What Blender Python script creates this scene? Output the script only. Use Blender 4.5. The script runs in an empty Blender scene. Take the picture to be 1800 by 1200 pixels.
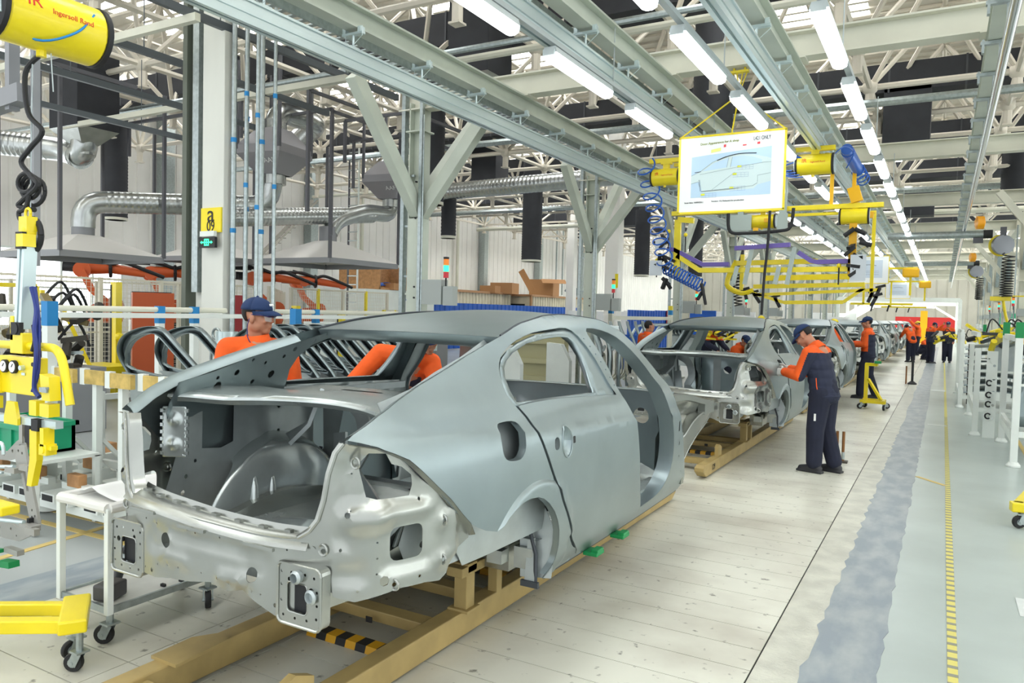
import bpy, math, random
import numpy as np
from mathutils import Vector, Matrix
from mathutils.geometry import delaunay_2d_cdt
random.seed(7)
C = bpy.context.scene.collection
pi = math.pi
CH = 1.74                      # eye height of the camera

# ---------------------------------------------------------------- camera and render look
def make_camera():
    f = 1327.0
    dY = Vector((758, 34, f)).normalized()
    dX = Vector((2330, -110, f * -1)) * 1.0
    dX = -Vector((-2330, 110, f))
    dX = (dX - dX.dot(dY) * dY).normalized()
    dZ = dX.cross(dY)
    if dZ.y < 0: dZ = -dZ
    # camera axes (right, up, forward) seen from the world
    R = Matrix((dX, dY, dZ))
    right = R @ Vector((1, 0, 0)); up = R @ Vector((0, 1, 0)); fw = R @ Vector((0, 0, 1))
    M = Matrix.Identity(4)
    for i in range(3):
        M[i][0] = right[i]; M[i][1] = up[i]; M[i][2] = -fw[i]
    M[2][3] = CH
    cam = bpy.data.cameras.new('camera'); cam.sensor_width = 36; cam.sensor_fit = 'HORIZONTAL'
    cam.lens = f / 1800 * 36; cam.clip_start = .05; cam.clip_end = 400
    o = bpy.data.objects.new('camera', cam); C.objects.link(o); o.matrix_world = M
    bpy.context.scene.camera = o
make_camera()
sc = bpy.context.scene
sc.view_settings.view_transform = 'Standard'
try: sc.view_settings.look = 'None'
except Exception: pass
sc.view_settings.gamma = 1; sc.view_settings.use_curve_mapping = False
sc.view_settings.exposure = EXPO = 0.0

# ---------------------------------------------------------------- materials
MATS = {}
def srgb(h):
    if isinstance(h, str):
        h = h.lstrip('#'); c = [int(h[i:i+2], 16) / 255 for i in (0, 2, 4)]
    else: c = list(h)
    return tuple((x / 12.92 if x <= .04045 else ((x + .055) / 1.055) ** 2.4) for x in c) + (1,)
def mat(name, col='#888888', rough=.5, metal=0, var=0.0, scale=8, bump=0, bscale=60, col2=None, emit=0, thresh=None, alpha=None, coat=0, stretch=None):
    if name in MATS: return MATS[name]
    m = bpy.data.materials.new(name); m.use_nodes = True; nt = m.node_tree; N = nt.nodes; L = nt.links
    b = N['Principled BSDF']
    b.inputs['Base Color'].default_value = srgb(col); b.inputs['Roughness'].default_value = rough; b.inputs['Metallic'].default_value = metal
    if coat: b.inputs['Coat Weight'].default_value = coat
    tc = None
    def tex(scale_, det=4):
        nonlocal tc
        if tc is None: tc = N.new('ShaderNodeTexCoord')
        t = N.new('ShaderNodeTexNoise'); t.inputs['Scale'].default_value = scale_; t.inputs['Detail'].default_value = det
        if stretch:
            mp = N.new('ShaderNodeMapping'); mp.inputs['Scale'].default_value = stretch; L.new(tc.outputs['Object'], mp.inputs['Vector']); L.new(mp.outputs['Vector'], t.inputs['Vector'])
        else: L.new(tc.outputs['Object'], t.inputs['Vector'])
        return t
    if var or col2:
        t = tex(scale)
        r = N.new('ShaderNodeValToRGB'); e = r.color_ramp.elements
        lo, hi = thresh if thresh else (.35, .65)
        e[0].position = lo; e[1].position = hi
        c = srgb(col); c2 = srgb(col2) if col2 else tuple(min(1, x * (1 + var)) for x in c[:3]) + (1,)
        c1 = c if col2 else tuple(x * (1 - var) for x in c[:3]) + (1,)
        e[0].color = c1; e[1].color = c2
        L.new(t.outputs['Fac'], r.inputs['Fac']); L.new(r.outputs['Color'], b.inputs['Base Color'])
    if bump:
        t2 = tex(bscale, 3); bp = N.new('ShaderNodeBump'); bp.inputs['Strength'].default_value = bump; bp.inputs['Distance'].default_value = .01
        L.new(t2.outputs['Fac'], bp.inputs['Height']); L.new(bp.outputs['Normal'], b.inputs['Normal'])
    if emit:
        b.inputs['Emission Color'].default_value = srgb(col); b.inputs['Emission Strength'].default_value = emit
    if alpha is not None: b.inputs['Alpha'].default_value = alpha
    MATS[name] = m; return m
STEEL = mat('zinc_steel', '#95a2a4', .34, .78, var=.05, scale=3, bump=.03, bscale=14)
STEELP = mat('pressed_steel', '#bcc4c2', .27, .68, var=.10, scale=6, bump=.10, bscale=9)
STEELW = mat('warm_zinc_steel', '#a8aba5', .27, .84, var=.08, scale=4, col2=None, bump=.05, bscale=9)
STEELD = mat('dull_steel', '#b3bcbc', .38, .50, var=.10, scale=5, bump=.05, bscale=12)
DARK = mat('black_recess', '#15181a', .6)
SEAL_SHADE = mat('dark_sealer_and_groove_shade', '#3c4248', .6)
CREAM = mat('cream_steel_paint', '#dcdccb', .5, var=.05, scale=2)
SAGE = mat('sage_steel_paint', '#c3cbbd', .45, var=.06, scale=2)
ALU = mat('anodised_aluminium', '#cfdfe0', .28, .55)
GALV = mat('galvanised_steel', '#aab4b4', .35, .8, var=.12, scale=20)
DUCT = mat('spiral_duct_zinc', '#b9bdbb', .27, .9, var=.08, scale=6)
GREY = mat('grey_steel_paint', '#8b8d90', .5, .2)
DGREY = mat('dark_grey_steel_paint', '#5c5d62', .5, .2)
BLKD = mat('black_insulation', '#2f3136', .75, var=.1, scale=3)
WHITE = mat('white_paint', '#e6ece6', .45, var=.03, scale=3)
YEL = mat('yellow_paint', '#f0da1c', .38, var=.05, scale=4, coat=.2)
YELG = mat('gold_paint', '#f2b705', .4)
SKID = mat('mustard_skid_paint', '#a9935e', .5, var=.10, scale=6)
BLACK = mat('black_rubber', '#1d1e20', .6)
BLUE = mat('blue_marker', '#1583c4', .5)
BLUEP = mat('blue_panel_paint', '#1557b5', .5, var=.12, scale=2)
BLUEH = mat('blue_hose', '#1d5fbf', .35)
NAVYH = mat('navy_hose', '#1c2f78', .4)
GREENM = mat('green_marker', '#0f8a4a', .5)
GREENP = mat('green_plastic', '#14986c', .4)
ORANGE = mat('orange_cloth', '#f2601c', .85, var=.10, scale=6, bump=.25, bscale=14)
NAVY = mat('navy_cloth', '#272c40', .9, var=.12, scale=6, bump=.3, bscale=14)
TROUS = mat('dark_navy_trouser_cloth', '#1e2234', .9, var=.12, scale=6, bump=.3, bscale=14)
CAPM = mat('navy_cap', '#16305a', .8, bump=.1)
SKIN = mat('skin', '#b98266', .55)
HAIR = mat('black_hair', '#17130f', .7)
SHOE = mat('black_leather', '#26272b', .45)
GLOVE = mat('white_glove', '#d9d9d2', .9, bump=.2)
RED = mat('red_paint', '#cf2a2a', .5)
ROBOT = mat('robot_orange', '#d8602a', .4)
WOOD = mat('rough_timber', '#b98a5c', .8, var=.15, scale=9)
CARD = mat('cardboard', '#b98a5e', .85)
PURP = mat('purple_paint', '#6b5ba8', .45)
PAPER = mat('white_paper', '#f2f4f2', .6)
TUBE = mat('tube_light_glow', '#f4fbff', .4, emit=4.5)
GLASSM = mat('plastic_lens', '#dfe6e6', .2, alpha=.35)
COPPER = mat('copper_stud', '#8a5a45', .5, .5)

# ---------------------------------------------------------------- mesh builder
class MB:
    def __init__(s): s.v = []; s.f = []; s.mi = []; s.m = 0
    def add(s, vs, fs):
        n = len(s.v); s.v += [tuple(v) for v in vs]; s.f += [tuple(i + n for i in f) for f in fs]; s.mi += [s.m] * len(fs); return s
    def box(s, c, d, rz=0, rx=0, ry=0):
        M = Matrix.Rotation(rz, 3, 'Z') @ Matrix.Rotation(ry, 3, 'Y') @ Matrix.Rotation(rx, 3, 'X'); c = Vector(c)
        vs = [c + M @ Vector((sx * d[0] / 2, sy * d[1] / 2, sz * d[2] / 2)) for sx in (-1, 1) for sy in (-1, 1) for sz in (-1, 1)]
        return s.add(vs, [(0,1,3,2),(4,6,7,5),(0,4,5,1),(2,3,7,6),(0,2,6,4),(1,5,7,3)])
    def bx(s, a, b):
        return s.box([(a[i] + b[i]) / 2 for i in range(3)], [abs(b[i] - a[i]) for i in range(3)])
    def bar(s, p, q, w, h=None, up=(0, 0, 1)):
        h = h or w; p = Vector(p); q = Vector(q); d = (q - p).normalized(); u = Vector(up)
        if abs(d.dot(u)) > .98: u = Vector((0, 1, 0))
        x = d.cross(u).normalized(); y = x.cross(d)
        vs = [o + x * a * w / 2 + y * b * h / 2 for o in (p, q) for a, b in ((-1,-1),(1,-1),(1,1),(-1,1))]
        return s.add(vs, [(0,1,2,3)[::-1],(4,5,6,7),(0,1,5,4),(1,2,6,5),(2,3,7,6),(3,0,4,7)])
    def cyl(s, p, q, r, r2=None, n=12, cap=True):
        r2 = r if r2 is None else r2; p = Vector(p); q = Vector(q); d = (q - p).normalized()
        x = d.orthogonal().normalized(); y = d.cross(x)
        vs = []
        for o, rr in ((p, r), (q, r2)):
            vs += [o + (x * math.cos(2*pi*i/n) + y * math.sin(2*pi*i/n)) * rr for i in range(n)]
        fs = [(i, (i+1) % n, n + (i+1) % n, n + i) for i in range(n)]
        if cap: fs += [tuple(range(n))[::-1], tuple(range(n, 2*n))]
        return s.add(vs, fs)
    def tube(s, pts, r, n=8, closed=False, cap=True):
        pts = [Vector(p) for p in pts]; N = len(pts); rs = r if isinstance(r, (list, tuple)) else [r] * N
        T = []
        for i in range(N):
            a = pts[(i-1) % N] if (closed or i > 0) else pts[i]; b = pts[(i+1) % N] if (closed or i < N-1) else pts[i]
            T.append((b - a).normalized())
        x = T[0].orthogonal().normalized(); vs = []
        for i in range(N):
            x = (x - T[i] * x.dot(T[i]))
            x = x.normalized() if x.length > 1e-6 else T[i].orthogonal().normalized()
            y = T[i].cross(x)
            vs += [pts[i] + (x * math.cos(2*pi*k/n) + y * math.sin(2*pi*k/n)) * rs[i] for k in range(n)]
        fs = []
        for i in range(N if closed else N - 1):
            j = (i + 1) % N
            fs += [(i*n + k, i*n + (k+1) % n, j*n + (k+1) % n, j*n + k) for k in range(n)]
        if cap and not closed: fs += [tuple(range(n))[::-1], tuple(range((N-1)*n, N*n))]
        return s.add(vs, fs)
    def sweep(s, pts, prof, ups=None, closed=False):
        """profile (list of 2D offsets, side/up) swept along pts; up vector near given ups"""
        pts = [Vector(p) for p in pts]; N = len(pts); vs = []; n = len(prof)
        for i in range(N):
            a = pts[max(i-1, 0)]; b = pts[min(i+1, N-1)]
            if closed: a = pts[(i-1) % N]; b = pts[(i+1) % N]
            d = (b - a).normalized(); u = Vector(ups[i] if isinstance(ups, list) else (ups or (0, 0, 1)))
            x = d.cross(u).normalized(); y = x.cross(d)
            vs += [pts[i] + x * p[0] + y * p[1] for p in prof]
        fs = []
        for i in range(N if closed else N - 1):
            j = (i + 1) % N
            fs += [(i*n + k, i*n + (k+1) % n, j*n + (k+1) % n, j*n + k) for k in range(n)]
        if not closed: fs += [tuple(range(n))[::-1], tuple(range((N-1)*n, N*n))]
        return s.add(vs, fs)
    def lathe(s, prof, o=(0, 0, 0), axis=(0, 0, 1), n=20):
        o = Vector(o); d = Vector(axis).normalized(); x = d.orthogonal().normalized(); y = d.cross(x); vs = []; m = len(prof)
        for r, h in prof: vs += [o + d * h + (x * math.cos(2*pi*i/n) + y * math.sin(2*pi*i/n)) * r for i in range(n)]
        fs = [(j*n + i, j*n + (i+1) % n, (j+1)*n + (i+1) % n, (j+1)*n + i) for j in range(m-1) for i in range(n)]
        fs += [tuple(range(n))[::-1], tuple(range((m-1)*n, m*n))]
        return s.add(vs, fs)
    def ball(s, c, r, n=12, m=8, sq=(1, 1, 1)):
        c = Vector(c); vs = [c + Vector((0, 0, -r*sq[2]))]; 
        for j in range(1, m):
            t = pi * j / m - pi/2
            vs += [c + Vector((math.cos(t)*math.cos(2*pi*i/n)*r*sq[0], math.cos(t)*math.sin(2*pi*i/n)*r*sq[1], math.sin(t)*r*sq[2])) for i in range(n)]
        vs.append(c + Vector((0, 0, r*sq[2]))); fs = []
        for i in range(n): fs.append((0, 1+(i+1) % n, 1+i))
        for j in range(m-2):
            for i in range(n): fs.append((1+j*n+i, 1+j*n+(i+1) % n, 1+(j+1)*n+(i+1) % n, 1+(j+1)*n+i))
        k = 1 + (m-2)*n; top = len(vs) - 1
        for i in range(n): fs.append((k+i, k+(i+1) % n, top))
        return s.add(vs, fs)
    def prism(s, poly, z0, z1, fn=None):
        """polygon (2D list) extruded; fn maps (a,b,c)->xyz"""
        fn = fn or (lambda a, b, c: (a, b, c)); n = len(poly)
        vs = [fn(a, b, z0) for a, b in poly] + [fn(a, b, z1) for a, b in poly]
        fs = [tuple(range(n))[::-1], tuple(range(n, 2*n))] + [(i, (i+1) % n, n + (i+1) % n, n + i) for i in range(n)]
        return s.add(vs, fs)
    def grid(s, fn, nu, nv, closed_u=False):
        vs = [fn(i / nu, j / nv) for j in range(nv + 1) for i in range(nu + 1)]
        fs = [(j*(nu+1)+i, j*(nu+1)+i+1, (j+1)*(nu+1)+i+1, (j+1)*(nu+1)+i) for j in range(nv) for i in range(nu)]
        return s.add(vs, fs)
    def data(s, name, mats, smooth=True, ang=.6):
        me = bpy.data.meshes.new(name); me.from_pydata(s.v, [], s.f)
        for m in (mats if isinstance(mats, (list, tuple)) else [mats]): me.materials.append(m)
        me.polygons.foreach_set('material_index', s.mi)
        if smooth:
            me.polygons.foreach_set('use_smooth', [True] * len(s.f)); me.set_sharp_from_angle(angle=ang)
        me.update(); return me
    def build(s, name, mats, parent=None, loc=None, smooth=True, ang=.6, solid=0, bevel=0, fixn=False, offset=0):
        me = s.data(name, mats, smooth, ang)
        if fixn:
            import bmesh
            b = bmesh.new(); b.from_mesh(me); bmesh.ops.recalc_face_normals(b, faces=b.faces[:]); b.to_mesh(me); b.free()
        o = bpy.data.objects.new(name, me); C.objects.link(o)
        if parent is not None: o.parent = parent
        if loc is not None: o.location = loc
        if bevel:
            md = o.modifiers.new('bevel', 'BEVEL'); md.width = bevel; md.segments = 2; md.limit_method = 'ANGLE'
        if solid:
            md = o.modifiers.new('thickness', 'SOLIDIFY'); md.thickness = solid; md.offset = offset
        return o

def resample(poly, sp, closed=True):
    out = []; n = len(poly)
    for i in range(n if closed else n - 1):
        a = poly[i]; b = poly[(i+1) % n]; d = math.hypot(b[0]-a[0], b[1]-a[1]); k = max(1, int(round(d / sp)))
        out += [(a[0] + (b[0]-a[0]) * j / k, a[1] + (b[1]-a[1]) * j / k) for j in range(k)]
    if not closed: out.append(poly[-1])
    return out
def spline(pts, n=6, closed=False):
    """Catmull-Rom through points of any dimension"""
    P = [np.array(p, float) for p in pts]; N = len(P); out = []
    for i in range(N if closed else N - 1):
        if closed: p0, p1, p2, p3 = P[i-1], P[i], P[(i+1) % N], P[(i+2) % N]
        else: p0, p1, p2, p3 = P[max(i-1, 0)], P[i], P[i+1], P[min(i+2, N-1)]
        for k in range(n):
            t = k / n
            out.append(tuple(.5 * ((2*p1) + (-p0+p2)*t + (2*p0-5*p1+4*p2-p3)*t*t + (-p0+3*p1-3*p2+p3)*t**3)))
    if not closed: out.append(tuple(P[-1]))
    return out
def inside(P, poly):
    P = np.asarray(P, float); x, y = P[:, 0], P[:, 1]; r = np.zeros(len(P), bool); n = len(poly)
    for i in range(n):
        x1, y1 = poly[i]; x2, y2 = poly[(i+1) % n]
        if y1 == y2: continue
        c = ((y1 > y) != (y2 > y)) & (x < (x2-x1) * (y-y1) / (y2-y1) + x1); r ^= c
    return r
def sheet(outline, holes, fn, sp=.05, mb=None, flip=False, lines=()):
    """flat outline with holes, triangulated evenly and bent into place by fn(a,b)->xyz"""
    loops = [resample(outline, sp)] + [resample(h, sp) for h in holes]
    vs = []; es = []
    for l in loops:
        k = len(vs); vs += l; es += [(k + i, k + (i+1) % len(l)) for i in range(len(l))]
    for l in lines:
        l = resample(l, sp, False); k = len(vs); vs += l; es += [(k + i, k + i + 1) for i in range(len(l) - 1)]
    xs = [p[0] for p in outline]; ys = [p[1] for p in outline]
    gx = np.arange(min(xs) + sp/2, max(xs), sp); gy = np.arange(min(ys) + sp/2, max(ys), sp * .87)
    G = [(x + (sp/2 if j % 2 else 0), y) for j, y in enumerate(gy) for x in gx]
    if G:
        m = inside(G, outline)
        for h in holes: m &= ~inside(G, h)
        G = np.array(G)[m]
        if len(G):
            B = np.array(vs); keep = [np.min((B[:, 0]-g[0])**2 + (B[:, 1]-g[1])**2) > (sp*.45)**2 for g in G]
            vs = vs + [tuple(g) for g, k in zip(G, keep) if k]
    ov, oe, of, *_ = delaunay_2d_cdt([Vector(v) for v in vs], es, [], 0, 1e-5)
    ov = [(v.x, v.y) for v in ov]
    cen = np.array([[(ov[f[0]][0]+ov[f[1]][0]+ov[f[2]][0])/3, (ov[f[0]][1]+ov[f[1]][1]+ov[f[2]][1])/3] for f in of])
    m = inside(cen, outline)
    for h in holes: m &= ~inside(cen, h)
    fs = [tuple(f) if not flip else tuple(f)[::-1] for f, k in zip(of, m) if k]
    mb = mb or MB(); mb.add([fn(a, b) for a, b in ov], fs); return mb
def circ(cx, cy, r, n=10, ry=None, rot=0):
    return [(cx + r * math.cos(2*pi*i/n + rot), cy + (ry or r) * math.sin(2*pi*i/n + rot)) for i in range(n)]
def rrect(cx, cy, w, h, r=.02, n=3):
    out = []
    for qx, qy, a0 in ((1, 1, 0), (-1, 1, 90), (-1, -1, 180), (1, -1, 270)):
        for k in range(n + 1):
            a = math.radians(a0 + 90 * k / n); out.append((cx + qx*(w/2 - r) + r*math.cos(a), cy + qy*(h/2 - r) + r*math.sin(a)))
    return out

# ---------------------------------------------------------------- object tagging
def tag(o, label=None, cat=None, group=None, kind=None):
    if label: o['label'] = label
    if cat: o['category'] = cat
    if group: o['group'] = group
    if kind: o['kind'] = kind
    return o
def thing(name, label, cat, loc=(0, 0, 0), rz=0, group=None):
    o = bpy.data.objects.new(name, None); C.objects.link(o); o.location = loc; o.rotation_euler = (0, 0, rz); o.empty_display_size = .1
    return tag(o, label, cat, group)
def struct(o, label=None, cat=None): return tag(o, label, cat, None, 'structure')
def copy_tree(o, parent=None, label=None, group=None, loc=None, rz=None):
    c = o.copy(); C.objects.link(c)
    if parent is not None: c.parent = parent
    for ch in list(o.children): copy_tree(ch, c)
    if label: c['label'] = label
    if group: c['group'] = group
    if loc is not None: c.location = loc
    if rz is not None: c.rotation_euler = (0, 0, rz)
    return c
def text(body, size, M, m, parent=None, name='lettering', depth=.002, align='CENTER', sx=1):
    """lettering, turned into a plain mesh"""
    cu = bpy.data.curves.new(name, 'FONT'); cu.body = body; cu.size = size; cu.extrude = depth; cu.align_x = align; cu.align_y = 'CENTER'; cu.resolution_u = 4
    t_ = bpy.data.objects.new('tmp', cu); C.objects.link(t_); dg = bpy.context.evaluated_depsgraph_get()
    me = bpy.data.meshes.new_from_object(t_.evaluated_get(dg)); bpy.data.objects.remove(t_); me.materials.clear(); me.materials.append(m)
    o = bpy.data.objects.new(name, me); C.objects.link(o)
    if parent:
        o.parent = parent
        if parent.type == 'MESH' or name in WORLD_LETTERS: pass
    o.matrix_local = M @ Matrix.Diagonal((sx, 1, 1, 1)); return o
WORLD_LETTERS = ()
def frame(o, x, n):
    """matrix with local x along x, local z along n, at o"""
    x = Vector(x).normalized(); n = Vector(n).normalized(); y = n.cross(x)
    M = Matrix.Identity(4)
    for i in range(3): M[i][0] = x[i]; M[i][1] = y[i]; M[i][2] = n[i]; M[i][3] = o[i]
    return M
# ================================================================ THE HALL
def floor_material():
    m = bpy.data.materials.new('painted_plank_and_concrete'); m.use_nodes = True; nt = m.node_tree; N = nt.nodes; L = nt.links; b = N['Principled BSDF']
    tc = N.new('ShaderNodeTexCoord'); b.inputs['Roughness'].default_value = .32
    n = N.new('ShaderNodeTexNoise'); n.inputs['Scale'].default_value = 1.1; n.inputs['Detail'].default_value = 8; L.new(tc.outputs['Object'], n.inputs['Vector'])
    r = N.new('ShaderNodeValToRGB'); r.color_ramp.elements[0].color = srgb('#b9b5a6'); r.color_ramp.elements[1].color = srgb('#dcdccd'); r.color_ramp.elements[0].position = .3; r.color_ramp.elements[1].position = .55
    L.new(n.outputs['Fac'], r.inputs['Fac'])
    n2 = N.new('ShaderNodeTexNoise'); n2.inputs['Scale'].default_value = 14; n2.inputs['Detail'].default_value = 6; L.new(tc.outputs['Object'], n2.inputs['Vector'])
    r2 = N.new('ShaderNodeValToRGB'); r2.color_ramp.elements[0].position = .28; r2.color_ramp.elements[1].position = .36; r2.color_ramp.elements[0].color = srgb('#6f6c64'); r2.color_ramp.elements[1].color = (1, 1, 1, 1)
    L.new(n2.outputs['Fac'], r2.inputs['Fac'])
    mx = N.new('ShaderNodeMix'); mx.data_type = 'RGBA'; mx.blend_type = 'MULTIPLY'; mx.inputs[0].default_value = .8
    L.new(r.outputs['Color'], mx.inputs[6]); L.new(r2.outputs['Color'], mx.inputs[7]); L.new(mx.outputs[2], b.inputs['Base Color'])
    return m
PLANK = floor_material()
CONC = mat('grey_floor_paint', '#b4bfba', .30, var=.07, scale=1.3)
CONCL = mat('grey_sealed_concrete', '#aab0ae', .30, var=.08, scale=.8)
PATCH = mat('scuffed_blue_grey_paint', '#a3abac', .38, col2='#87929a', scale=5, thresh=(.35, .6), stretch=(1.5, .6, 1))
def slab(name, x0, x1, y0, y1, z0, z1, m, label=None):
    o = MB().bx((x0, y0, z0), (x1, y1, z1)).build(name, m, smooth=False); struct(o, label); return o
slab('floor', -26, 14, -3, 95, -.12, -.012, CONCL)
# conveyor deck: planks laid across the line, 0.26 m pitch
pk = MB(); y = 1.18
while y < 75:
    w_ = .26 if y < 30 else .78
    jit = 0
    cols = [(-4.45, -3.36), (-3.355, -2.9), (-2.895, -.757)]
    for a, b in cols: pk.bx((a, y, -.011), (b, y + w_ - .006, 0))
    y += w_
o = pk.build('floor', PLANK, smooth=False); struct(o)
slab('floor', -4.45, -.757, 1.1, 76, -.0119, -.006, mat('seam_dirt', '#77716a', .8))
slab('floor', -.748, -.45, -3, 76, -.0115, 0.0005, mat('tread_plate', '#c9c9bb', .4, var=.12, scale=6, bump=.5, bscale=50))
slab('floor', -.757, -.748, -3, 76, -.0119, -.008, DARK)
slab('floor', -.45, 1.6, -3, 76, -.0118, -.002, CONC)
# scuffed repainted strip, ragged on both sides
rg = random.Random(3); L_ = []; R_ = []
y = -3
while y < 60:
    L_.append((-.535 + rg.uniform(-.02, .02), y)); R_.append((-.205 + rg.uniform(-.012, .012), y)); y += .12 if y < 14 else .8
ob = MB().prism(L_ + R_[::-1], -.001, .0015).build('floor', PATCH, smooth=False); struct(ob)
TAPEY = mat('yellow_floor_tape', '#d9cf74', .6); TAPEG = mat('grey_floor_tape', '#8e8f80', .6); TAPEO = mat('ochre_floor_tape', '#d9c078', .6)
t = MB(); t.bx((.09, 1, -.001), (.135, 60, .0012))
t.m = 1; y = 1.0
while y < 16: t.bx((.088, y, .0013), (.137, y + .035, .002)); y += .105
ob = t.build('floor', [TAPEY, TAPEG], smooth=False); struct(ob)
for a, b in (((-.19, 9.6), (.09, 9.25)), ((1.05, 8.9), (1.0, 8.2)), ((1.04, 13.6), (1.02, 10.6)), ((1.05, 8.95), (2.2, 8.7))):
    d = Vector((b[0]-a[0], b[1]-a[1], 0)); 
    ob = MB().bar((a[0], a[1], 0), (b[0], b[1], 0), .05, .003).build('floor', TAPEO, smooth=False); struct(ob)
for x, y, w, h in ((-.06, 22, .35, .5), (-.02, 14.6, .28, .16), (.62, 5.55, .3, .35)):
    ob = MB().bx((x - w/2, y - h/2, 0), (x + w/2, y + h/2, .0015)).build('floor', mat('worn_white_patch', '#d9dfdc', .5, var=.05), smooth=False); struct(ob)
# yellow lines on the left floor
for a, b in (((-7.5, 3.5), (-4.5, 3.6)), ((-8.6, 5.0), (-4.6, 5.15)), ((-9.6, 3.2), (-4.6, 3.35)), ((-5.6, 3.55), (-5.4, 2.2)), ((-13, 12), (-5, 12.6)), ((-9, 9.5), (-20, 13))):
    ob = MB().bar((a[0], a[1], -.01), (b[0], b[1], -.01), .06, .006).build('floor', TAPEO, smooth=False); struct(ob)
ob = MB().bx((-4.95, -2, -.0118), (-4.46, 60, -.008)).build('floor', PATCH, smooth=False); struct(ob)

# walls with vertical ribs
def ribwall(name, p, q, z0, z1, m, pitch=.5, depth=.04, label=None):
    p = Vector((p[0], p[1], 0)); q = Vector((q[0], q[1], 0)); d = q - p; n = max(2, int(d.length / pitch)); pr = []
    t_ = d.normalized(); nn = Vector((-t_.y, t_.x, 0))
    for i in range(n):
        for s_, off in ((0, 0), (.78, 0), (.82, depth), (.96, depth)):
            pr.append(p + d * ((i + s_) / n) + nn * off)
    pr.append(q); vs = []
    for k in pr: vs += [(k.x, k.y, z0), (k.x, k.y, z1)]
    fs = [(2*i, 2*i+2, 2*i+3, 2*i+1) for i in range(len(pr) - 1)]
    o = MB().add(vs, fs).build(name, m, smooth=False, solid=.02); struct(o, label); return o
WALLM = mat('white_cladding', '#efeee8', .6, var=.03, scale=1)
ribwall('wall_left', (-24, 95), (-24, -3), 3.3, 8.6, WALLM, .5, -.03)
ribwall('wall_left', (-24, 95), (-24, -3), -.1, .9, WALLM, .6, -.05)
ribwall('wall_left', (-24, 95), (-24, 15.5), .9, 3.3, WALLM, .5, -.03)
WIN = mat('bright_window_glass', '#f4f8fa', .2, emit=2.2)
k = 0
for i in range(3):
    y0 = -2.5 + i * 6
    k += 1
    o = MB().bx((-24.1, y0, .9), (-24.04, y0 + 5.9, 3.3)).build('window_%d' % k, WIN, smooth=False); struct(o)
    fr = MB()
    for j in range(7): fr.bx((-24.04, y0 + j, .9), (-23.96, y0 + j + .07, 3.3))
    for z in (.9, 2.1, 3.25): fr.bx((-24.04, y0, z), (-23.96, y0 + 6, z + .06))
    fr.build('window_frame', WHITE, o, smooth=False)
ribwall('wall_right', (14, -3), (14, 78), 3.3, 8.6, WALLM, .5, -.03); ribwall('wall_right', (14, -3), (14, 78), -.1, .9, WALLM, .5, -.03)
for i in range(13):
    y0 = -2.5 + i * 6; o = MB().bx((14.04, y0, .9), (14.1, y0 + 5.9, 3.3)).build('window_%d' % (200 + i), WIN, smooth=False); struct(o)
    fr = MB()
    for j in range(7): fr.bx((13.96, y0 + j, .9), (14.04, y0 + j + .07, 3.3))
    for z in (.9, 2.1, 3.25): fr.bx((13.96, y0, z), (14.04, y0 + 6, z + .06))
    fr.build('window_frame', WHITE, o, smooth=False)
ribwall('wall_back', (-24, 78), (14, 78), 0, 8.6, mat('dull_cladding', '#a9a79a', .7, var=.08, scale=.6), .8, .05)

# roof deck with skylight strips
ROOFM = mat('corrugated_roof_deck', '#e2ddcf', .6)
SKY = mat('skylight_glow', '#fbfdff', .3, emit=5.0)
rf = MB(); ZR = 9.4
xs = [-24 + 3.8 * i for i in range(11)]
bays = [(-3 + 7.0 * j) for j in range(15)]
sky = []
for i in range(10):
    for j in range(14):
        x0, x1, y0, y1 = xs[i], xs[i+1], bays[j], bays[j+1]
        if (i % 2 == 1):
            rf.bx((x0, y0, ZR), (x0 + .7, y1, ZR + .06)); rf.bx((x1 - .7, y0, ZR), (x1, y1, ZR + .06)); rf.bx((x0 + .7, y1 - 1.4, ZR), (x1 - .7, y1, ZR + .06))
            sky.append((x0 + .7, x1 - .7, y0, y1 - 1.4))
        else: rf.bx((x0, y0, ZR), (x1, y1, ZR + .06))
y = -3
while y < 60: rf.bx((-24, y, ZR - .06), (14, y + .12, ZR)); y += .5 if y < 25 else 1.0
struct(rf.build('ceiling', ROOFM, smooth=False))
k = 16
for s_ in sky:
    k += 1; o = MB().bx((s_[0], s_[2], ZR + .02), (s_[1], s_[3], ZR + .05)).build('window_%d' % k, SKY, smooth=False); struct(o)

# space-frame trusses: one bay row per object
TR = mat('truss_cream_paint', '#ddd6c6', .5)
def truss_row(y0, py, x0, x1, px, zb, zt, r, ball=True, n=6):
    m = MB(); xs = np.arange(x0, x1 + .01, px)
    for i, x in enumerate(xs):
        b = (x, y0, zb)
        if ball:
            m.ball(b, r * 2.6, 10, 6); m.cyl((x, y0, zb - .42), (x, y0, zb), r * 1.4, n=8); m.box((x, y0, zb - .44), (.2, .2, .03))
        if i < len(xs) - 1:
            m.cyl(b, (x + px, y0, zb), r, n=n, cap=False)
            m.cyl((x + px/2, y0 + py/2, zt), (x + px*1.5, y0 + py/2, zt), r * .8, n=n, cap=False)
        m.cyl(b, (x, y0 + py, zb), r, n=n, cap=False)
        for sx in (-1, 1):
            for sy in (-1, 1):
                m.cyl(b, (x + sx*px/2, y0 + sy*py/2, zt), r * .8, n=n, cap=False)
        m.cyl((x + px/2, y0 + py/2, zt), (x + px/2, y0 + py*1.5, zt), r * .8, n=n, cap=False)
    o = m.build('ceiling_truss', TR); struct(o)
y = 2.01
while y < 68:
    far = y > 32; p_ = 2.53 if not far else 3.4
    truss_row(y, p_, -21.74 - (0 if not far else .6), 11, p_, 6.5, 8.4, .062, True, 6 if not far else 4)
    y += p_
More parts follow.
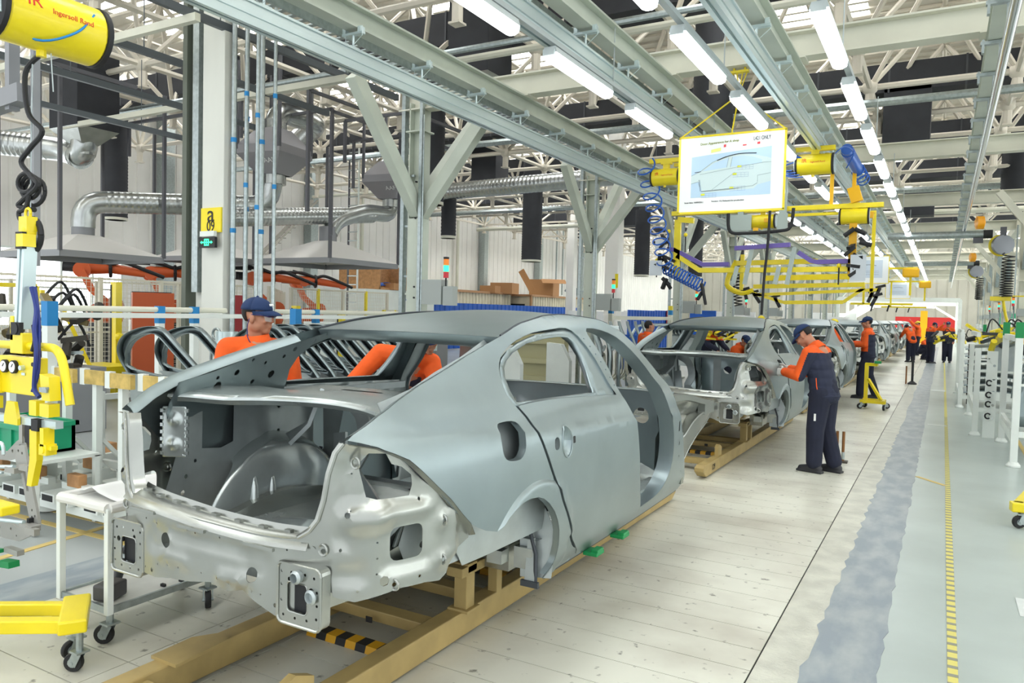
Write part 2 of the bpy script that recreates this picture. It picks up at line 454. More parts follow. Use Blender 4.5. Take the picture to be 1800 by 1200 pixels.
# lights of the hall
def area(name, loc, sx, sy, power, col=(1, 1, 1), rot=(0, 0, 0), spread=None):
    l = bpy.data.lights.new(name, 'AREA'); l.shape = 'RECTANGLE'; l.size = sx; l.size_y = sy; l.energy = power; l.color = col
    o = bpy.data.objects.new(name, l); C.objects.link(o); o.location = loc; o.rotation_euler = rot; return o
w = bpy.data.worlds.new('daylight'); sc.world = w; w.use_nodes = True
w.node_tree.nodes['Background'].inputs[0].default_value = (.93, .97, 1, 1); w.node_tree.nodes['Background'].inputs[1].default_value = 1.0
# ================================================================ CAR BODY SHELL
XC = -2.565
_zs = np.array([.34,.40,.46,.55,.70,.85,1.0,1.10,1.18,1.24,1.30,1.42,1.55,1.64,1.70,1.74])
_bs = np.array([.79,.832,.868,.893,.918,.928,.930,.925,.908,.886,.842,.770,.688,.618,.545,.44])
_ys = np.array([1.95,2.0,2.12,2.3,2.6,3.0,3.6,4.6,5.4,6.2,6.8])
_ts = np.array([.66,.70,.78,.88,.95,.985,1,1,.985,.95,.9])
def hermite(x, X, Y):
    i = max(0, min(len(X) - 2, int(np.searchsorted(X, x)) - 1)); x = min(max(x, X[0]), X[-1])
    h = X[i+1] - X[i]; t = (x - X[i]) / h
    def sl(k):
        if k <= 0 or k >= len(X) - 1: k2 = min(max(k, 0), len(X) - 2); return (Y[k2+1] - Y[k2]) / (X[k2+1] - X[k2])
        a = (Y[k]-Y[k-1])/(X[k]-X[k-1]); b = (Y[k+1]-Y[k])/(X[k+1]-X[k]); return 0 if a*b <= 0 else 2*a*b/(a+b)
    m0, m1 = sl(i), sl(i+1)
    return (2*t**3-3*t**2+1)*Y[i] + (t**3-2*t**2+t)*h*m0 + (-2*t**3+3*t**2)*Y[i+1] + (t**3-t**2)*h*m1
def sst(a, b, x): t = min(1, max(0, (x - a) / (b - a))); return t*t*(3-2*t)
AC = (3.17, .515)                                    # rear wheel centre
def crease(y): return 1.17 - .064 * (y - 3.17) if y > 3.17 else 1.17 + .115 * (3.17 - y)
def halfw(y, z, flare=True):
    w_ = hermite(z, _zs, _bs) * hermite(y, _ys, _ts)
    dz = z - crease(y)
    if dz > 0: w_ -= .015 * (1 - math.exp(-dz / .03)) * sst(2.2, 2.6, y)
    else: w_ += .004 * math.exp(dz / .05) * sst(2.2, 2.6, y)
    if flare:
        d = math.hypot((y - AC[0]), (z - AC[1]) * 1.0)
        w_ += .015 * (1 - sst(.405, .425, d)) * (1 if z < 1 else 0)
        if z < .75 and y > 3.5: w_ -= .010 * sst(.50, .62, .62 + .5 - z) * 0
    return w_
def mirror(mb):
    m = MB(); m.v = [(-a, b, c) for a, b, c in mb.v]; m.f = [f[::-1] for f in mb.f]; m.mi = list(mb.mi); return m
def shoulder(y):
    return 1.25 + .055 * sst(2.1, 2.45, y) - .06 * sst(3.0, 4.4, y)
tail = [(2.105,1.25),(2.15,1.237),(2.20,1.219),(2.282,1.171),(2.417,1.042),(2.541,.917),(2.67,.831),(2.742,.797),(2.83,.772)]
arch_in = [(2.864,.79),(2.90,.822),(2.95,.848),(3.012,.866),(3.08,.872),(3.146,.866),(3.21,.845),(3.267,.81),(3.325,.762),(3.373,.705),(3.41,.64),(3.435,.56),(3.44,.48),(3.415,.40)]
sill = [(3.42,.372),(4.0,.366),(4.8,.360),(5.55,.350),(5.83,.352)]
apil = [(5.85,.42),(5.72,.55),(5.60,.69),(5.49,.88),(5.41,1.03),(5.31,1.19),(5.19,1.352),(5.03,1.54),(4.90,1.64),(4.74,1.697)]
rail = [(4.45,1.722),(4.263,1.726),(4.0,1.716),(3.8,1.697),(3.6,1.675),(3.482,1.655),(3.30,1.616)]
cpil = [(3.121,1.579),(2.9,1.53),(2.671,1.47),(2.5,1.425),(2.355,1.376),(2.25,1.33),(2.183,1.293),(2.13,1.268)]
door_open = [(3.10,1.30),(3.078,1.345),(3.088,1.41),(3.115,1.465),(3.17,1.51),(3.26,1.55),(3.42,1.592),(3.642,1.626),(3.9,1.643),(4.10,1.648),(4.19,1.60),(4.25,1.46),(4.27,1.30),(4.32,1.0),(4.34,.70),(4.32,.47),(4.1,.452),(3.80,.452),(3.70,.47),(3.62,.53),(3.56,.60),(3.465,.721),(3.40,.80),(3.345,.891),(3.28,.985),(3.221,1.079),(3.17,1.165),(3.13,1.24)]
front_open = [(4.40,1.645),(4.60,1.632),(4.78,1.585),(4.92,1.49),(5.02,1.38),(5.09,1.25),(5.16,1.12),(5.22,1.0),(5.27,.88),(5.29,.75),(5.28,.64),(5.23,.56),(5.14,.505),(5.0,.478),(4.8,.470),(4.62,.470),(4.53,.60),(4.49,.80),(4.45,1.0),(4.40,1.14),(4.35,1.25),(4.375,1.40),(4.36,1.52),(4.345,1.60)]
fuel = [(2.862,1.20),(2.872,1.228),(2.90,1.240),(3.00,1.238),(3.045,1.220),(3.062,1.18),(3.055,1.12),(3.035,1.085),(3.0,1.066),(2.93,1.070),(2.885,1.084),(2.862,1.12)]
side_outline = tail + arch_in + sill + apil + rail + cpil
smooth_open = lambda P, n=2: [tuple(p) for p in spline(P, n, True)]
def side_panel_mb():
    fn = lambda y, z: (halfw(y, z), y, z)
    ring = lambda r_, a0, a1: [(AC[0] + r_*math.cos(a), AC[1] + r_*math.sin(a)) for a in np.linspace(a0, a1, 26)]
    rings = [[p for p in ring(r_, .42, pi - .72)] for r_ in (.400, .412, .424, .436)]
    rings = [[p for p in l if not inside([p], smooth_open(door_open))[0] and inside([p], side_outline)[0]] for l in rings]
    rings.append([(y, crease(y)) for y in np.linspace(2.36, 2.83, 12)]); rings.append([(y, crease(y)) for y in (3.09, 3.105, 3.12)])
    extra = [rrect(5.405, .93, .022, .075, .006), circ(5.40, 1.08, .009, 6), circ(5.46, .70, .010, 6), rrect(5.43, .80, .014, .03, .004), circ(5.60, .56, .008, 6), circ(4.95, .41, .010, 6), circ(5.25, .41, .012, 6), circ(5.5, .415, .009, 6)]
    rings = [l for l in rings if not inside(l, smooth_open(fuel)).any() and not inside(l, smooth_open(door_open)).any() and len(l) > 1]
    m = sheet(side_outline, [smooth_open(door_open), smooth_open(front_open), smooth_open(fuel)] + extra, fn, .032, lines=rings)
    # wheel arch lip and return flanges, turned inward
    for loop, dep in ((arch_in, .035), (smooth_open(fuel), .035)):
        pts = [(halfw(y, z), y, z) for y, z in resample(loop, .03, dep == .035 and loop is not arch_in)]
        n = len(pts); closed = loop is not arch_in
        vs = pts + [(x - dep, y + 0, z) for x, y, z in pts]
        m.add(vs, [(i, (i+1) % n, n + (i+1) % n, n + i) for i in range(n if closed else n - 1)])
    # step of the front door aperture: weld flange set inboard
    pts = [(halfw(y, z), y, z) for y, z in smooth_open(front_open)]; cy, cz = 4.8, 1.05; n = len(pts)
    a = [(x - .02, cy + (y - cy) * .995, cz + (z - cz) * .995) for x, y, z in pts]; b = [(x - .085, cy + (y - cy) * .99, cz + (z - cz) * .985) for x, y, z in a]
    vs = pts + a + b
    m.add(vs, [(j*n + i, j*n + (i+1) % n, (j+1)*n + (i+1) % n, (j+1)*n + i) for j in range(2) for i in range(n)])
    pts = [(halfw(y, z), y, z) for y, z in smooth_open(door_open)]; n = len(pts); cy, cz = 3.85, 1.1
    vs = pts + [(x - .08, cy + (y - cy) * .99, cz + (z - cz) * .99) for x, y, z in pts]
    m.add(vs, [(i, (i+1) % n, n + (i+1) % n, n + i) for i in range(n)])
    # hinge pillar face ahead of the front door aperture, folded toward the front
    pts = [(halfw(y, z), y, z) for y, z in resample(apil, .06, False)]; n = len(pts)
    vs = pts + [(x - .05, y + .035, z + .01) for x, y, z in pts] + [(x - .13, y + .045, z + .012) for x, y, z in pts]
    m.add(vs, [(j*n + i, (j+1)*n + i, (j+1)*n + i + 1, j*n + i + 1) for j in range(2) for i in range(n - 1)])
    # C-pillar and roof-rail flange toward the glass
    pts = [(halfw(y, z), y, z) for y, z in resample(cpil, .06, False)]; n = len(pts)
    vs = pts + [(x - .028, y, z - .012) for x, y, z in pts] + [(x - .06, y, z - .04) for x, y, z in pts]
    m.add(vs, [(j*n + i, (j+1)*n + i, (j+1)*n + i + 1, j*n + i + 1) for j in range(2) for i in range(n - 1)])
    return m
# inner side frame: seen through the openings and from the boot
def inner_side_mb():
    off = .105
    fn = lambda y, z: (halfw(y, z, False) - off + .02 * math.sin(9 * z) * 0, y, z)
    out = [(2.35,1.36),(2.55,1.40),(2.75,1.46),(3.0,1.52),(3.3,1.60),(3.8,1.668),(4.3,1.69),(4.3,1.63),(4.1,1.625),(3.8,1.615),(3.5,1.59),(3.3,1.555),(3.2,1.52),(3.13,1.45),(3.11,1.38),(3.14,1.27),(3.2,1.15),(3.32,.95),(3.45,.80),(3.45,.62),(2.75,.62),(2.5,.95),(2.35,1.2)]
    holes = [circ(2.98,1.36,.022), circ(2.86,1.325,.013), circ(2.72,1.385,.016), circ(2.90,1.43,.009), circ(3.02,1.46,.011), circ(2.62,1.32,.024), circ(2.60,1.365,.01), circ(2.80,1.45,.009), circ(3.08,1.50,.014), circ(2.76,1.30,.008), circ(3.20,1.545,.012), circ(3.35,1.585,.01), circ(2.9,1.27,.012), rrect(3.0,1.22,.05,.03,.01)]
    return sheet(out, holes, fn, .05)
def rear_door_mb():
    pr = .007
    P_ = [(y, z) for y, z in door_open]
    # outer skin: a touch inside the opening; the front edge laps over the centre pillar
    sk = [(3.116,1.292),(3.142,1.24),(3.182,1.165),(3.233,1.079),(3.292,.985),(3.357,.891),(3.412,.80),(3.477,.721),(3.572,.60),(3.632,.535),(3.71,.475),(3.76,.44),(3.80,.405),(4.2,.395),(4.74,.387),(4.735,.45),(4.62,.60),(4.56,.72),(4.51,.90),(4.478,1.0),(4.45,1.08),(4.40,1.16),(4.335,1.245),(4.30,1.251),(4.15,1.261),(4.034,1.267),(3.9,1.275),(3.79,1.281),(3.68,1.286),(3.56,1.291),(3.45,1.2945),(3.33,1.2965),(3.22,1.296)]
    fn = lambda y, z: (halfw(y, z) + pr, y, z)
    m = sheet(sk, [rrect(3.345,1.092,.05,.062,.02), circ(3.455,1.088,.052,18,.078), rrect(3.535,1.088,.026,.036,.005)], fn, .036, lines=[[(y, crease(y)) for y in np.linspace(3.22, 3.39, 5)], [(y, crease(y)) for y in np.linspace(3.53, 4.40, 20)]])
    # edge return
    pts = [(halfw(y, z) + pr, y, z) for y, z in resample(sk, .05)]; n = len(pts)
    m.add(pts + [(x - .03, y, z) for x, y, z in pts], [(i, n + i, n + (i+1) % n, (i+1) % n) for i in range(n)])
    return m
def door_frame_mb():
    fr = [(3.118,1.292),(3.095,1.345),(3.103,1.40),(3.13,1.455),(3.185,1.50),(3.27,1.538),(3.43,1.580),(3.65,1.613),(3.9,1.630),(4.14,1.640),(4.305,1.625),(4.335,1.57),(4.385,1.44),(4.345,1.249)]
    wi = [(3.150,1.300),(3.140,1.36),(3.150,1.42),(3.180,1.462),(3.24,1.498),(3.33,1.53),(3.521,1.572),(3.75,1.592),(3.93,1.600),(4.06,1.596),(4.11,1.56),(4.125,1.48),(4.10,1.39),(4.045,1.278)]
    fn = lambda y, z: (halfw(y, z) - .012, y, z)
    m = sheet(fr, [wi], fn, .04)
    pts = [(halfw(y, z) - .012, y, z) for y, z in resample(wi, .04)]; n = len(pts)
    m.add(pts + [(x - .045, y, z) for x, y, z in pts], [(i, (i+1) % n, n + (i+1) % n, n + i) for i in range(n)])
    for k in range(7):                                    # small punchings and bosses down the front upright
        t_ = k / 6; y = 4.19 + .08 * math.sin(t_ * 2) * .6 + .04 * t_; z = 1.58 - .28 * t_
        m.box((halfw(y, z) - .004, y + .06, z), (.012, .012, .014))
    return m
def door_inner_mb():
    fr = [(3.17,1.28),(3.26,1.06),(3.60,.60),(3.80,.43),(4.5,.42),(4.50,.9),(4.42,1.14),(4.30,1.235)]
    hl = [(3.42,1.12),(3.45,.95),(3.70,.62),(3.9,.52),(4.3,.53),(4.38,.75),(4.32,1.05),(4.1,1.12)]
    fn = lambda y, z: (halfw(y, z) - .085, y, z)
    m = sheet(fr, [hl, circ(3.28,1.22,.015), circ(4.2,1.19,.012), circ(3.7,1.20,.012)], fn, .06)
    b = [(halfw(y, 1.25) - .09, y, 1.235 - .02*(y-3.2)) for y in np.linspace(3.18, 4.3, 8)]
    m.sweep(b, [(-.02, -.03), (.03, -.03), (.03, .012), (-.02, .012)])
    return m
def roof_mb():
    # longitudinal stations: rail height/half width taken from the side line
    st = [(3.28,1.612),(3.42,1.642),(3.6,1.672),(3.85,1.700),(4.1,1.718),(4.3,1.723),(4.5,1.716),(4.7,1.698),(4.85,1.665)]
    st2 = spline(st, 4)
    def fn(u, v):
        k = v * (len(st2) - 1); i = min(int(k), len(st2) - 2); t_ = k - i
        y = st2[i][0] * (1-t_) + st2[i+1][0] * t_; z = st2[i][1] * (1-t_) + st2[i+1][1] * t_
        hw = halfw(y, z, False) - .012; s_ = 2*u - 1
        bow = (1 - s_*s_)
        y2 = y - .055 * bow * (1 - v) ** 3 + .10 * bow * v ** 3
        return (s_ * hw, y2, z - .004 + .028 * bow * (.35 + .65 * min(1, v * 3)) + .0 )
    m = MB().grid(fn, 24, 32)
    # rear header flange
    a = [fn(i / 24, 0) for i in range(25)]; b = [(x * .985, y + .012, z - .035) for x, y, z in a]; c = [(x * .97, y + .10, z - .028) for x, y, z in b]
    m.add(a + b + c, [(j*25 + i, (j+1)*25 + i, (j+1)*25 + i + 1, j*25 + i + 1) for j in range(2) for i in range(24)])
    a = [fn(i / 24, 1) for i in range(25)]; b = [(x * .985, y - .012, z - .035) for x, y, z in a]
    m.add(a + b, [(i, i + 1, 25 + i + 1, 25 + i) for i in range(24)])
    return m
# rear shell: plan curve extruded in z, u = arc length from the centreline
PL = [(0,2.00),(.3,2.015),(.5,2.05),(.62,2.09),(.70,2.14),(.77,2.22),(.82,2.33),(.855,2.5),(.875,2.7),(.885,2.9)]
_U = [0]
for a, b in zip(PL, PL[1:]): _U.append(_U[-1] + math.hypot(b[0]-a[0], b[1]-a[1]))
def plan(u, off=0):
    s_ = 1 if u >= 0 else -1; a = abs(u)
    x = hermite(a, np.array(_U), np.array([p[0] for p in PL])); y = hermite(a, np.array(_U), np.array([p[1] for p in PL]))
    x2 = hermite(min(a+.02, _U[-1]), np.array(_U), np.array([p[0] for p in PL])); y2 = hermite(min(a+.02, _U[-1]), np.array(_U), np.array([p[1] for p in PL]))
    d = math.hypot(x2-x, y2-y) or 1; nx, ny = (y2-y)/d, -(x2-x)/d
    return s_ * (x + nx*off), y + ny*off
def plansheet(out, holes, sp, off=0, relief=None):
    def fn(u, z):
        o_ = off + (relief(u, z) if relief else 0); x, y = plan(u, o_); return (x, y, z)
    return sheet(out, holes, fn, sp)
def bead(u, z, cu, cz, w, h, r=.012):
    dx = max(0, abs(u - cu) - w/2); dz = max(0, abs(z - cz) - h/2); return 1 - sst(0, r, math.hypot(dx, dz))
def rear_panel_mb():
    top = [(-.60,.895),(-.45,.885),(-.3,.878),(0,.872),(.3,.862),(.45,.862),(.52,.872)]
    bot = [(.60,.56),(.48,.556),(.40,.56),(.30,.60),(.24,.632),(.16,.612),(.06,.63),(-.08,.604),(-.19,.594),(-.30,.575),(-.60,.57)]
    out = top[::-1] and (top + [(.62,.80)] + bot)
    def rel(u, z):
        r = -.010 * bead(u, z, .02, .79, .66, .012, .018)
        r += .010 * bead(u, z, -.17, .685, .18, .018, .016) + .010 * bead(u, z, .20, .665, .18, .018, .016)
        r += -.006 * bead(u, z, .30, .74, .12, .05, .02) - .008 * bead(u, z, -.30, .73, .1, .07, .02)
        return r
    hs = [circ(-.235,.745,.036,14,.032), circ(.285,.70,.028,14), circ(-.42,.84,.008,6), circ(-.33,.60,.010,6), circ(.33,.60,.009,6), circ(.40,.60,.009,6), circ(.22,.668,.001,3)]
    r_ = random.Random(5)
    for k in range(46):
        u = r_.uniform(-.45, .45); z = r_.choice([.84, .81, .65, .63, .60]) + r_.uniform(-.01, .01)
        if z < .64 and (u > .25 or u < -.28) or z > .64: hs.append(circ(u, z, .0045, 5))
    ok = []
    for h in hs:
        c = (sum(p[0] for p in h)/len(h), sum(p[1] for p in h)/len(h))
        if inside([(c[0]+.02, c[1]), (c[0]-.02, c[1]), (c[0], c[1]-.015), (c[0], c[1]+.015)], out).all() and all(math.hypot(c[0]-q[0], c[1]-q[1]) > .045 for q, _ in ok): ok.append((c, h))
    m = plansheet(out, [h for _, h in ok], .03, 0, rel)
    # top ledge of the boot opening with welded clips
    n = 30; us = [-.60 + 1.14 * i / n for i in range(n + 1)]
    def tp(u): return .895 - .035 * sst(-.6, .4, u)
    A = [(*plan(u), tp(u) - .004) for u in us]; B = [(plan(u, -.035)[0], plan(u, -.035)[1], tp(u) + .012) for u in us]; D = [(plan(u, -.075)[0], plan(u, -.075)[1], tp(u) + .006) for u in us]; E_ = [(plan(u, -.085)[0], plan(u, -.085)[1], tp(u) + .028) for u in us]
    Z = [(plan(u, .018)[0], plan(u, .018)[1], tp(u) - .03) for u in us]
    rows = [Z, A, B, D, E_]; vs = sum(rows, [])
    k = n + 1
    m.add(vs, [(j*k + i, j*k + i + 1, (j+1)*k + i + 1, (j+1)*k + i) for j in range(len(rows)-1) for i in range(n)])
    for u in np.linspace(-.5, .42, 8):
        x, y = plan(u, -.055); m.box((x, y, tp(u) + .014), (.03, .02, .012))
    for u in (-.36, -.02, .34):
        x, y = plan(u, .026); m.box((x, y, tp(u) - .034), (.16, .012, .012))
    return m
def crash_plate_mb():
    def fn(a, b): return (a, 0, b)
    hs = [rrect(-.01, -.01, .10, .11, .015)] + [circ(a, b, .006, 6) for a, b in ((-.09,.08),(-.04,.082),(.03,.085),(.075,.08),(.09,.03),(.09,-.02),(.088,-.07),(.04,-.085),(-.02,-.088),(-.08,-.085),(-.09,-.03),(-.09,.03))] + [circ(.062,.03,.012,10), circ(-.05,.055,.009,8)]
    m = sheet(rrect(0, 0, .215, .225, .02), hs, fn, .03, flip=False)
    for z, y, s in ((0, .0, 1), (0, .012, 1.04)):
        pts = [(a, b) for a, b in rrect(0, 0, .215 * s, .225 * s, .02)]
    ring = rrect(0, 0, .22, .23, .024)
    m.tube([(a, -.002, b) for a, b in ring], .006, 6, closed=True)
    m.tube([(a, 0, b) for a, b in rrect(-.01, -.01, .104, .114, .017)], .003, 5, closed=True)
    n = len(ring); m.add([(a, 0, b) for a, b in ring] + [(a, .05, b) for a, b in ring], [(i, (i+1) % n, n + (i+1) % n, n + i) for i in range(n)])
    m.add([(-.1, .06, -.1), (.1, .06, -.1), (.1, .06, .1), (-.1, .06, .1)], [])
    return m
def lamp_pocket_mb():
    """quarter inner behind the lamps: from the boot aperture round to the wheel arch"""
    out = [(.672,1.236),(.645,1.20),(.62,1.12),(.603,1.02),(.58,.945),(.545,.90),(.50,.872),(.505,.80),(.61,.79),(.64,.66),(.72,.64),(.80,.655),(.89,.672),(1.01,.668),(1.09,.655),(1.13,.675),(1.155,.73),(1.2,.765),(1.27,.79),(1.24,.852),(1.18,.908),(1.115,.975),(1.045,1.036),(.975,1.10),(.905,1.162),(.85,1.19),(.788,1.216)]
    h1 = [(.735,1.165),(.765,1.196),(.835,1.192),(.86,1.150),(.905,1.135),(.95,1.10),(.955,1.06),(.94,1.02),(.80,1.018),(.758,1.03),(.742,1.09),(.728,1.14)]
    h2 = rrect(.93, .842, .15, .13, .03)
    def rel(u, z):
        r = -.022 * bead(u, z, .85, 1.10, .30, .18, .05)           # dished lamp pocket
        r += .018 * bead(u, z, .76, .955, .14, .04, .05) - .012 * bead(u, z, .93, .842, .20, .18, .022)
        r += .012 * bead(u, z, 1.10, .90, .02, .02, .03) + .012 * bead(u, z, 1.10, .74, .03, .03, .03) - .01 * bead(u, z, .70, .74, .10, .05, .02)
        r += .015 * bead(u, z, 1.16, .84, .02, .2, .02) - .012 * bead(u, z, .665, 1.0, .02, .3, .02)
        return r
    hs = [h1, h2] + [circ(a, b, c, 7) for a, b, c in ((1.10,.90,.008),(1.10,.74,.009),(.70,1.12,.004),(.69,.97,.011),(.70,.985,.003),(.60,.83,.010),(.665,.835,.006),(.56,.835,.012),(.83,.71,.02),(.87,.69,.009),(.985,.70,.006),(.73,.68,.005),(.80,.74,.004),(.80,.80,.004),(.80,.86,.004),(.99,1.00,.007),(.885,1.155,.006))]
    ok = []
    for h in hs:
        c = (sum(p[0] for p in h)/len(h), sum(p[1] for p in h)/len(h))
        if len(ok) < 2 or (inside([(c[0]+.02, c[1]), (c[0]-.02, c[1]), (c[0], c[1]-.02), (c[0], c[1]+.02)], out).all() and not inside([c], h1)[0] and not inside([c], h2)[0]): ok.append(h)
    m = plansheet(out, ok, .028, 0, rel)
    # flange along the boot aperture
    fl = resample(out[:7], .03, False); k = len(fl)
    def q(u, z, off, du=0): x, y = plan(u - du, off); return (x, y, z)
    vs = [q(u, z, 0) for u, z in fl] + [q(u, z, -.012, .02) for u, z in fl] + [q(u, z, -.06, .03) for u, z in fl]
    m.add(vs, [(j*k + i, j*k + i + 1, (j+1)*k + i + 1, (j+1)*k + i) for j in range(2) for i in range(k - 1)])
    m.tube([q(u, z, .004) for u, z in fl], .006, 6)
    # wide return flange following the quarter edge
    fl = [(.69,1.232),(.788,1.216),(.85,1.19),(.905,1.162),(.975,1.10),(1.045,1.036),(1.115,.975),(1.18,.908),(1.24,.852),(1.27,.80)]
    fl = resample(fl, .03, False); k = len(fl)
    vs = [q(u, z - .002, 0) for u, z in fl] + [q(u, z + .008, .035) for u, z in fl]
    m.add(vs, [(i, i + 1, k + i + 1, k + i) for i in range(k - 1)])
    for a, b in ((1.10,.90),(1.10,.74),(.87,.69),(.715,1.165),(.60,.835)):
        x, y = plan(a, .004); x2, y2 = plan(a, .02); m.tube([(x + .02*math.cos(t_), y, b + .02*math.sin(t_)) for t_ in np.linspace(0, 2*pi, 12, endpoint=False)], .004, 5, closed=True)
    return m
def boot_floor_mb():
    m = MB()
    def fn(u, v):
        x = (u - .5) * 1.24; y = 2.09 + v * 1.36 + (0.0 if abs(x) < .5 else .04)
        z = .655 + .01 * math.sin(u * 6 * pi) * (1 if .15 < v < .85 else 0) + .07 * sst(.75, 1, v)
        z -= .10 * bead(x, y, 0, 2.55, .5, .35, .08)
        return (x, y, z)
    m.grid(fn, 36, 30)
    for x, y in ((-.30,2.40),(-.12,2.5),(.05,2.62),(-.1,2.28),(.2,2.4),(-.45,2.33)):
        m.m = 1; m.cyl((x, y, .64), (x, y, .70), .004, n=6); m.cyl((x, y, .645), (x, y, .668), .014, .008, n=8); m.m = 0
    return m
def wheelhouse_mb(s=1):
    """big pressed wheel housing bulging into the boot"""
    def fn(u, v):
        a0 = .86 - .46 * sst(.3, .6, v); a = a0 + u * (pi - .35 - a0)                # fore-aft arch
        rr = .44 + .05 * math.sin(v * pi)
        cy_ = 3.13 - .20 * sst(.1, .6, v); y = cy_ - math.cos(a) * (rr + .05 * sst(.1, .6, v)) * (1 - .10 * v); z = .52 + math.sin(a) * (.50 - .10 * v * v)
        x = .90 - .36 * sst(0, .55, v) * 1.0
        if v > .55:
            k = (v - .55) / .45; y = 2.95 + (y - 2.95) * (1 - .75 * k * k); z = .52 + (z - .52) * (1 - .75 * k * k); x = .54 - .04 * math.sin(k * pi / 2)
        z += .012 * bead(u, v, .33, .3, .05, .5, .05)
        return (x, y, max(z, .50))
    m = MB().grid(fn, 28, 22)
    pts = [(.545 - .012, 2.95 - .40 * math.cos(a), .58 + .36 * math.sin(a)) for a in np.linspace(.15, pi - .5, 14)]
    m.tube(pts, .012, 6)
    for k in range(2): m.tube([(.50, 2.72 + .12*k, .70), (.515, 2.73 + .12*k, .80), (.53, 2.74 + .12*k, .88)], [.03, .022, .005], 6)
    return m
def boot_side_mb():
    """boot side wall with vent box opening and upright beads, rear of the wheel housing"""
    def rel(y, z):
        r = 0
        for cy in (2.86, 2.95, 3.04): r += .014 * bead(y, z, cy, 1.08, .015, .14, .015)
        return r
    fn = lambda y, z: (.70 + .06 * sst(2.2, 2.6, y) - .015 * (z - 1) - rel(y, z), y, z)
    out = [(2.42,.66),(2.36,.80),(2.40,.90),(2.44,1.0),(2.50,1.18),(2.56,1.27),(3.3,1.27),(3.4,1.1),(3.4,.62)]
    m = sheet(out, [[(2.60,.99),(2.60,1.23),(2.80,1.235),(2.80,1.0),(2.72,.975)], circ(2.48,.78,.014), circ(2.50,.86,.012), circ(2.56,.93,.010), circ(2.49,.70,.01), circ(3.12,1.16,.012), circ(3.12,1.02,.012)], fn, .05)
    return m
def boot_vent_mb():
    """lamp bracket plate with two pressed bowls on the left rear pillar"""
    def fn(a, b):
        d = 0
        for cz in (.06, -.06): d += -.022 * (1 - sst(.0, .042, math.hypot(a, b - cz)))
        return (a, d, b)
    m = sheet(rrect(0, 0, .12, .25, .008), [circ(-.05,.11,.005,5), circ(.05,-.11,.005,5)], fn, .012)
    for k in range(7): m.box((-.062, 0, -.105 + .035*k), (.012, .006, .016)); m.box((.062, .004, -.105 + .035*k), (.012, .012, .016))
    return m
def deck_mb():
    """cross member along the top of the boot opening, bowed forward"""
    xs_ = np.linspace(-.70, .70, 29)
    rows = []
    prof = [(.00,.012),(-.010,.018),(-.006,.030),(.03,.040),(.10,.044),(.20,.050),(.26,.040),(.36,.034)]
    for dy, dz in prof:
        rows.append([(x, 2.70 - .30 * (x/.66)**2 * (1 - .4 * (dy/.36 if dy > 0 else 0)) + dy, 1.243 + dz + .014 * (1 - (x/.7)**2) + .025 * sst(.48, .70, abs(x))) for x in xs_])
    m = MB(); k = len(xs_); m.add(sum(rows, []), [(j*k + i, j*k + i + 1, (j+1)*k + i + 1, (j+1)*k + i) for j in range(len(rows)-1) for i in range(k-1)])
    A = rows[0]; B = [(x, y + .03, z - .02) for x, y, z in A]; m.add(A + B, [(i, k + i, k + i + 1, i + 1) for i in range(k-1)])
    return m
def shelf_mb():
    fn = lambda x, y: (x, y, 1.262 + .01 * bead(x, y, 0, 3.2, .9, .05, .05))
    out = [(-.68,2.78),(-.4,2.96),(0,3.06),(.4,2.96),(.68,2.78),(.73,3.2),(.73,3.46),(-.73,3.46),(-.73,3.2)]
    return sheet(out, [circ(-.52,3.02,.055,14,.04), circ(.52,3.02,.055,14,.04), circ(-.35,3.08,.03,10,.02), rrect(.1,3.3,.3,.07,.03), rrect(-.3,3.3,.3,.07,.03), rrect(.45,3.3,.2,.07,.03)], fn, .06)
def seat_frame_mb():
    m = MB()
    fn = lambda x, z: (x, 3.46 + .03 * (1.26 - z), z)
    m = sheet([(-.74,.66),(-.74,1.26),(.74,1.26),(.74,.66)], [[(-.60,.74),(-.62,.95),(-.56,1.19),(-.05,1.19),(-.05,.74)], [(.05,.74),(.05,1.19),(.56,1.19),(.62,.95),(.60,.74)]], fn, .07)
    for s_ in (-1, 1):
        c = [(s_*.50,3.40,1.20),(s_*.36,3.38,1.12),(s_*.30,3.34,.95),(s_*.34,3.30,.80),(s_*.16,3.22,.70),(0,3.1,.68)]
        m.sweep(spline(c, 4), [(-.045,-.008),(.045,-.008),(.045,.008),(-.045,.008)], (0, -1, .2))
        m.bar((s_*.44, 3.30, .68), (s_*.50, 3.36, 1.0), .09, .02, (0, 1, 0))
    for s_ in (-1, 1):
        m.sweep([(s_*.62,3.05,.98),(s_*.52,3.12,1.08),(s_*.50,3.2,1.26)], [(-.10,-.01),(.10,-.01),(.10,.01),(-.10,.01)], (s_*1, -1, 0))
    return m
def floor_pan_mb():
    def fn(u, v):
        x = (u - .5) * 1.62; y = 3.40 + v * 2.25
        z = .47 + .16 * math.exp(-(x/.13)**2) + .10 * sst(.0, .06, .30 - v) + .22 * sst(.90, 1, v) + .008 * math.sin(y*40) * (1 if .3 < abs(x) < .6 else 0)
        return (x, y, z)
    m = MB().grid(fn, 48, 60)
    for s_ in (-1, 1):
        m.bar((s_*.55, 3.4, .44), (s_*.50, 5.6, .43), .09, .07)
        m.sweep([(s_*.72, 3.4, .46), (s_*.72, 5.55, .45)], [(-.05,-.05),(.06,-.05),(.06,.06),(-.05,.06)])
    for y in (4.05, 4.55): m.bar((-.76, y, .50), (.76, y, .50), .10, .07)
    return m
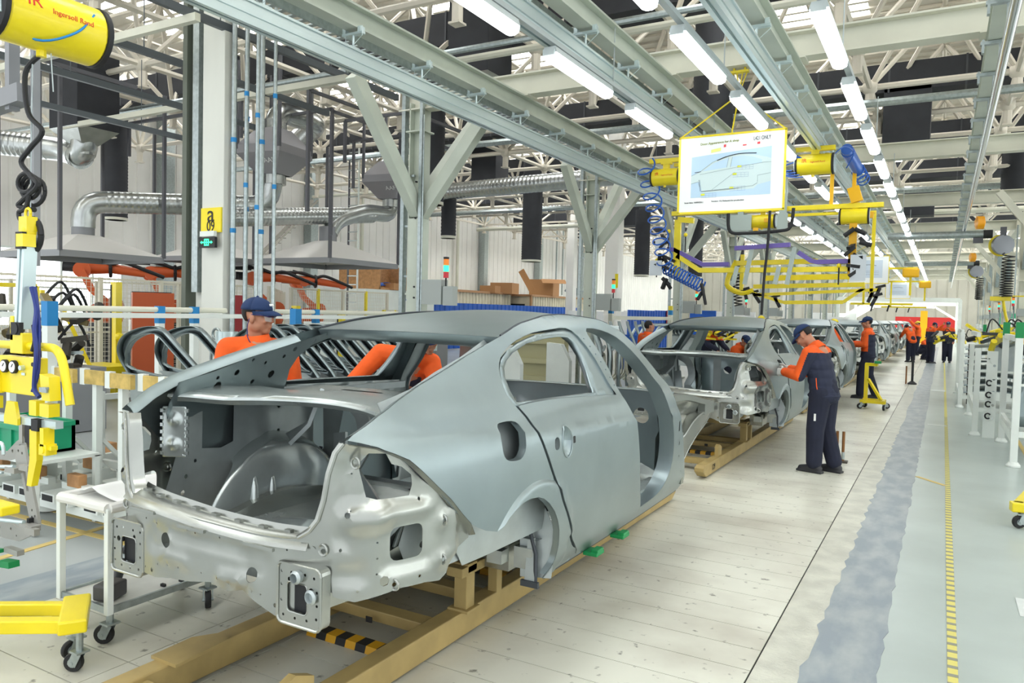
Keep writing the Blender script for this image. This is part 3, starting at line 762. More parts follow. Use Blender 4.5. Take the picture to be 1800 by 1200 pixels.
def underframe_mb():
    m = MB()
    for s_ in (-1, 1):
        P_ = [(s_*.50,2.08,.66),(s_*.50,2.5,.64),(s_*.50,2.85,.70),(s_*.50,3.2,.66),(s_*.56,3.6,.50)]
        m.sweep(spline(P_, 4), [(-.05,-.075),(.05,-.075),(.05,.06),(-.05,.06)])
        m.box((s_*.52, 3.62, .42), (.16, .30, .14))
    m.bar((-.5, 2.62, .62), (.5, 2.62, .62), .10, .07); m.bar((-.5, 3.3, .62), (.5, 3.3, .62), .12, .08)
    return m
def bulkhead_mb():
    fn = lambda x, z: (x, 5.52 + .10 * bead(x, z, 0, .62, .3, .2, .1) - .03 * math.sin(x * 9) * (1 if z < .95 else 0), z)
    out = [(-.76,.50),(-.78,1.16),(.78,1.16),(.76,.50)]
    m = sheet(out, [circ(-.36,.90,.06,16), circ(.575,.965,.062,18), rrect(-.1,1.02,.12,.05,.02), circ(.40,1.05,.02), circ(.2,.8,.018), circ(-.55,1.0,.025)], fn, .06)
    # cowl tray on top, bright
    def cw(u, v):
        x = (u - .5) * 1.60; return (x, 5.40 + v * .22 + .10 * (1 - (x/.8)**2), 1.165 - .05 * sst(.35, .6, v) + .04 * sst(.75, 1, v))
    m.grid(cw, 24, 10)
    return m
def side_cowl_mb():
    """inner hinge pillar and shaped kick panel with round opening"""
    fn = lambda y, z: (.80 - .03 * bead(y, z, 5.25, .72, .20, .22, .05), y, z)
    out = [(5.26,.50),(5.30,.62),(5.31,.78),(5.29,.90),(5.24,1.02),(5.19,1.13),(5.30,1.19),(5.55,1.17),(5.6,.5)]
    m = sheet(out, [circ(5.42,1.0,.012), circ(5.44,.62,.012), rrect(5.46,.84,.03,.05,.01)], fn, .05)
    return m
def front_apron_mb():
    m = MB()
    # upper inner wing panel tapering forward, with pressed beads
    def ap(u, v):
        y = 5.56 + u * 1.30; zt = 1.125 - .13 * u - .04 * u * u; zb = .80 + .06 * u + .10 * math.sin(min(1, u * 1.3) * pi) ** 2
        z = zb + (zt - zb) * v; return (.765 - .05 * (1 - v) - .014 * bead(y, z, 6.0, .98, .35, .05, .03), y, z)
    m.grid(ap, 26, 8)
    m.sweep(spline([(.80,5.54,1.12),(.80,5.9,1.10),(.79,6.35,1.03),(.77,6.84,.955)], 5), [(-.04,-.03),(.03,-.03),(.03,.012),(-.04,.012)])
    m.box((.78, 6.62, .94), (.06, .30, .10)); m.box((.775, 6.86, .93), (.10, .06, .06)); m.box((.80, 6.60, .93), (.012, .10, .06))
    # arched wheel liner: flanged curve rising from the hinge pillar toward the lamp mount
    c = spline([(.79,5.82,.76),(.80,5.93,.79),(.80,6.12,.86),(.80,6.35,.905),(.79,6.62,.905),(.78,6.80,.895)], 6); n = len(c)
    d = [(x - .01, y - .02 + .0, z - .03 - .20 * (1 - (i / (n - 1)) ** 2.2)) for i, (x, y, z) in enumerate(c)]; e = [(x - .16, y, z + .01) for x, y, z in c]
    m.add(c + d + e, [(i, i+1, n+i+1, n+i) for i in range(n-1)] + [(2*n+i, 2*n+i+1, i+1, i) for i in range(n-1)])
    m.tube(c, .011, 6); m.tube(d, .007, 6)
    m.bar((.66, 6.30, .60), (.70, 6.32, .78), .05, .10)
    # lower longitudinal and crash can
    m.sweep(spline([(.48,5.4,.50),(.50,5.7,.56),(.50,6.1,.66),(.50,6.75,.68)], 4), [(-.04,-.06),(.04,-.06),(.04,.06),(-.04,.06)])
    m.box((.50, 6.76, .68), (.13, .02, .17)); m.cyl((.60, 6.0, .98), (.60, 6.0, 1.08), .12, .10, 16)
    m.box((.85, 5.62, .80), (.05, .05, .10)); m.box((.83, 5.72, .50), (.05, .06, .12))
    return m
def front_cross_mb():
    m = MB(); m.bar((-.50, 6.70, .92), (.50, 6.70, .92), .05, .06); m.bar((-.62, 6.66, .98), (.62, 6.66, .98), .05, .03); m.bar((-.45, 6.72, .50), (.45, 6.72, .50), .06, .05)
    for s_ in (-1, 1): m.bar((s_*.45, 6.70, .50), (s_*.48, 6.70, .95), .04, .04)
    return m
def header_mb():
    m = MB()
    m.sweep([(x, 4.86 + .10 * (1 - (x/.62)**2), 1.645 + .02 * (1 - (x/.62)**2)) for x in np.linspace(-.60, .60, 13)], [(-.05,-.012),(.05,-.012),(.05,.012),(-.05,.012)])
    for y, z in ((4.42, 1.69), (3.95, 1.685)): m.sweep([(x, y, z + .018 * (1 - (x/.58)**2)) for x in np.linspace(-.47, .47, 11)], [(-.03,-.01),(.03,-.01),(.03,.008),(-.03,.008)])
    return m
def bpillar_mb():
    def fn(u, v):
        z = .50 + v * 1.15; y = 4.41 - .06 * v + (u - .5) * (.20 - .08 * sst(.2, .9, v)) - .02 * sst(.6, 1, v)
        return (halfw(y, z, False) - .06 - .025 * math.sin(u * pi), y, z)
    return MB().grid(fn, 8, 20)
KEEP = {}
def make_car():
    B0 = (0, 4.4, .36)
    root = thing('car_body_shell', 'largest bare grey metal sedan body, boot opening toward the viewer', 'car body', (XC, 4.4, .36), 0, 'bare metal car bodies on the conveyor')
    loc = (0, -4.4, -.36)
    def part(name, mb, m, solid=0, label=None, ang=.7, smooth=True, offs=0):
        o = mb.build(name, m, root, loc, smooth, ang, solid, offset=offs)
        if solid: o.modifiers['thickness'].use_rim = False
        if label: o['label'] = label
        return o
    sp = side_panel_mb(); part('side_panel', sp, STEEL, .0025, ang=.55); part('side_panel', mirror(sp), STEEL, .0025, ang=.55)
    si = inner_side_mb(); part('inner_side_frame', si, STEELD, .002); part('inner_side_frame', mirror(si), STEEL, .002, 'grey blue pillar panel punched with small round holes')
    rd = rear_door_mb(); df = door_frame_mb(); di = door_inner_mb()
    for s_ in (1, -1):
        d = part('rear_door', rd if s_ == 1 else mirror(rd), STEEL, .002, 'smooth closed rear door skin', ang=.9)
        # window frame, inner panel and handle cup are sub-parts of the door
        for nm, mm, mt in (('window_frame', df, STEEL), ('door_inner_panel', di, STEELD)):
            q = (mm if s_ == 1 else mirror(mm)).build(nm, mt, d, None, True, .8, .002)
        def cup(u, v):
            a = u * 2 * pi; r = v; y = 3.455 + math.cos(a) * .052 * r; z = 1.088 + math.sin(a) * .078 * r
            return (s_ * (halfw(y, z) + .0085 - .034 * (1 - r**3)), y, z)
        k = MB().grid(cup, 20, 6); k.tube([(s_ * (halfw(y, z) + .009), y, z) for y, z in [(3.455 + math.cos(a) * .053, 1.088 + math.sin(a) * .079) for a in np.linspace(0, 2*pi, 20, endpoint=False)]], .004, 5, closed=True)
        k.m = 1; k.add([(s_ * (halfw(y, z) + .0095), y, z) for y, z in rrect(3.535, 1.088, .026, .036, .005)], [tuple(range(16))]); k.m = 0
        k.build('handle_recess', [STEEL, DARK], d)
    part('roof_panel', roof_mb(), STEEL, .002, ang=1.2)
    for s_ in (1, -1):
        m = MB(); m.tube([(s_ * (halfw(y, z, False) - .006), y, z + .001) for y, z in spline(rail[::-1] + [(4.70, 1.70), (4.82, 1.672)], 3)], .006, 6); part('roof_ditch_shade_line', m, SEAL_SHADE)  # dark strip imitating the shade in the groove between roof and rail
    part('roof_bow', header_mb(), STEELD)
    part('rear_panel', rear_panel_mb(), STEELW, .002, 'pale pressed rear cross panel with beads and clip slots')
    cp = crash_plate_mb()
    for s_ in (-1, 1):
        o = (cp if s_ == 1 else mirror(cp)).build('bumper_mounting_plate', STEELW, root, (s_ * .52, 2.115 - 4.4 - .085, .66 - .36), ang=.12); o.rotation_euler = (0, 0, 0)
        t_ = MB(); t_.box((-.01 * s_, .030, -.01), (.104, .03, .114)); t_.box((.062 * s_, .022, .03), (.03, .02, .03)); t_.build('hole_shade_fill', DARK, o)  # black blocks behind the plate holes, standing in for the shade inside
        if s_ == 1:
            t_ = MB(); t_.lathe([(.022, 0), (.026, -.02), (.018, -.03), (.018, -.004)], (.0, -.0, .075), (0, 1, 0), 14); t_.lathe([(.024, .0), (.028, -.012), (.02, -.02), (.016, -.004)], (.068, 0, .012), (0, 1, 0), 16); t_.build('tow_eye_socket', STEELD, o)
    lp = lamp_pocket_mb(); part('lamp_pocket_panel', lp, STEELW, .002, 'pale pressed panel with two large openings for the tail lamp'); part('lamp_pocket_panel', mirror(lp), STEELW, .002)
    part('boot_floor', boot_floor_mb(), [STEELP, COPPER])
    wh = wheelhouse_mb(); part('wheel_housing', wh, STEELP, .002, ang=1.2); part('wheel_housing', mirror(wh), STEELP, .002, 'deep pressed wheel housing bulging into the boot', ang=1.2)
    bs = boot_side_mb(); part('boot_side_wall', bs, STEELD, .002); part('boot_side_wall', mirror(bs), STEELD, .002)
    o = boot_vent_mb().build('lamp_bracket', STEELP, root, (-.690, 2.385 - 4.4, 1.11 - .36), ang=1.0, solid=.002); o.rotation_euler = (0, 0, .5); o['label'] = 'bracket plate with two round pressed bowls'
    part('boot_cross_member', deck_mb(), STEELP, .003, ang=1.0, label='bright bowed panel across the top of the boot')
    part('parcel_shelf', shelf_mb(), STEELP, .003)
    part('seat_back_frame', seat_frame_mb(), STEELD, .003)
    part('floor_pan', floor_pan_mb(), STEELP)
    part('underframe_rail', underframe_mb(), STEELW)
    for s_ in (1, -1):
        m = MB(); m.add([(s_*.87,3.44,.375),(s_*.70,3.42,.36),(s_*.68,3.44,.62),(s_*.72,3.47,.90),(s_*.885,3.46,.60)], [(0,1,2,3,4)]); m.add([(s_*.80,3.39,.34),(s_*.74,3.39,.34),(s_*.745,3.41,.56),(s_*.79,3.41,.58)], [(0,1,2,3)]); part('sill_end_panel', m, STEELD, .004)
        m = MB(); m.tube([(s_*.80,3.40,.35),(s_*.795,3.405,.50),(s_*.76,3.41,.60),(s_*.75,3.42,.74),(s_*.74,3.45,.88)], .011, 6); m.box((s_*.775, 3.385, .345), (.10, .02, .03)); part('end_sealer', m, SEAL_SHADE)
        m = MB(); m.sweep([(s_*(halfw(y, .362) - .004), y, .366) for y in np.linspace(3.46, 5.80, 20)], [(-.006, -.008), (.006, -.008), (.006, .010), (-.006, .010)]); part('sill_sealer', m, SEAL_SHADE)
    part('bulkhead', bulkhead_mb(), STEEL, .002)
    sc_ = side_cowl_mb(); part('hinge_pillar_panel', sc_, STEEL, .002); part('hinge_pillar_panel', mirror(sc_), STEEL, .002)
    fa = front_apron_mb(); part('front_apron', fa, STEELW, .002); part('front_apron', mirror(fa), STEELW, .002)
    part('front_cross_member', front_cross_mb(), STEEL)
    bp = bpillar_mb(); part('centre_pillar', bp, STEELD, .002); part('centre_pillar', mirror(bp), STEELD, .002)
    return root
car = make_car()
CAR_PITCH = 6.52
car_lab = ['second car body, bare grey metal, beside the stooping worker', 'third car body, bare grey metal, behind the yellow wheeled stand', 'fourth car body down the line, beside the facing worker', 'fifth bare car body down the line', 'sixth bare car body down the line', 'seventh bare car body, small near the bright tunnel', 'eighth bare car body, small near the bright tunnel', 'ninth and farthest bare car body at the tunnel mouth']
for k in range(8):
    copy_tree(car, None, car_lab[k], 'bare metal car bodies on the conveyor', (XC, 4.4 + CAR_PITCH * (k + 1), .36))

# ---------------------------------------------------------------- carrier skids
NUMM = mat('black_stencil', '#1c1a16', .6)
def make_skid():
    root = thing('carrier_skid', 'mustard steel skid carrying the nearest car body', 'conveyor skid', (XC, 4.15, 0), 0, 'carrier skids on the line')
    Y0, Y1 = 1.38 - 4.15, 6.95 - 4.15
    for s_ in (-1, 1):
        m = MB(); prof = [(Y0, .09), (Y0 + .12, .02), (Y1 - .10, .02), (Y1, .07), (Y1, .12), (Y1 - .06, .15), (Y0 + .06, .15), (Y0, .13)]
        x0 = s_ * .38; m.prism(prof, x0 - .05, x0 + .05, lambda a, b, c: (c, a, b)); m.build('runner', SKID, root, bevel=.006, smooth=False)
    for k, y in enumerate((1.95, 3.15, 3.65, 5.6, 6.6)):
        MB().bar((-.33, y - 4.15, .10), (.33, y - 4.15, .10), .10, .06).build('cross_member', SKID, root, bevel=.005, smooth=False)
    for y in (3.45, 5.5):
        for s_ in (-1, 1):
            m = MB(); m.bar((s_*.40, y - 4.15 - .10, .14), (s_*.40, y - 4.15 - .10, .36), .08); m.bar((s_*.40, y - 4.15 + .22, .14), (s_*.40, y - 4.15 + .22, .36), .06)
            m.bar((s_*.40, y - 4.15 - .2, .37), (s_*.40, y - 4.15 + .34, .37), .10, .05); m.box((s_*.40, y - 4.15 - .10, .155), (.13, .13, .015)); m.build('support_post', SKID, root, smooth=False, bevel=.004)
        MB().bar((-.45, y - 4.15 - .10, .38), (.45, y - 4.15 - .10, .38), .09, .05).build('support_beam', SKID, root, smooth=False, bevel=.004)
    m = MB(); m.prism([(0, 0), (.16, 0), (.16, .10), (.06, .14), (0, .12)], -.02, .02, lambda a, b, c: (.38 + c, 2.08 - 4.15 + a, .14 + b)); m.build('stop_bracket', SKID, root, smooth=False)
    m = MB(); m.prism([(-.20, -.09), (.02, -.10), (.14, -.02), (.10, .06), (-.2, .08)], .15, .165, lambda a, b, c: (-.36 + b, 2.3 - 4.15 + a, c)); m.build('guide_plate', SKID, root, smooth=False)
    for y in (3.3, 6.0): MB().box((.34 * 0 + .0, y - 4.15 - .25, .10), (.04, .006, .03)).build('sensor', BLACK, root, smooth=False)
    return root
def number(root, s):
    o = text(s, .09, frame((.432, 1.78 - 4.15, .085), (0, 1, 0), (1, 0, 0)), NUMM, root, 'stencilled_number', .001); return o
skid = make_skid(); number(skid, '129')
sl = ['second skid', 'third skid', 'fourth skid', 'fifth skid', 'sixth skid', 'seventh skid', 'eighth skid', 'ninth skid']
for k in range(8):
    c_ = copy_tree(skid, None, 'mustard steel skid, %s down the line, under its car body' % sl[k].split()[0] if k else 'mustard steel skid stencilled 129 under the second car body', 'carrier skids on the line', (XC, 4.15 + CAR_PITCH * (k + 1), 0))
# striped bars lying on the deck between the runners
HZ = mat('hazard_yellow', '#e0a81c', .5)
def hazard_bar(x0, x1, y, label):
    m = MB(); n = 9; w_ = (x1 - x0) / n
    for i in range(n):
        m.m = i % 2; a = x0 + w_ * i; q = [(-.05, 0), (.05, 0), (.038, .035), (-.038, .035)]
        m.prism(q, a, a + w_, lambda p, q_, c: (c, y + p + 0.0 * c, q_))
    o = m.build('striped_floor_bar', [HZ, BLACK], smooth=False); tag(o, label, 'floor bar', 'yellow and black striped bars between the runners'); return o
for k in range(5):
    for j, (dy, w_) in enumerate(((2.95, 1), (4.25, 1), (.60, 1))):
        y = dy + CAR_PITCH * k
        if k == 0 and j == 2: y = 7.25
        elif j == 2: y = 7.25 + CAR_PITCH * k
        nm = 'of the %s car body' % ['nearest', 'second', 'third', 'fourth', 'fifth'][k]
        hazard_bar(XC - .30, XC + .30, y, 'yellow black striped floor bar ' + (['toward the boot ', 'amidships ', 'in the gap ahead '][j]) + nm)
# green locating blocks on the near runner
for k, y in enumerate((4.03, 4.44)):
    m = MB(); m.box((-.01, 0, 0), (.09, .11, .022)); m.box((.012, 0, .016), (.045, .09, .02)); o = m.build('locating_pad', GREENM, None, (XC + .86, y, .352), smooth=False, bevel=.005)
    tag(o, 'green plastic pad clipped under the sill below the rear door, ' + ('nearer one' if k == 0 else 'farther one'), 'pad', 'green pads under the near sill')
# ================================================================ OVERHEAD STEELWORK
def ibeam(m, p, q, w, h, t=.02):
    """I section between p and q, flanges horizontal"""
    p = Vector(p); q = Vector(q); u = Vector((0, 0, 1))
    m.bar(p + u*(h/2 - t/2), q + u*(h/2 - t/2), w, t); m.bar(p - u*(h/2 - t/2), q - u*(h/2 - t/2), w, t); m.bar(p, q, t*.8, h - 2*t)
BAYS = [8.58 + 6 * n for n in range(9)]
BN = ['nearest', 'second', 'third', 'fourth', 'fifth', 'sixth', 'seventh', 'eighth', 'ninth']
# line columns on the left of the conveyor
XL, XR = -6.45, 1.84
for n, y in enumerate(BAYS):
    root = thing('steel_column', 'sage green steel column with braces left of the line, %s counting from the near end' % BN[n], 'column', (XL, y, 0), 0, 'line columns on the left'); root['kind'] = 'structure'
    m = MB(); ibw = .15
    for s_ in (-1, 1): m.box((s_*.10, 0, 2.3), (.018, .20, 4.6))
    m.box((0, 0, 2.3), (.20, .014, 4.6)); m.box((0, 0, .015), (.42, .42, .03)); m.box((0, 0, 1.95), (.24, .24, .03)); m.box((0, 0, 4.2), (.30, .26, .02)); m.box((.0, -.11, 1.5), (.19, .01, 3.0))
    m.build('shaft', SAGE, root, smooth=False)
    m = MB(); m.bar((0, -.02, 3.08), (0, -1.38, 4.62), .19, .15, (1, 0, 0)); m.build('brace', SAGE, root, smooth=False, bevel=.006)
    m = MB(); m.bar((0, .02, 3.20), (0, 1.40, 4.62), .19, .15, (1, 0, 0)); m.build('brace', SAGE, root, smooth=False, bevel=.006)
    m = MB(); m.bar((.05, 0, 3.05), (1.02, 0, 4.25), .17, .15, (0, 1, 0)); m.build('brace', SAGE, root, smooth=False, bevel=.006)
    m = MB(); m.box((-.22, -.05, 2.6), (.06, .09, 5.2)); m.box((.13, -.13, 2.4), (.05, .05, 4.4)); m.cyl((.17, -.14, 0), (.17, -.14, 4.4), .012, n=6)
    for z in (1.6, 2.2, 2.9, 3.6): m.box((-.14, -.05, z), (.20, .03, .03))
    m.build('conduit', GALV, root, smooth=False)
    for z in (3.15, 3.05): pass
    m = MB()
    for z in (3.0, 3.2, 3.5, 2.05, 1.9): m.cyl((.04, -.13, z), (.04, -.10, z), .014, n=6)
    m.build('bolt', BLACK, root, smooth=False)
# right-hand columns
RB = [18.55 + 6.05 * n for n in range(6)]
for n, y in enumerate(RB):
    root = thing('steel_column', 'cream steel column right of the aisle, %s counting from the near end' % BN[n], 'column', (XR, y, 0), 0, 'columns right of the aisle'); root['kind'] = 'structure'
    m = MB()
    for s_ in (-1, 1): m.box((s_*.12, 0, 2.3), (.018, .24, 4.6))
    m.box((0, 0, 2.3), (.24, .014, 4.6)); m.box((0, -.13, 1.3), (.20, .01, 2.6)); m.box((0, 0, 2.9), (.27, .27, .02)); m.build('shaft', CREAM, root, smooth=False)
    MB().bar((-.05, 0, 3.25), (-.95, 0, 4.45), .14, .12, (0, 1, 0)).build('brace', CREAM, root, smooth=False, bevel=.006)
    MB().bar((0, -.02, 3.25), (0, -1.1, 4.6), .14, .12, (1, 0, 0)).build('brace', GALV, root, smooth=False, bevel=.006)
    m = MB(); m.box((.0, -.2, 2.05), (.30, .10, .20)); m.build('junction_box', mat('grey_panel_box', '#a9b0ac', .45), root, smooth=False)
    m = MB(); m.cyl((-.2, -.15, 0), (-.2, -.15, 4.4), .02, n=6); m.cyl((.2, -.15, 0), (.2, -.15, 4.4), .02, n=6); m.build('conduit', GALV, root)
def andon(loc, lab, s=1.0, parent=None):
    root = thing('mounted_signal_tower', lab, 'signal light', loc, 0, 'red, green and orange signal towers')
    MB().cyl((0, 0, 0), (0, 0, .10*s), .010*s, n=8).build('pole', BLACK, root)
    for k, (nm, c, e) in enumerate((('red_lens', '#b51e28', .2), ('green_lens', '#27e08a', 1.6), ('orange_lens', '#d9791c', .3))):
        MB().cyl((0, 0, (.10 + .075*k)*s), (0, 0, (.17 + .075*k)*s), .032*s, n=12).build(nm, mat('lens_' + nm, c, .3, emit=e), root)
    MB().cyl((0, 0, .322*s), (0, 0, .345*s), .034*s, n=12).build('cap', BLACK, root)
    return root
for n, y in enumerate(BAYS[:5]):
    m = MB(); m.box((0, 0, 0), (.34, .16, .34)); m.box((.28, -.02, -.05), (.16, .12, .26)); o = m.build('mounted_junction_box', mat('grey_panel_box', '#a9b0ac', .45), None, (XL + .34, y - .06, 1.98), smooth=False)
    tag(o, 'grey junction box on the %s left line column' % BN[n], 'junction box', 'grey boxes on the line columns')
    andon((XL + .56, y - .1, 2.06), 'signal tower with green light lit, on the %s left line column' % BN[n], 1.15)
for n, y in enumerate(RB[:4]):
    andon((XR - .22, y - .2, 2.12), 'signal tower with green light lit, on the %s right column' % BN[n], 1.0)
# cross beams
for n, y in enumerate(BAYS):
    m = MB(); ibeam(m, (XL - .3, y, 4.64), (XR + 3, y, 4.64), .20, .28)
    for x in (-4.8, -2.88, -1.5, .32): m.box((x, y, 4.49), (.26, .26, .02))
    o = m.build('cross_beam', CREAM, smooth=False); struct(o, 'cream cross beam over the line, %s counting from the near end' % BN[n])
m = MB(); m.bar((XR, 12, 4.62), (XR, 60, 4.62), .2, .24); struct(m.build('longitudinal_beam', CREAM, smooth=False))
# running beams with rails hung below them
def runway(x, y0, y1, lab, col, rail=True, lat=True):
    m = MB(); ibeam(m, (x, y0, 4.385), (x, y1, 4.385), .15, .21); o = m.build('runway_beam', col, smooth=False); struct(o, 'green grey beam carrying the %s' % lab)
    if not rail: return
    root = thing('overhead_rail', 'long ' + lab, 'rail', (x, y0, 3.935), 0, 'overhead rails along the line')
    L = y1 - y0; pr = [(-.035, 0), (-.035, .15), (-.05, .15), (-.05, .17), (.05, .17), (.05, .15), (.035, .15), (.035, .10), (.045, .095), (.045, .055), (.035, .05), (.035, 0), (.05, 0), (.05, -.025), (.012, -.025), (.012, 0), (-.012, 0), (-.012, -.025), (-.05, -.025), (-.05, 0)]
    MB().sweep([(0, 0, 0), (0, L, 0)], pr).build('profile', ALU, root, smooth=False)
    hg = MB(); hg.cyl((0, 0, .165), (0, 0, .30), .012, n=6); hg.box((0, 0, .305), (.24, .05, .022)); hg.box((0, 0, .18), (.05, .12, .02))
    for s_ in (-1, 1): hg.box((s_*.09, 0, .335), (.035, .06, .05)); hg.cyl((s_*.10, 0, .29), (s_*.10, 0, .37), .008, n=6)
    hg.tube([(.1, 0, .36), (.13, -.03, .27), (.02, -.05, .17)], .003, 4); hg.tube([(-.1, 0, .36), (-.13, .04, .27), (-.02, .05, .17)], .003, 4)
    hm = hg.data('hanger', ALU, False); y = .55
    while y < L:
        h_ = bpy.data.objects.new('hanger', hm); C.objects.link(h_); h_.parent = root; h_.location = (0, y, 0); y += 1.05
    if lat:
        m = MB(); m.bx((-.42, 0, .30), (-.40, L, .38)); m.bx((-.18, 0, .30), (-.16, L, .38)); y = 0
        while y < L: m.bx((-.40, y, .31), (-.18, y + .05, .32)); y += .12 if y < 14 else .5
        o = m.build('hanging_cable_tray', GALV, None, (x, y0, 3.95), smooth=False); tag(o, 'perforated galvanised cable tray beside the ' + lab, 'cable tray', 'cable trays along the overhead rails')
runway(-4.8, .6, 50, 'pale aluminium rail on the far left above the racks', SAGE)
runway(-2.88, 1.5, 50, 'pale aluminium rail above the left side of the cars', SAGE)
runway(-1.5, 2.0, 55, 'pale aluminium rail above the right side of the cars', SAGE, lat=False)
runway(.32, 2.5, 55, 'polished round rail above the aisle', SAGE, rail=False)
root = thing('overhead_rail', 'long polished steel tube rail above the aisle at right', 'rail', (.34, 2.5, 3.9), 0, 'overhead rails along the line')
MB().cyl((0, 0, 0), (0, 52, 0), .038, n=14).build('tube', mat('polished_tube', '#d5dade', .15, .9), root)
m = MB(); m.box((-.05, 0, .36), (.20, .05, .03)); m.cyl((0, 0, .03), (0, 0, .37), .01, n=6); m.box((-.13, 0, .33), (.02, .06, .12)); hm = m.data('hanger', GALV, False); y = .6
while y < 52:
    h_ = bpy.data.objects.new('hanger', hm); C.objects.link(h_); h_.parent = root; h_.location = (0, y, 0); y += 1.0
# tube lights: three rows
HOUS = mat('light_housing_grey', '#b9c2c2', .4)
def make_light():
    root = thing('ceiling_light', 'lit tube light', 'light fitting', (0, 0, 0))
    def prof(z0, w, h): return [(-w/2, 0), (-w/2*.8, -h), (w/2*.8, -h), (w/2, 0)]
    m = MB(); m.sweep([(0, -.60, 0), (0, .60, 0)], [(-.065, 0), (-.05, .05), (.05, .05), (.065, 0)]); m.build('housing', HOUS, root, smooth=False)
    m = MB(); m.sweep([(0, -.60, 0), (0, -.57, 0), (0, .57, 0), (0, .60, 0)], [(-.06, 0), (-.052, -.045), (-.02, -.06), (.02, -.06), (.052, -.045), (.06, 0)]); m.build('diffuser', TUBE, root, ang=.9)
    for y in (-.61, .61): MB().box((0, y, .0), (.10, .03, .05)).build('end_cap', HOUS, root, smooth=False)
    return root
L0 = make_light(); L0['kind'] = 'thing'; first = True
rown = {-.81: 'the right row above the aisle edge', -1.78: 'the middle row over the cars', -2.83: 'the left row beside the rail'}
ordn = ['nearest', 'second', 'third', 'fourth', 'fifth', 'sixth', 'seventh', 'eighth', 'ninth', 'tenth', 'eleventh', 'twelfth']
for x, rn in rown.items():
    for k in range(26):
        y = 6.06 - 1.80 + 1.80 * k
        if x == -2.83 and k > 16: continue
        lab = ('lit white tube light, %s in %s' % (ordn[k], rn)) if k < 12 else 'small distant tube light far down ' + rn
        if first: o = L0; o.location = (x, y, 3.82); o['label'] = lab; o['group'] = 'tube lights over the line'; first = False
        else: copy_tree(L0, None, lab, 'tube lights over the line', (x, y, 3.82))
    m = MB(); m.bx((x - .025, 2, 3.90), (x + .025, 52 if x != -2.83 else 36, 3.94)); y = 3.2
    while y < 50 and not (x == -2.83 and y > 34): m.cyl((x, y, 3.94), (x, y, 4.5), .006, n=5); y += 3.6
    o = m.build('light_trunking_rail', HOUS, smooth=False); tag(o, 'thin metal trunking that carries %s of tube lights' % rn.split(' row')[0] + ' row', 'trunking', 'trunking above the tube lights')
# ---------------------------------------------------------------- black fabric air ducts
def ribtube(m, p, q, r, n=18, pitch=.09, amp=.012):
    p = Vector(p); q = Vector(q); d = q - p; k = max(2, int(d.length / pitch)); pts = []; rs = []
    for i in range(2 * k + 1): pts.append(p + d * (i / (2*k))); rs.append(r + (amp if i % 2 else 0))
    return m.tube(pts, rs, n)
def dropbox(x, y, z0, w, d, h, lab, hood=True):
    root = thing('hanging_duct_box', lab, 'air duct', (x, y, z0), 0, 'black square drop ducts under the roof')
    m = MB(); m.bx((-w/2, -d/2, 0), (w/2, d/2, h)); m.build('casing', BLKD, root, smooth=False, bevel=.01)
    if hood: m = MB(); m.add([(-w/2, -d/2, 0), (w/2, -d/2, 0), (w/2, d/2, 0), (-w/2, d/2, 0), (-w*.2, -d*.2, -.3), (w*.2, -d*.2, -.3), (w*.2, d*.2, -.3), (-w*.2, d*.2, -.3)], [(0,1,5,4),(1,2,6,5),(2,3,7,6),(3,0,4,7),(4,5,6,7)]); m.cyl((0, 0, -.3), (0, 0, -.5), w*.2, n=14); m.build('reducer', DUCT, root, smooth=False)
    return root
dropbox(-15.8, 9.4, 5.3, 1.0, .9, 1.6, 'black square drop duct at upper left above the silver pipe')
dropbox(-7.6, 11.9, 6.0, .85, .85, 1.5, 'large black square drop duct at top centre beside the rail')
dropbox(-12.7, 20.6, 5.6, .9, .8, 1.3, 'small black square duct above the second line column', False)
dropbox(-11.7, 30.6, 5.5, .9, .8, 1.2, 'distant black square duct left of the hanging sign', False)
dropbox(-.9, 19.5, 5.6, .95, .8, 1.5, 'black square drop duct above the right end of the light rows', False)
dropbox(-.95, 31.6, 5.6, 1.0, .8, .9, 'farther black square duct above the aisle', False)
def roundduct(x, y, z0, z1, r, lab):
    root = thing('hanging_ribbed_duct', lab, 'air duct', (x, y, z0), 0, 'black ribbed vertical ducts')
    m = MB(); ribtube(m, (0, 0, .06), (0, 0, z1 - z0), r); m.build('hose', BLKD, root, ang=1.2)
    MB().lathe([(r*1.02, 0), (r*1.02, .07), (r*.9, .07), (r*.9, 0)], n=18).build('rim', CREAM, root)
for a in ((-20.5, 13.1, 4.05, 7.6, .30, 'thick black ribbed duct on the far left before the white wall'), (-10.6, 14.6, 4.2, 7.4, .28, 'black ribbed duct directly behind the nearest line column'), (-13.4, 24.8, 3.6, 7.4, .36, 'black ribbed duct hanging over the cardboard boxes'), (-4.5, 16.4, 5.0, 8.2, .42, 'black round duct above the hanging sign'), (1.75, 27.6, 5.5, 7.8, .40, 'black round duct at the right above the columns'),
          (-11.9, 17.2, 3.7, 5.0, .2, 'thin black ribbed duct low behind the nearest line column'), (-10.8, 29.5, 3.3, 6, .3, 'black ribbed duct hanging left of the blue coil hose'), (-9.6, 33, 3.4, 6, .3, 'black ribbed duct seen below the yellow door frame'), (-9.0, 38, 3.5, 6.2, .35, 'farthest black ribbed duct below the yellow door frame'), (-14.0, 11.2, 3.9, 7.5, .28, 'black ribbed duct left of the silver pyramid ducts')):
    roundduct(*a)
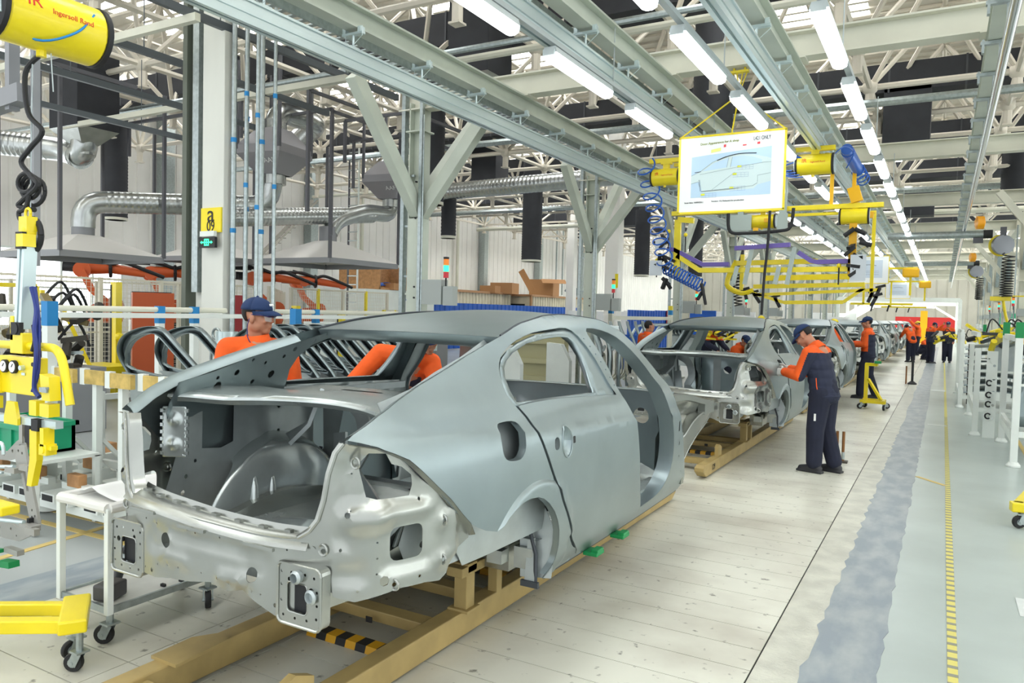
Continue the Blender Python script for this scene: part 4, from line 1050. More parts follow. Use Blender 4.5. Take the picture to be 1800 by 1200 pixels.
# main black ducts running across under the roof
k = 0
for y, x0, x1, z, w in ((7.4, -22, 9, 7.35, .9), (12.9, -22, 9, 7.3, .9), (19.6, -22, 10, 7.2, 1.0), (25.6, -22, 10, 7.2, 1.0), (31.5, -22, 10, 7.2, 1.1), (39, -22, 10, 7.2, 1.2), (47, -22, 10, 7.2, 1.4)):
    root = thing('hanging_air_duct', 'wide black insulated air duct crossing under the roof, %s counting from the near end' % ordn[k], 'air duct', (x0, y, z), 0, 'black main ducts under the roof'); k += 1
    m = MB(); m.bx((0, -w/2, -.32), (x1 - x0, w/2, .32)); m.build('casing', BLKD, root, smooth=False)
    sm_ = MB().bx((0, -w/2 - .015, -.335), (.04, w/2 + .015, .335)).data('strap', mat('duct_seam', '#44474c', .6), False); x = 1.2
    while x < x1 - x0: h_ = bpy.data.objects.new('strap', sm_); C.objects.link(h_); h_.parent = root; h_.location = (x, 0, 0); x += 1.5
# long thin services under the trusses
for n, (y, z, r) in enumerate(((10.2, 5.9, .05), (10.6, 5.9, .06), (16.5, 6.0, .08), (22.3, 6.1, .06), (28.5, 6.1, .1), (34.5, 6.1, .1))):
    o = MB().cyl((-22, y, z), (10, y, z), r, n=8).build('hanging_service_pipe', CREAM if n % 2 else GALV); tag(o, 'long straight pipe crossing below the trusses, %s counting from the near end' % ordn[n], 'pipe', 'service pipes below the trusses')
# ---------------------------------------------------------------- silver spiral ducts and hoods
def silver(name, pts, r, lab, spiral=True):
    m = MB(); P_ = []
    pts = [Vector(p) for p in pts]
    for i in range(len(pts)):                                     # rounded elbows
        if 0 < i < len(pts) - 1:
            a = (pts[i-1] - pts[i]).normalized(); b = (pts[i+1] - pts[i]).normalized(); R = r * 1.7
            for t_ in np.linspace(0, 1, 6): P_.append(pts[i] + a * R * (1-t_)**2 + b * R * t_**2)
        else: P_.append(pts[i])
    out = []; rs = []
    for i in range(len(P_) - 1):
        d = P_[i+1] - P_[i]; k = max(1, int(d.length / .11)); k = k if d.length > .5 else 1
        for j in range(k):
            out.append(P_[i] + d * (j / k)); rs.append(r)
            if k > 1 and spiral: out += [P_[i] + d * ((j + .40) / k), P_[i] + d * ((j + .5) / k), P_[i] + d * ((j + .6) / k)]; rs += [r, r * 1.018, r]
    out.append(P_[-1]); rs.append(r)
    m.tube(out, rs, 18); o = m.build(name, DUCT, ang=.9); tag(o, lab, 'duct', 'silver spiral ducts on the left'); return o
def hood(x, y, z, w, d, h, lab, rods=2.6):
    root = thing('extraction_hood', lab, 'extraction hood', (x, y, z), 0, 'flat pyramid hoods over the robot cells')
    m = MB(); a = .22; m.add([(-w/2, -d/2, .12), (w/2, -d/2, .12), (w/2, d/2, .12), (-w/2, d/2, .12), (-a, -a, h), (a, -a, h), (a, a, h), (-a, a, h)], [(0,1,5,4),(1,2,6,5),(2,3,7,6),(3,0,4,7)]); m.build('canopy', mat('hood_galvanised', '#dcdad4', .45, .15), root, smooth=False)
    m = MB()
    for s_ in (-1, 1): m.bx((s_*w/2 - .01, -d/2, 0), (s_*w/2 + .01, d/2, .12)); m.bx((-w/2, s_*d/2 - .01, 0), (w/2, s_*d/2 + .01, .12))
    m.build('skirt', GREY, root, smooth=False)
    for sx in (-1, 1):
        for sy in (-1, 1): MB().bar((sx*w/2, sy*d/2, .1), (sx*w/2, sy*d/2, rods), .06).build('hanger_rod', DGREY, root, smooth=False)
    MB().cyl((0, 0, h), (0, 0, h + .35), a*.95, n=16).build('collar', GREY, root)
    return root
hood(-15, 8.9, 2.55, 2.1, 2.1, .5, 'grey pyramid hood above the robots on the far left', 3.4)
hood(-13, 13.7, 2.72, 2.4, 2.4, .6, 'grey pyramid hood left of the nearest line column', 3.2)
hood(-18.5, 7.2, 2.7, 2.1, 2.1, .5, 'grey hood cut by the left edge of the picture', 3.4)
hood(-16.5, 13.2, 2.8, 2.0, 2.0, .5, 'grey hood partly behind the lettered column', 3.2)
silver('hanging_spiral_duct', [(-15, 8.9, 3.2), (-15, 8.9, 3.72), (-13.2, 12.0, 3.95), (-13, 12.0, 4.7)], .22, 'silver duct bending up from the left hood to the upper pyramid')
silver('hanging_spiral_duct', [(-13, 13.75, 3.55), (-13, 13.9, 3.85), (-13, 15.0, 4.2), (-13, 16.1, 4.25), (-13, 16.1, 4.75)], .21, 'silver duct rising beside the nearest line column')
silver('hanging_spiral_duct', [(-13.1, 10.5, 3.52), (-13, 15.3, 4.15)], .20, 'long silver duct running behind the thin grey conduits')
silver('hanging_spiral_duct', [(-13, 12.0, 5.5), (-13, 12.0, 6.05), (-13, 13.3, 6.05), (-15, 14.6, 6.0)], .24, 'silver elbow duct above the first silver pyramid')
silver('hanging_spiral_duct', [(-20, 7.5, 5.3), (-16.3, 9.4, 4.95), (-15.8, 9.4, 4.7), (-15.8, 9.4, 5.1)], .26, 'silver duct at the far left below the black box')
silver('hanging_spiral_duct', [(-12.0, 16.8, 4.9), (-6.8, 16.8, 5.0), (-2, 16.8, 5.1)], .22, 'long silver duct to the right of the nearest line column')
def diamond(x, y, z, w, lab):
    root = thing('hanging_filter_box', lab, 'filter box', (x, y, z), .15, 'double pyramid filter boxes')
    a = .26; m = MB()
    for s_ in (1, -1):
        m.add([(-w/2, -w/2, s_*.09), (w/2, -w/2, s_*.09), (w/2, w/2, s_*.09), (-w/2, w/2, s_*.09), (-a, -a, s_*.5), (a, -a, s_*.5), (a, a, s_*.5), (-a, a, s_*.5)], [(0,1,5,4),(1,2,6,5),(2,3,7,6),(3,0,4,7)])
    m.bx((-w/2, -w/2, -.09), (w/2, w/2, .09)); m.build('body', mat('filter_box_steel', '#a09fa2', .4, .35), root, smooth=False)
    MB().cyl((0, 0, .5), (0, 0, .7), .25, n=18).build('collar', DUCT, root); MB().cyl((0, 0, -.7), (0, 0, -.5), .25, n=18).build('collar', DUCT, root)
    m = MB(); m.add([(.12, -w/2*.80, -.22), (.42, -w/2*.80, -.22), (.42, -w/2*.74, -.32), (.12, -w/2*.74, -.32)], []); 
    text('AAF', .17, frame((.22, -w/2*.80 - .0, -.26), (1, 0, 0), (0, -.75, -.66)), PAPER, root, 'badge', .002)
    for sx in (-1, 1):
        for sy in (-1, 1): MB().bar((sx*w*.48, sy*w*.48, 0), (sx*w*.48, sy*w*.48, 1.9), .06).build('hanger_rod', DGREY, root, smooth=False)
diamond(-13, 12.0, 5.12, 1.15, 'grey double pyramid box on silver pipes, left of the brace')
diamond(-13, 16.1, 5.15, 1.15, 'second grey double pyramid box, half behind the green brace')
# hanging grey frames left of the line columns
k = 0
def hangframe(pts, lab, w=.07):
    m = MB()
    for a, b in pts: m.bar(a, b, w)
    o = m.build('hanging_steelwork', DGREY, smooth=False); tag(o, lab, 'hanging frame', 'dark grey hanging steel frames'); return o
for i, (x, y, z0, z1) in enumerate(((-13.6, 7.3, 3.4, 5.9), (-13.6, 10.2, 3.3, 5.6), (-11.6, 12.3, 3.3, 6.0), (-11.4, 14.9, 3.2, 6.0), (-10.9, 10.9, 3.6, 6.0), (-9.6, 12.6, 3.3, 5.8))):
    hangframe([((x, y, z0), (x, y, z1)), ((x, y, z1), (x - 1.9, y, z1)), ((x - 1.9, y, z1), (x - 1.9, y, z0 + 1.6)), ((x, y, z1 - .05), (x, y + 1.8, z1 - .05))], 'thin dark grey hanging frame, %s from the left' % ordn[i] if i else 'thin dark grey hanging frame above the far left hood', .06)
# dark C rails high on the left
for i, (x, z) in enumerate(((-8.4, 5.4), (-10.0, 5.3), (-11.8, 5.2), (-13.6, 5.1))):
    m = MB(); m.bar((x, .8, z), (x, 10.5, z), .07, .10); y = 2.0
    while y < 10.5: m.cyl((x, y, z), (x, y, 6.4), .008, n=5); y += 2.4
    o = m.build('hanging_cable_channel', mat('dark_channel', '#5b6266', .45, .3), smooth=False); tag(o, 'dark cable channel high at upper left, %s from the line' % ordn[i], 'cable channel', 'cable channels at upper left')
for i, (y, z) in enumerate(((4.6, 5.3), (6.3, 5.3), (9.0, 5.3))):
    m = MB(); m.bar((-16, y, z), (-8.2, y, z), .08, .10); o = m.build('hanging_cable_channel', CREAM, smooth=False); tag(o, 'pale cross bar resting on the dark channels, %s counting from the near end' % ordn[i], 'cross bar', 'pale cross bars at upper left')
m = MB(); m.bar((-12.2, 10.5, 5.0), (-7.0, 14.6, 3.9), .12, .2); 
# lettered building column with pipes
root = thing('building_column', 'broad white column with yellow a 09 sign and green exit light', 'column', (-9, 7.05, 0)); root['kind'] = 'structure'
WCOL = mat('white_column_paint', '#d9dbd2', .5, var=.05, scale=1.5, stretch=(1, 1, .3))
m = MB(); m.bx((.20, -.20, 0), (.63, -.02, 8.8)); m.bx((-.02, -.12, 0), (.20, -.04, 8.8)); m.build('shaft', WCOL, root, smooth=False, bevel=.01)
m = MB(); m.bx((-.19, -.22, .8), (-.10, -.05, 8.8)); m.build('side_channel', mat('dark_green_edge', '#5d6458', .5), root, smooth=False)
m = MB(); m.bx((.02, -.22, 1.9), (.14, -.13, 8.8)); m.build('cable_trunk', GALV, root, smooth=False)
m = MB(); m.bx((-.06, -.16, 2.2), (-.02, -.12, 8.8)); m.build('white_strip', WHITE, root, smooth=False)
sg = MB().bx((-.20, 0, -.165), (.20, .02, .165)).build('number_sign', mat('sign_yellow', '#f3dd1e', .5), None, (-8.585, 6.825, 2.865), smooth=False); tag(sg, 'yellow sign reading a 09 on the white column', 'sign')
SB = mat('sign_black', '#15120c', .5)
text('a', .31, frame((0, -.004, .075), (1, 0, 0), (0, -1, 0)), SB, sg, 'lettering', .002, sx=1.1); text('09', .19, frame((0, -.004, -.085), (1, 0, 0), (0, -1, 0)), SB, sg, 'lettering', .002, sx=.85)
root2 = thing('exit_light', 'small black exit light glowing green with arrows below the yellow sign', 'exit sign', (-8.56, 6.74, 2.56))
MB().bx((-.16, 0, -.07), (.16, .04, .07)).build('housing', BLACK, root2, smooth=False)
GG = mat('green_sign_glow', '#2bf08c', .4, emit=2.0)
m = MB()
for a, b in (((-.045, -.045), (-.030, .045)), ((.030, -.045), (.045, .045)), ((-.03, .03), (.03, .045)), ((-.03, -.045), (.03, -.03)), ((-.006, -.03), (.006, .03)), ((-.03, -.006), (.03, .006)), ((.055, -.008), (.095, .008)), ((-.095, -.008), (-.055, .008))): m.bx((a[0], -.004, a[1]), (b[0], 0, b[1]))
m.add([(.09, -.004, -.022), (.125, -.004, 0), (.09, -.004, .022)], [(0, 1, 2)]); m.add([(-.09, -.004, -.022), (-.125, -.004, 0), (-.09, -.004, .022)], [(0, 2, 1)]); m.build('symbol', GG, root2, smooth=False)
MB().bx((-.14, 0, .08), (.14, .05, .15)).build('lamp_box', WHITE, root2, smooth=False)
for i, (x, y) in enumerate(((-8.30, 6.95), (-8.22, 7.1), (-8.12, 7.0), (-8.05, 7.2), (-7.93, 7.02), (-7.86, 7.25))):
    rt = thing('conduit_pipe', 'thin vertical conduit beside the white column, %s from the column' % ordn[i], 'pipe', (x, y, 0), 0, 'thin conduits beside the white column')
    MB().cyl((0, 0, 0), (0, 0, 6.3), .025 if i % 3 else .035, n=8).build('tube', GALV, rt)
    for z in (2.7, 3.9): MB().cyl((0, 0, z + .3*(i % 3)), (0, 0, z + .06 + .3*(i % 3)), .03 if i % 3 else .04, n=8).build('blue_band', BLUE, rt)
# other building columns
for i, (x, y) in enumerate(((-9, 22.1), (-9, 37), (-9, 52), (6, 30), (-17.5, 37), (-23.75, 10), (-23.75, 17), (-23.75, 24), (-23.75, 31), (-23.75, 38), (-23.75, 45), (-23.75, 52))):
    m = MB(); m.box((x, y, 4.4), (.42, .42, 8.8)); o = m.build('building_column', WALLM if x > -20 else GALV, smooth=False); struct(o, 'tall plain building column')
sgn = MB().bx((-8.86, 21.87, 2.55), (-8.76, 21.885, 2.98)).build('number_sign', mat('sign_yellow', '#f3dd1e'), smooth=False); tag(sgn, 'small narrow yellow sign on the farther white column', 'sign')
for i, (y, z0) in enumerate(((27.2, 3), (35.2, 2.8), (47.6, 3), (48.6, 3), (49.6, 3), (50.6, 3), (54, 3))):
    o = MB().cyl((-23.7, y, z0), (-23.7, y, 8.0), .09 if i < 2 else .06, n=8).build('wall_pipe', GALV if i > 1 else CREAM); tag(o, 'vertical pipe up the white far wall, %s from the near end' % ordn[i], 'pipe', 'pipes on the far white wall')
m = MB(); m.bar((-23.3, 20.5, 3.4), (-23.3, 23.6, 6.2), .12); m.bar((-23.0, 20.5, 3.4), (-23.0, 23.6, 6.2), .06)
for t_ in np.linspace(.05, .95, 12): m.bar((-23.3, 20.5 + 3.1*t_, 3.4 + 2.8*t_), (-23.0, 20.7 + 3.1*t_, 3.4 + 2.8*t_), .03)
o = m.build('conveyor_truss', mat('lattice_grey', '#b9b6ac', .5), smooth=False); tag(o, 'slanting grey lattice beam against the white far wall', 'lattice beam')
# cage ladder far left
def ladder(x, y, z0, z1, lab):
    rt = thing('wall_ladder', lab, 'ladder', (x, y, z0))
    for s_ in (-1, 1): MB().bx((s_*.2 - .02, 0, 0), (s_*.2 + .02, .05, z1 - z0)).build('rail', WHITE if s_ > 0 else DGREY, rt, smooth=False)
    m = MB(); z = .1
    while z < z1 - z0: m.bx((-.2, 0, z), (.2, .04, z + .03)); z += .28
    m.build('rung', GALV, rt, smooth=False)
ladder(-16.5, 18.5, .4, 7, 'tall narrow ladder left of the nearest line column')
# ================================================================ HANGING SIGNS, BALANCERS AND LIFTING FRAMES
def sign_board(y, lab, texts=True, kind=0):
    root = thing('hanging_sign', lab, 'sign', (-2.135, y, 3.35), 0, 'instruction boards hung over the line')
    w, h = 1.165, .86
    m = MB(); m.bx((-w/2, -.006, -h/2), (w/2, .006, h/2)); m.build('panel', PAPER, root, smooth=False)
    m = MB()
    for z in (-h/2, h/2): m.bar((-w/2 - .01, 0, z), (w/2 + .01, 0, z), .022)
    for x in (-w/2, w/2): m.bar((x, 0, -h/2), (x, 0, h/2), .022)
    ap = (.06, .02, .86)
    for x in (-w/2, 0, w/2): m.cyl((x, 0, h/2), ap, .009, n=6)
    for x in (-.08, -.03, .03, .08): m.cyl(ap, (ap[0] + x, .02, 1.10), .007, n=6)
    m.box((.06, .02, 1.11), (.2, .06, .025)); m.box((.0, .02, 1.13), (.02, .04, .06)); m.box((.12, .02, 1.13), (.02, .04, .06)); m.build('hanging_frame', YEL, root, smooth=False)
    yy = -.0075
    F = lambda x, z, m_, t_=None: None
    pic = MB(); BL = mat('print_blue', '#bcd7ea', .6)
    if kind == 0:
        pic.add([(-.44, yy, -.26), (.44, yy, -.26), (.44, yy, .26), (-.44, yy, .20)], [(0, 1, 2, 3)]); pic.build('printed_picture', BL, root, smooth=False)
        # a pale car side, drawn as lines and flat shapes on the print
        def poly(pts, c, nm='printed_shape', d=.0005):
            m = MB(); m.add([(x, yy - d, z) for x, z in pts], [tuple(range(len(pts)))]); return m.build(nm, c, root, smooth=False)
        PG = mat('print_pale_car', '#ccdedd', .6); PL_ = mat('print_line', '#93a6aa', .6); PD = mat('print_dark', '#2c3338', .6); PY = mat('print_yellow', '#e6ea3a', .6); PR = mat('print_red', '#e0474d', .6)
        poly([(-.44,-.01),(-.34,.03),(-.20,.13),(-.05,.185),(.10,.20),(.25,.185),(.44,.13),(.44,-.12),(.30,-.15),(.26,-.19),(-.31,-.21),(-.34,-.08),(-.44,-.10)], PG)
        poly([(-.31,.035),(-.18,.12),(-.02,.165),(-.04,.06)], BL, d=.001); poly([(.0,.065),(.02,.17),(.12,.18),(.24,.16),(.34,.12),(.34,.085)], BL, d=.001)
        m = MB()
        def line(pts, r=.0022): m.tube([(x, yy - .0015, z) for x, z in pts], r, 4)
        line([(-.44,-.01),(-.34,.03),(-.20,.13),(-.05,.185)]); line([(-.34,.0),(0,.045),(.36,.09),(.44,.09)]); line([(-.34,-.06),(-.32,-.19),(0,-.175),(.25,-.16),(.30,-.13)]); line([(-.44,-.10),(-.36,-.08),(-.34,-.14)]); line([(-.2,-.18),(.05,.0)]); line([(.3,-.12),(.3,-.05),(.44,-.03)]); line([(-.02,.17),(-.04,.06)]); line([(.02,.17),(0,.06)]); m.build('printed_line', PL_, root, smooth=False)
        m = MB()
        def dl(pts, r): m.tube([(x, yy - .002, z) for x, z in pts], r, 4)
        dl(spline([(-.15,.145),(-.02,.185),(.12,.203),(.28,.195)], 4), .006); dl([(-.40,.025),(-.33,.032)], .004); dl([(-.35,-.06),(-.33,-.19)], .002); dl([(-.32,-.195),(.1,-.18)], .002); m.build('printed_seal', PD, root, smooth=False)
        for x, z in ((.10,.06),(.05,-.02),(.02,-.17),(-.30,-.23)):
            poly([(x-.022, z-.011),(x+.022, z-.011),(x+.022, z+.011),(x-.022, z+.011)], PY, d=.002)
            m = MB()
            for i in range(4): m.bx((x + .03 + .04*i, yy - .0025, z - .035), (x + .031 + .04*i, yy - .002, z + .012))
            for j in range(3): m.bx((x - .02, yy - .0025, z + .012 - .023*j), (x + .15, yy - .002, z + .0135 - .023*j))
            m.build('printed_table', mat('print_blue_line', '#5a7fb0', .6), root, smooth=False)
        poly([(-.22,.235),(-.11,.25),(-.11,.285),(-.22,.27)], mat('print_pale_yellow', '#eef08a', .6), d=.002); poly([(-.08,.285),(-.055,.288),(-.055,.318),(-.08,.315)], PR, d=.002); poly([(.13,.285),(.17,.288),(.17,.30),(.13,.30)], PR, d=.002); poly([(.285,.29),(.315,.292),(.315,.318),(.285,.315)], PR, d=.002)
        text('Door Appearance for A shop', .036, frame((-.13, yy - .001, .345), (1, 0, .03), (0, -1, 0)), mat('print_olive', '#8f9a2c', .6), root)
        text('L421 ONLY', .06, frame((.335, yy - .001, .355), (1, 0, .02), (0, -1, 0)), PD, root, sx=.62)
        text('Issue date: 10/09/2011', .024, frame((-.40, yy - .001, -.315), (1, 0, 0), (0, -1, 0)), PD, root); text('Version: 1.0, Released for production', .024, frame((-.02, yy - .001, -.31), (1, 0, .0), (0, -1, 0)), PD, root)
    else:
        pic.add([(-.40, yy, -.26), (.40, yy, -.26), (.40, yy, .30), (-.40, yy, .30)], [(0, 1, 2, 3)]); pic.build('printed_picture', mat('print_grey_blue', '#ccd8e2', .6), root, smooth=False)
        m = MB(); m.tube([(x, yy - .002, .1 + .06*math.cos(x*5)) for x in np.linspace(-.22, .22, 9)], .008, 4)
        for z in (-.05, -.1, -.16): m.tube([(-.3, yy - .002, z), (.3, yy - .002, z + .01)], .003, 4)
        m.build('printed_line', mat('print_dark', '#2c3338'), root, smooth=False)
    return root
sign_board(8.58, 'large white instruction board with yellow frame reading L421 ONLY')
sign_board(26.6, 'second white board, smaller, behind the yellow door frame', kind=1)
sign_board(44.6, 'farthest small white board over the line', kind=1)
STR = mat('red_logo', '#d8311f', .5)
def balancer(loc, along, lab, s=1.0, logo=True, label_text='Ingersoll Rand'):
    """yellow air balancer drum; axis along x (0) or y (90 deg)"""
    root = thing('hanging_balancer', lab, 'hoist', loc, along, 'yellow air balancers'); root.scale = (s, s, s)
    MB().lathe([(.118, -.20), (.125, -.19), (.125, .19), (.118, .20)], axis=(1, 0, 0), n=28).build('drum', YEL, root)
    for x in (-.21, .21):
        m = MB(); m.lathe([(.118, -.015), (.130, -.01), (.130, .01), (.118, .015)], (x, 0, 0), (1, 0, 0), 28); m.build('end_ring', BLACK, root)
        m = MB()
        for k in range(-5, 6):
            h = math.sqrt(max(.001, .112**2 - (k*.02)**2)); m.bx((x + (.012 if x > 0 else -.02), k*.02 - .005, -h), (x + (.02 if x > 0 else -.012), k*.02 + .005, h))
        m.build('grille', ALU, root, smooth=False)
    m = MB(); m.box((0, 0, .155), (.09, .06, .07)); m.box((0, 0, .20), (.16, .08, .03)); m.build('bracket', YEL, root, smooth=False); MB().cyl((-.02, 0, -.15), (-.02, 0, -.11), .02, n=8).build('cable_outlet', YEL, root)
    if logo:
        for sd in (-1, 1):
            t_ = text('IR', .07, frame((.11*sd, sd*.121, .03), (-sd, 0, 0), (0, sd, .2)), STR, root, 'logo', .001); 
            t_ = text(label_text, .030, frame((-.045*sd, sd*.1245, .012), (-sd, 0, 0), (0, sd, .1)), STR, root, 'logo', .001)
    return root
def coil(m, p, q, R, turns, r, taper=None, n=14, seg=6, sq=1.0):
    p = Vector(p); q = Vector(q); d = q - p; L = d.length; t_ = d.normalized(); x = t_.orthogonal().normalized(); y = t_.cross(x); pts = []
    N = int(turns * n)
    for i in range(N + 1):
        u = i / N; a = 2*pi*turns*u; RR = R * (taper(u) if taper else 1); uu = u ** sq
        pts.append(p + d*uu + (x*math.cos(a) + y*math.sin(a)) * RR)
    m.tube(pts, r, seg); return pts
# crossbar behind the board with two balancers
YB = 10.45
root = thing('rail_crossbar', 'yellow crossbar behind the large board, carrying two yellow balancers', 'crossbar', (-2.5, YB, 3.93))
MB().bar((-1.25, 0, 0), (1.22, 0, 0), .07, .06).build('bar', YEL, root, smooth=False, bevel=.005); MB().bar((-1.0, .35, 0), (1.1, .35, -.02), .06, .05).build('bar', YEL, root, smooth=False)
m = MB()
for x in (-.38, 1.0): m.box((x, .1, .045), (.14, .3, .03))
m.build('trolley', GALV, root, smooth=False)
balancer((-3.50, YB, 3.70), 0, 'yellow balancer drum left of the large board', .95); balancer((-1.52, YB, 3.73), 0, 'yellow balancer drum right of the large board', 1.05)
# blue coil hose by the left balancer and blue air loops
m = MB(); coil(m, (-3.78, YB - .1, 3.9), (-3.98, 12.0, 2.55), .13, 9, .012); o = m.build('hanging_coil_hose', BLUEH); tag(o, 'long blue coil hose hanging left of the large board', 'hose', 'blue air hoses')
m = MB(); coil(m, (-3.98, 12.0, 2.52), (-3.35, 11.9, 2.22), .10, 13, .013); o = m.build('hanging_coil_hose', BLUEH); tag(o, 'bunched blue coil hose ending in a black hand tool', 'hose', 'blue air hoses')
m = MB(); m.tube(spline([(-3.35, 11.9, 2.25), (-3.30, 11.85, 2.1), (-3.26, 11.85, 1.92)], 4), [.03]*4 + [.025]*4 + [.02], 8); m.bar((-3.33, 11.88, 2.12), (-3.38, 11.8, 2.0), .04); o = m.build('hanging_hand_tool', BLACK); tag(o, 'black hand tool dangling from the blue coil hose', 'tool')
m = MB()
for k in range(4): m.tube([(-1.85 + .22*math.cos(a) + .05*k, YB - .1, 3.75 + .10*math.sin(a) - .03*k) for a in np.linspace(0, 5, 14)], .008, 5)
m.tube(spline([(-1.35, YB, 3.78), (-1.2, YB + .1, 3.95), (-1.1, YB + .3, 3.9), (-1.2, YB + .5, 3.75)], 5), .008, 5); o = m.build('hanging_air_hose', BLUEH); tag(o, 'loops of thin blue hose around the right balancer', 'hose', 'blue air hoses')
m = MB(); m.tube([(-1.22, 11.2, 4.02), (-1.17, 12.1, 3.92)], .085, 14); m.tube([(-1.22, 11.1, 4.03), (-1.22, 11.2, 4.02)], .075, 14); coil(m, (-1.17, 12.0, 3.92), (-1.1, 12.4, 3.8), .09, 4, .01); o = m.build('hanging_coil_hose', BLUEH); tag(o, 'thick bundled blue hose coil on the rail above the right balancer', 'hose', 'blue air hoses')
# lower yellow beam
root = thing('rail_crossbar', 'long yellow beam below the board that carries the door frame', 'crossbar', (-2.4, 12.0, 3.39))
MB().bar((-1.5, 0, 0), (1.6, 0, 0), .08, .07).build('bar', YEL, root, smooth=False, bevel=.005)
MB().bar((.2, 0, -.10), (1.5, 0, -.10), .05, .04).build('bar', YEL, root, smooth=False)
m = MB()
for x in (-.5, .9, 1.2): m.bar((x, 0, .03), (x, 0, .55), .05)
m.box((1.22, -.02, .16), (.16, .10, .22), ry=-.3); m.build('hanger', YELG, root, smooth=False)
balancer((-1.18, 12.0, 3.24), 0, 'yellow balancer drum at the right end of the lower yellow beam', .9, False); balancer((-2.47, 12.05, 3.22), 0, 'yellow balancer drum below the large board, partly hidden', .85, False)
def lift_frame(x0, y, z, lab, s=1.0):
    """door handling frame: purple padded curved bar over yellow double bar with clamps"""
    root = thing('hanging_door_lifter', lab, 'lifting frame', (x0, y, z), 0, 'yellow door lifting frames'); root.scale = (s, s, s)
    W = 2.35
    P_ = [(-1.18, 0, .22), (-1.05, 0, .20), (-.55, 0, -.06), (-.1, 0, -.06)]
    MB().sweep(P_, [(-.05, -.035), (.05, -.035), (.05, .035), (-.05, .035)]).build('padded_bar', PURP, root, smooth=False)
    MB().bar((.0, -.05, .20), (.88, -.05, .24), .10, .07).build('padded_bar', PURP, root, smooth=False)
    MB().sweep([(1.0, 0, .12), (1.2, 0, -.02), (1.3, 0, -.04), (1.78, 0, -.03)], [(-.05, -.035), (.05, -.035), (.05, .035), (-.05, .035)]).build('padded_bar', PURP, root, smooth=False)
    MB().sweep([(-1.0, 0, .10), (-.6, 0, -.16), (.9, 0, -.16), (1.8, 0, -.15)], [(-.05, -.04), (.05, -.04), (.05, .04), (-.05, .04)]).build('beam', YEL, root, smooth=False)
    MB().bar((-.05, .35, -.02), (1.25, .35, .0), .08, .08).build('beam', YEL, root, smooth=False)
    for x, zt in ((-1.0, .72), (1.80, .70)):
        m = MB(); m.bar((x, -.02, -.25), (x, -.02, zt), .11, .06); m.bar((x, -.02, zt), (x + .28, -.02, zt - .03), .08, .09); m.build('upright', YEL if x < 0 else YELG, root, smooth=False)
    for x, zz in ((-.85, .45), (-1.15, .52), (-1.35, .02), (1.62, -.10)):
        m = MB(); m.cyl((x, -.05, zz - .3), (x, -.05, zz), .012, n=6); m.build('lever', BLACK, root); MB().ball((x, -.05, zz), .035, 10, 7).build('knob', YEL, root)
    for x in (.08, .75):
        m = MB(); m.box((x, -.08, .62), (.36 if x < .5 else .16, .03, .26)); m.bar((x, -.08, .75), (x, -.08, 1.4), .09 if x < .5 else .12, .03); m.bar((x + .2, -.06, .2), (x + .1, -.06, -.4), .07, .03); m.box((x - .05, -.1, -.25), (.07, .03, .3), ry=.2); m.build('clamp_plate', mat('clamp_grey', '#a9b5ae', .4, .3), root, smooth=False)
    m = MB(); m.tube(spline([(-.12, -.1, .78), (-.08, -.1, .48), (.2, -.12, .44), (.7, -.12, .46), (.88, -.12, .52), (.92, -.12, .82)], 5), .028, 8); m.tube(spline([(.58, -.2, 1.3), (.56, -.2, .3), (.52, -.2, -.3), (.50, -.2, -.9)], 5), .022, 8)
    m.build('black_cable_and_bar', BLACK, root); r_ = random.Random(17)
    for cx in (-1.22, 1.88):
        m = MB()
        for q in range(13):
            c = Vector((cx + r_.uniform(-.13, .13), -.08 + r_.uniform(-.05, .05), .0 + r_.uniform(-.42, .42))); d = Vector((r_.uniform(-1, 1), r_.uniform(-.3, .3), r_.uniform(-1, 1))).normalized()
            (m.bar(c - d*.10, c + d*.10, .06, .05) if q % 3 else m.cyl(c - d*.09, c + d*.09, .035, n=8))
        m.build('clamp_cluster', BLACK, root, smooth=False)
    for c_, d_ in (((-1.35, -.1, -.12), (.22, .03, .26)), ((1.90, -.12, -.14), (.22, .03, .40)), ((-1.28, -.1, .28), (.18, .03, .18))): MB().box(c_, d_).build('valve_plate', mat('plate_silver', '#c5ccd0', .4, .3), root, smooth=False)
    m = MB(); m.box((.52, -.12, .64), (.10, .04, .06)); m.box((.34, -.12, .50), (.08, .04, .05)); m.build('orange_stop', YELG, root, smooth=False)
    return root
lift_frame(-2.86, 12.0, 2.62, 'purple padded yellow door frame hanging under the long beam', .93)
# plain yellow frame behind, lower
root = thing('hanging_door_lifter', 'lower plain yellow frame hanging to the right behind the purple one', 'lifting frame', (-1.9, 13.1, 2.2), 0, 'yellow door lifting frames')
for a, b, w in (((-.9, 0, .06), (.8, 0, .10), .07), ((-.8, .4, .22), (.6, .4, .25), .09), ((-.9, 0, -.08), (1.0, 0, .02), .05), ((-.4, 0, -.2), (.5, 0, -.18), .06), ((-.9, 0, -.05), (-.4, 0, -.2), .05), ((.5, 0, -.18), (.8, 0, .05), .05)):
    MB().bar(a, b, w).build('beam', YEL, root, smooth=False)
MB().bar((.9, 0, -.1), (.9, 0, 1.25), .05).build('upright', YEL, root, smooth=False); MB().bar((-1.1, 0, .0), (-1.1, 0, .6), .06).build('upright', YEL, root, smooth=False)
m = MB(); m.tube(spline([(-1.2, 0, .5), (-1.35, 0, .1), (-1.1, 0, -.05), (-.9, 0, .0)], 5), .045, 8); m.build('hook_arm', YEL, root)
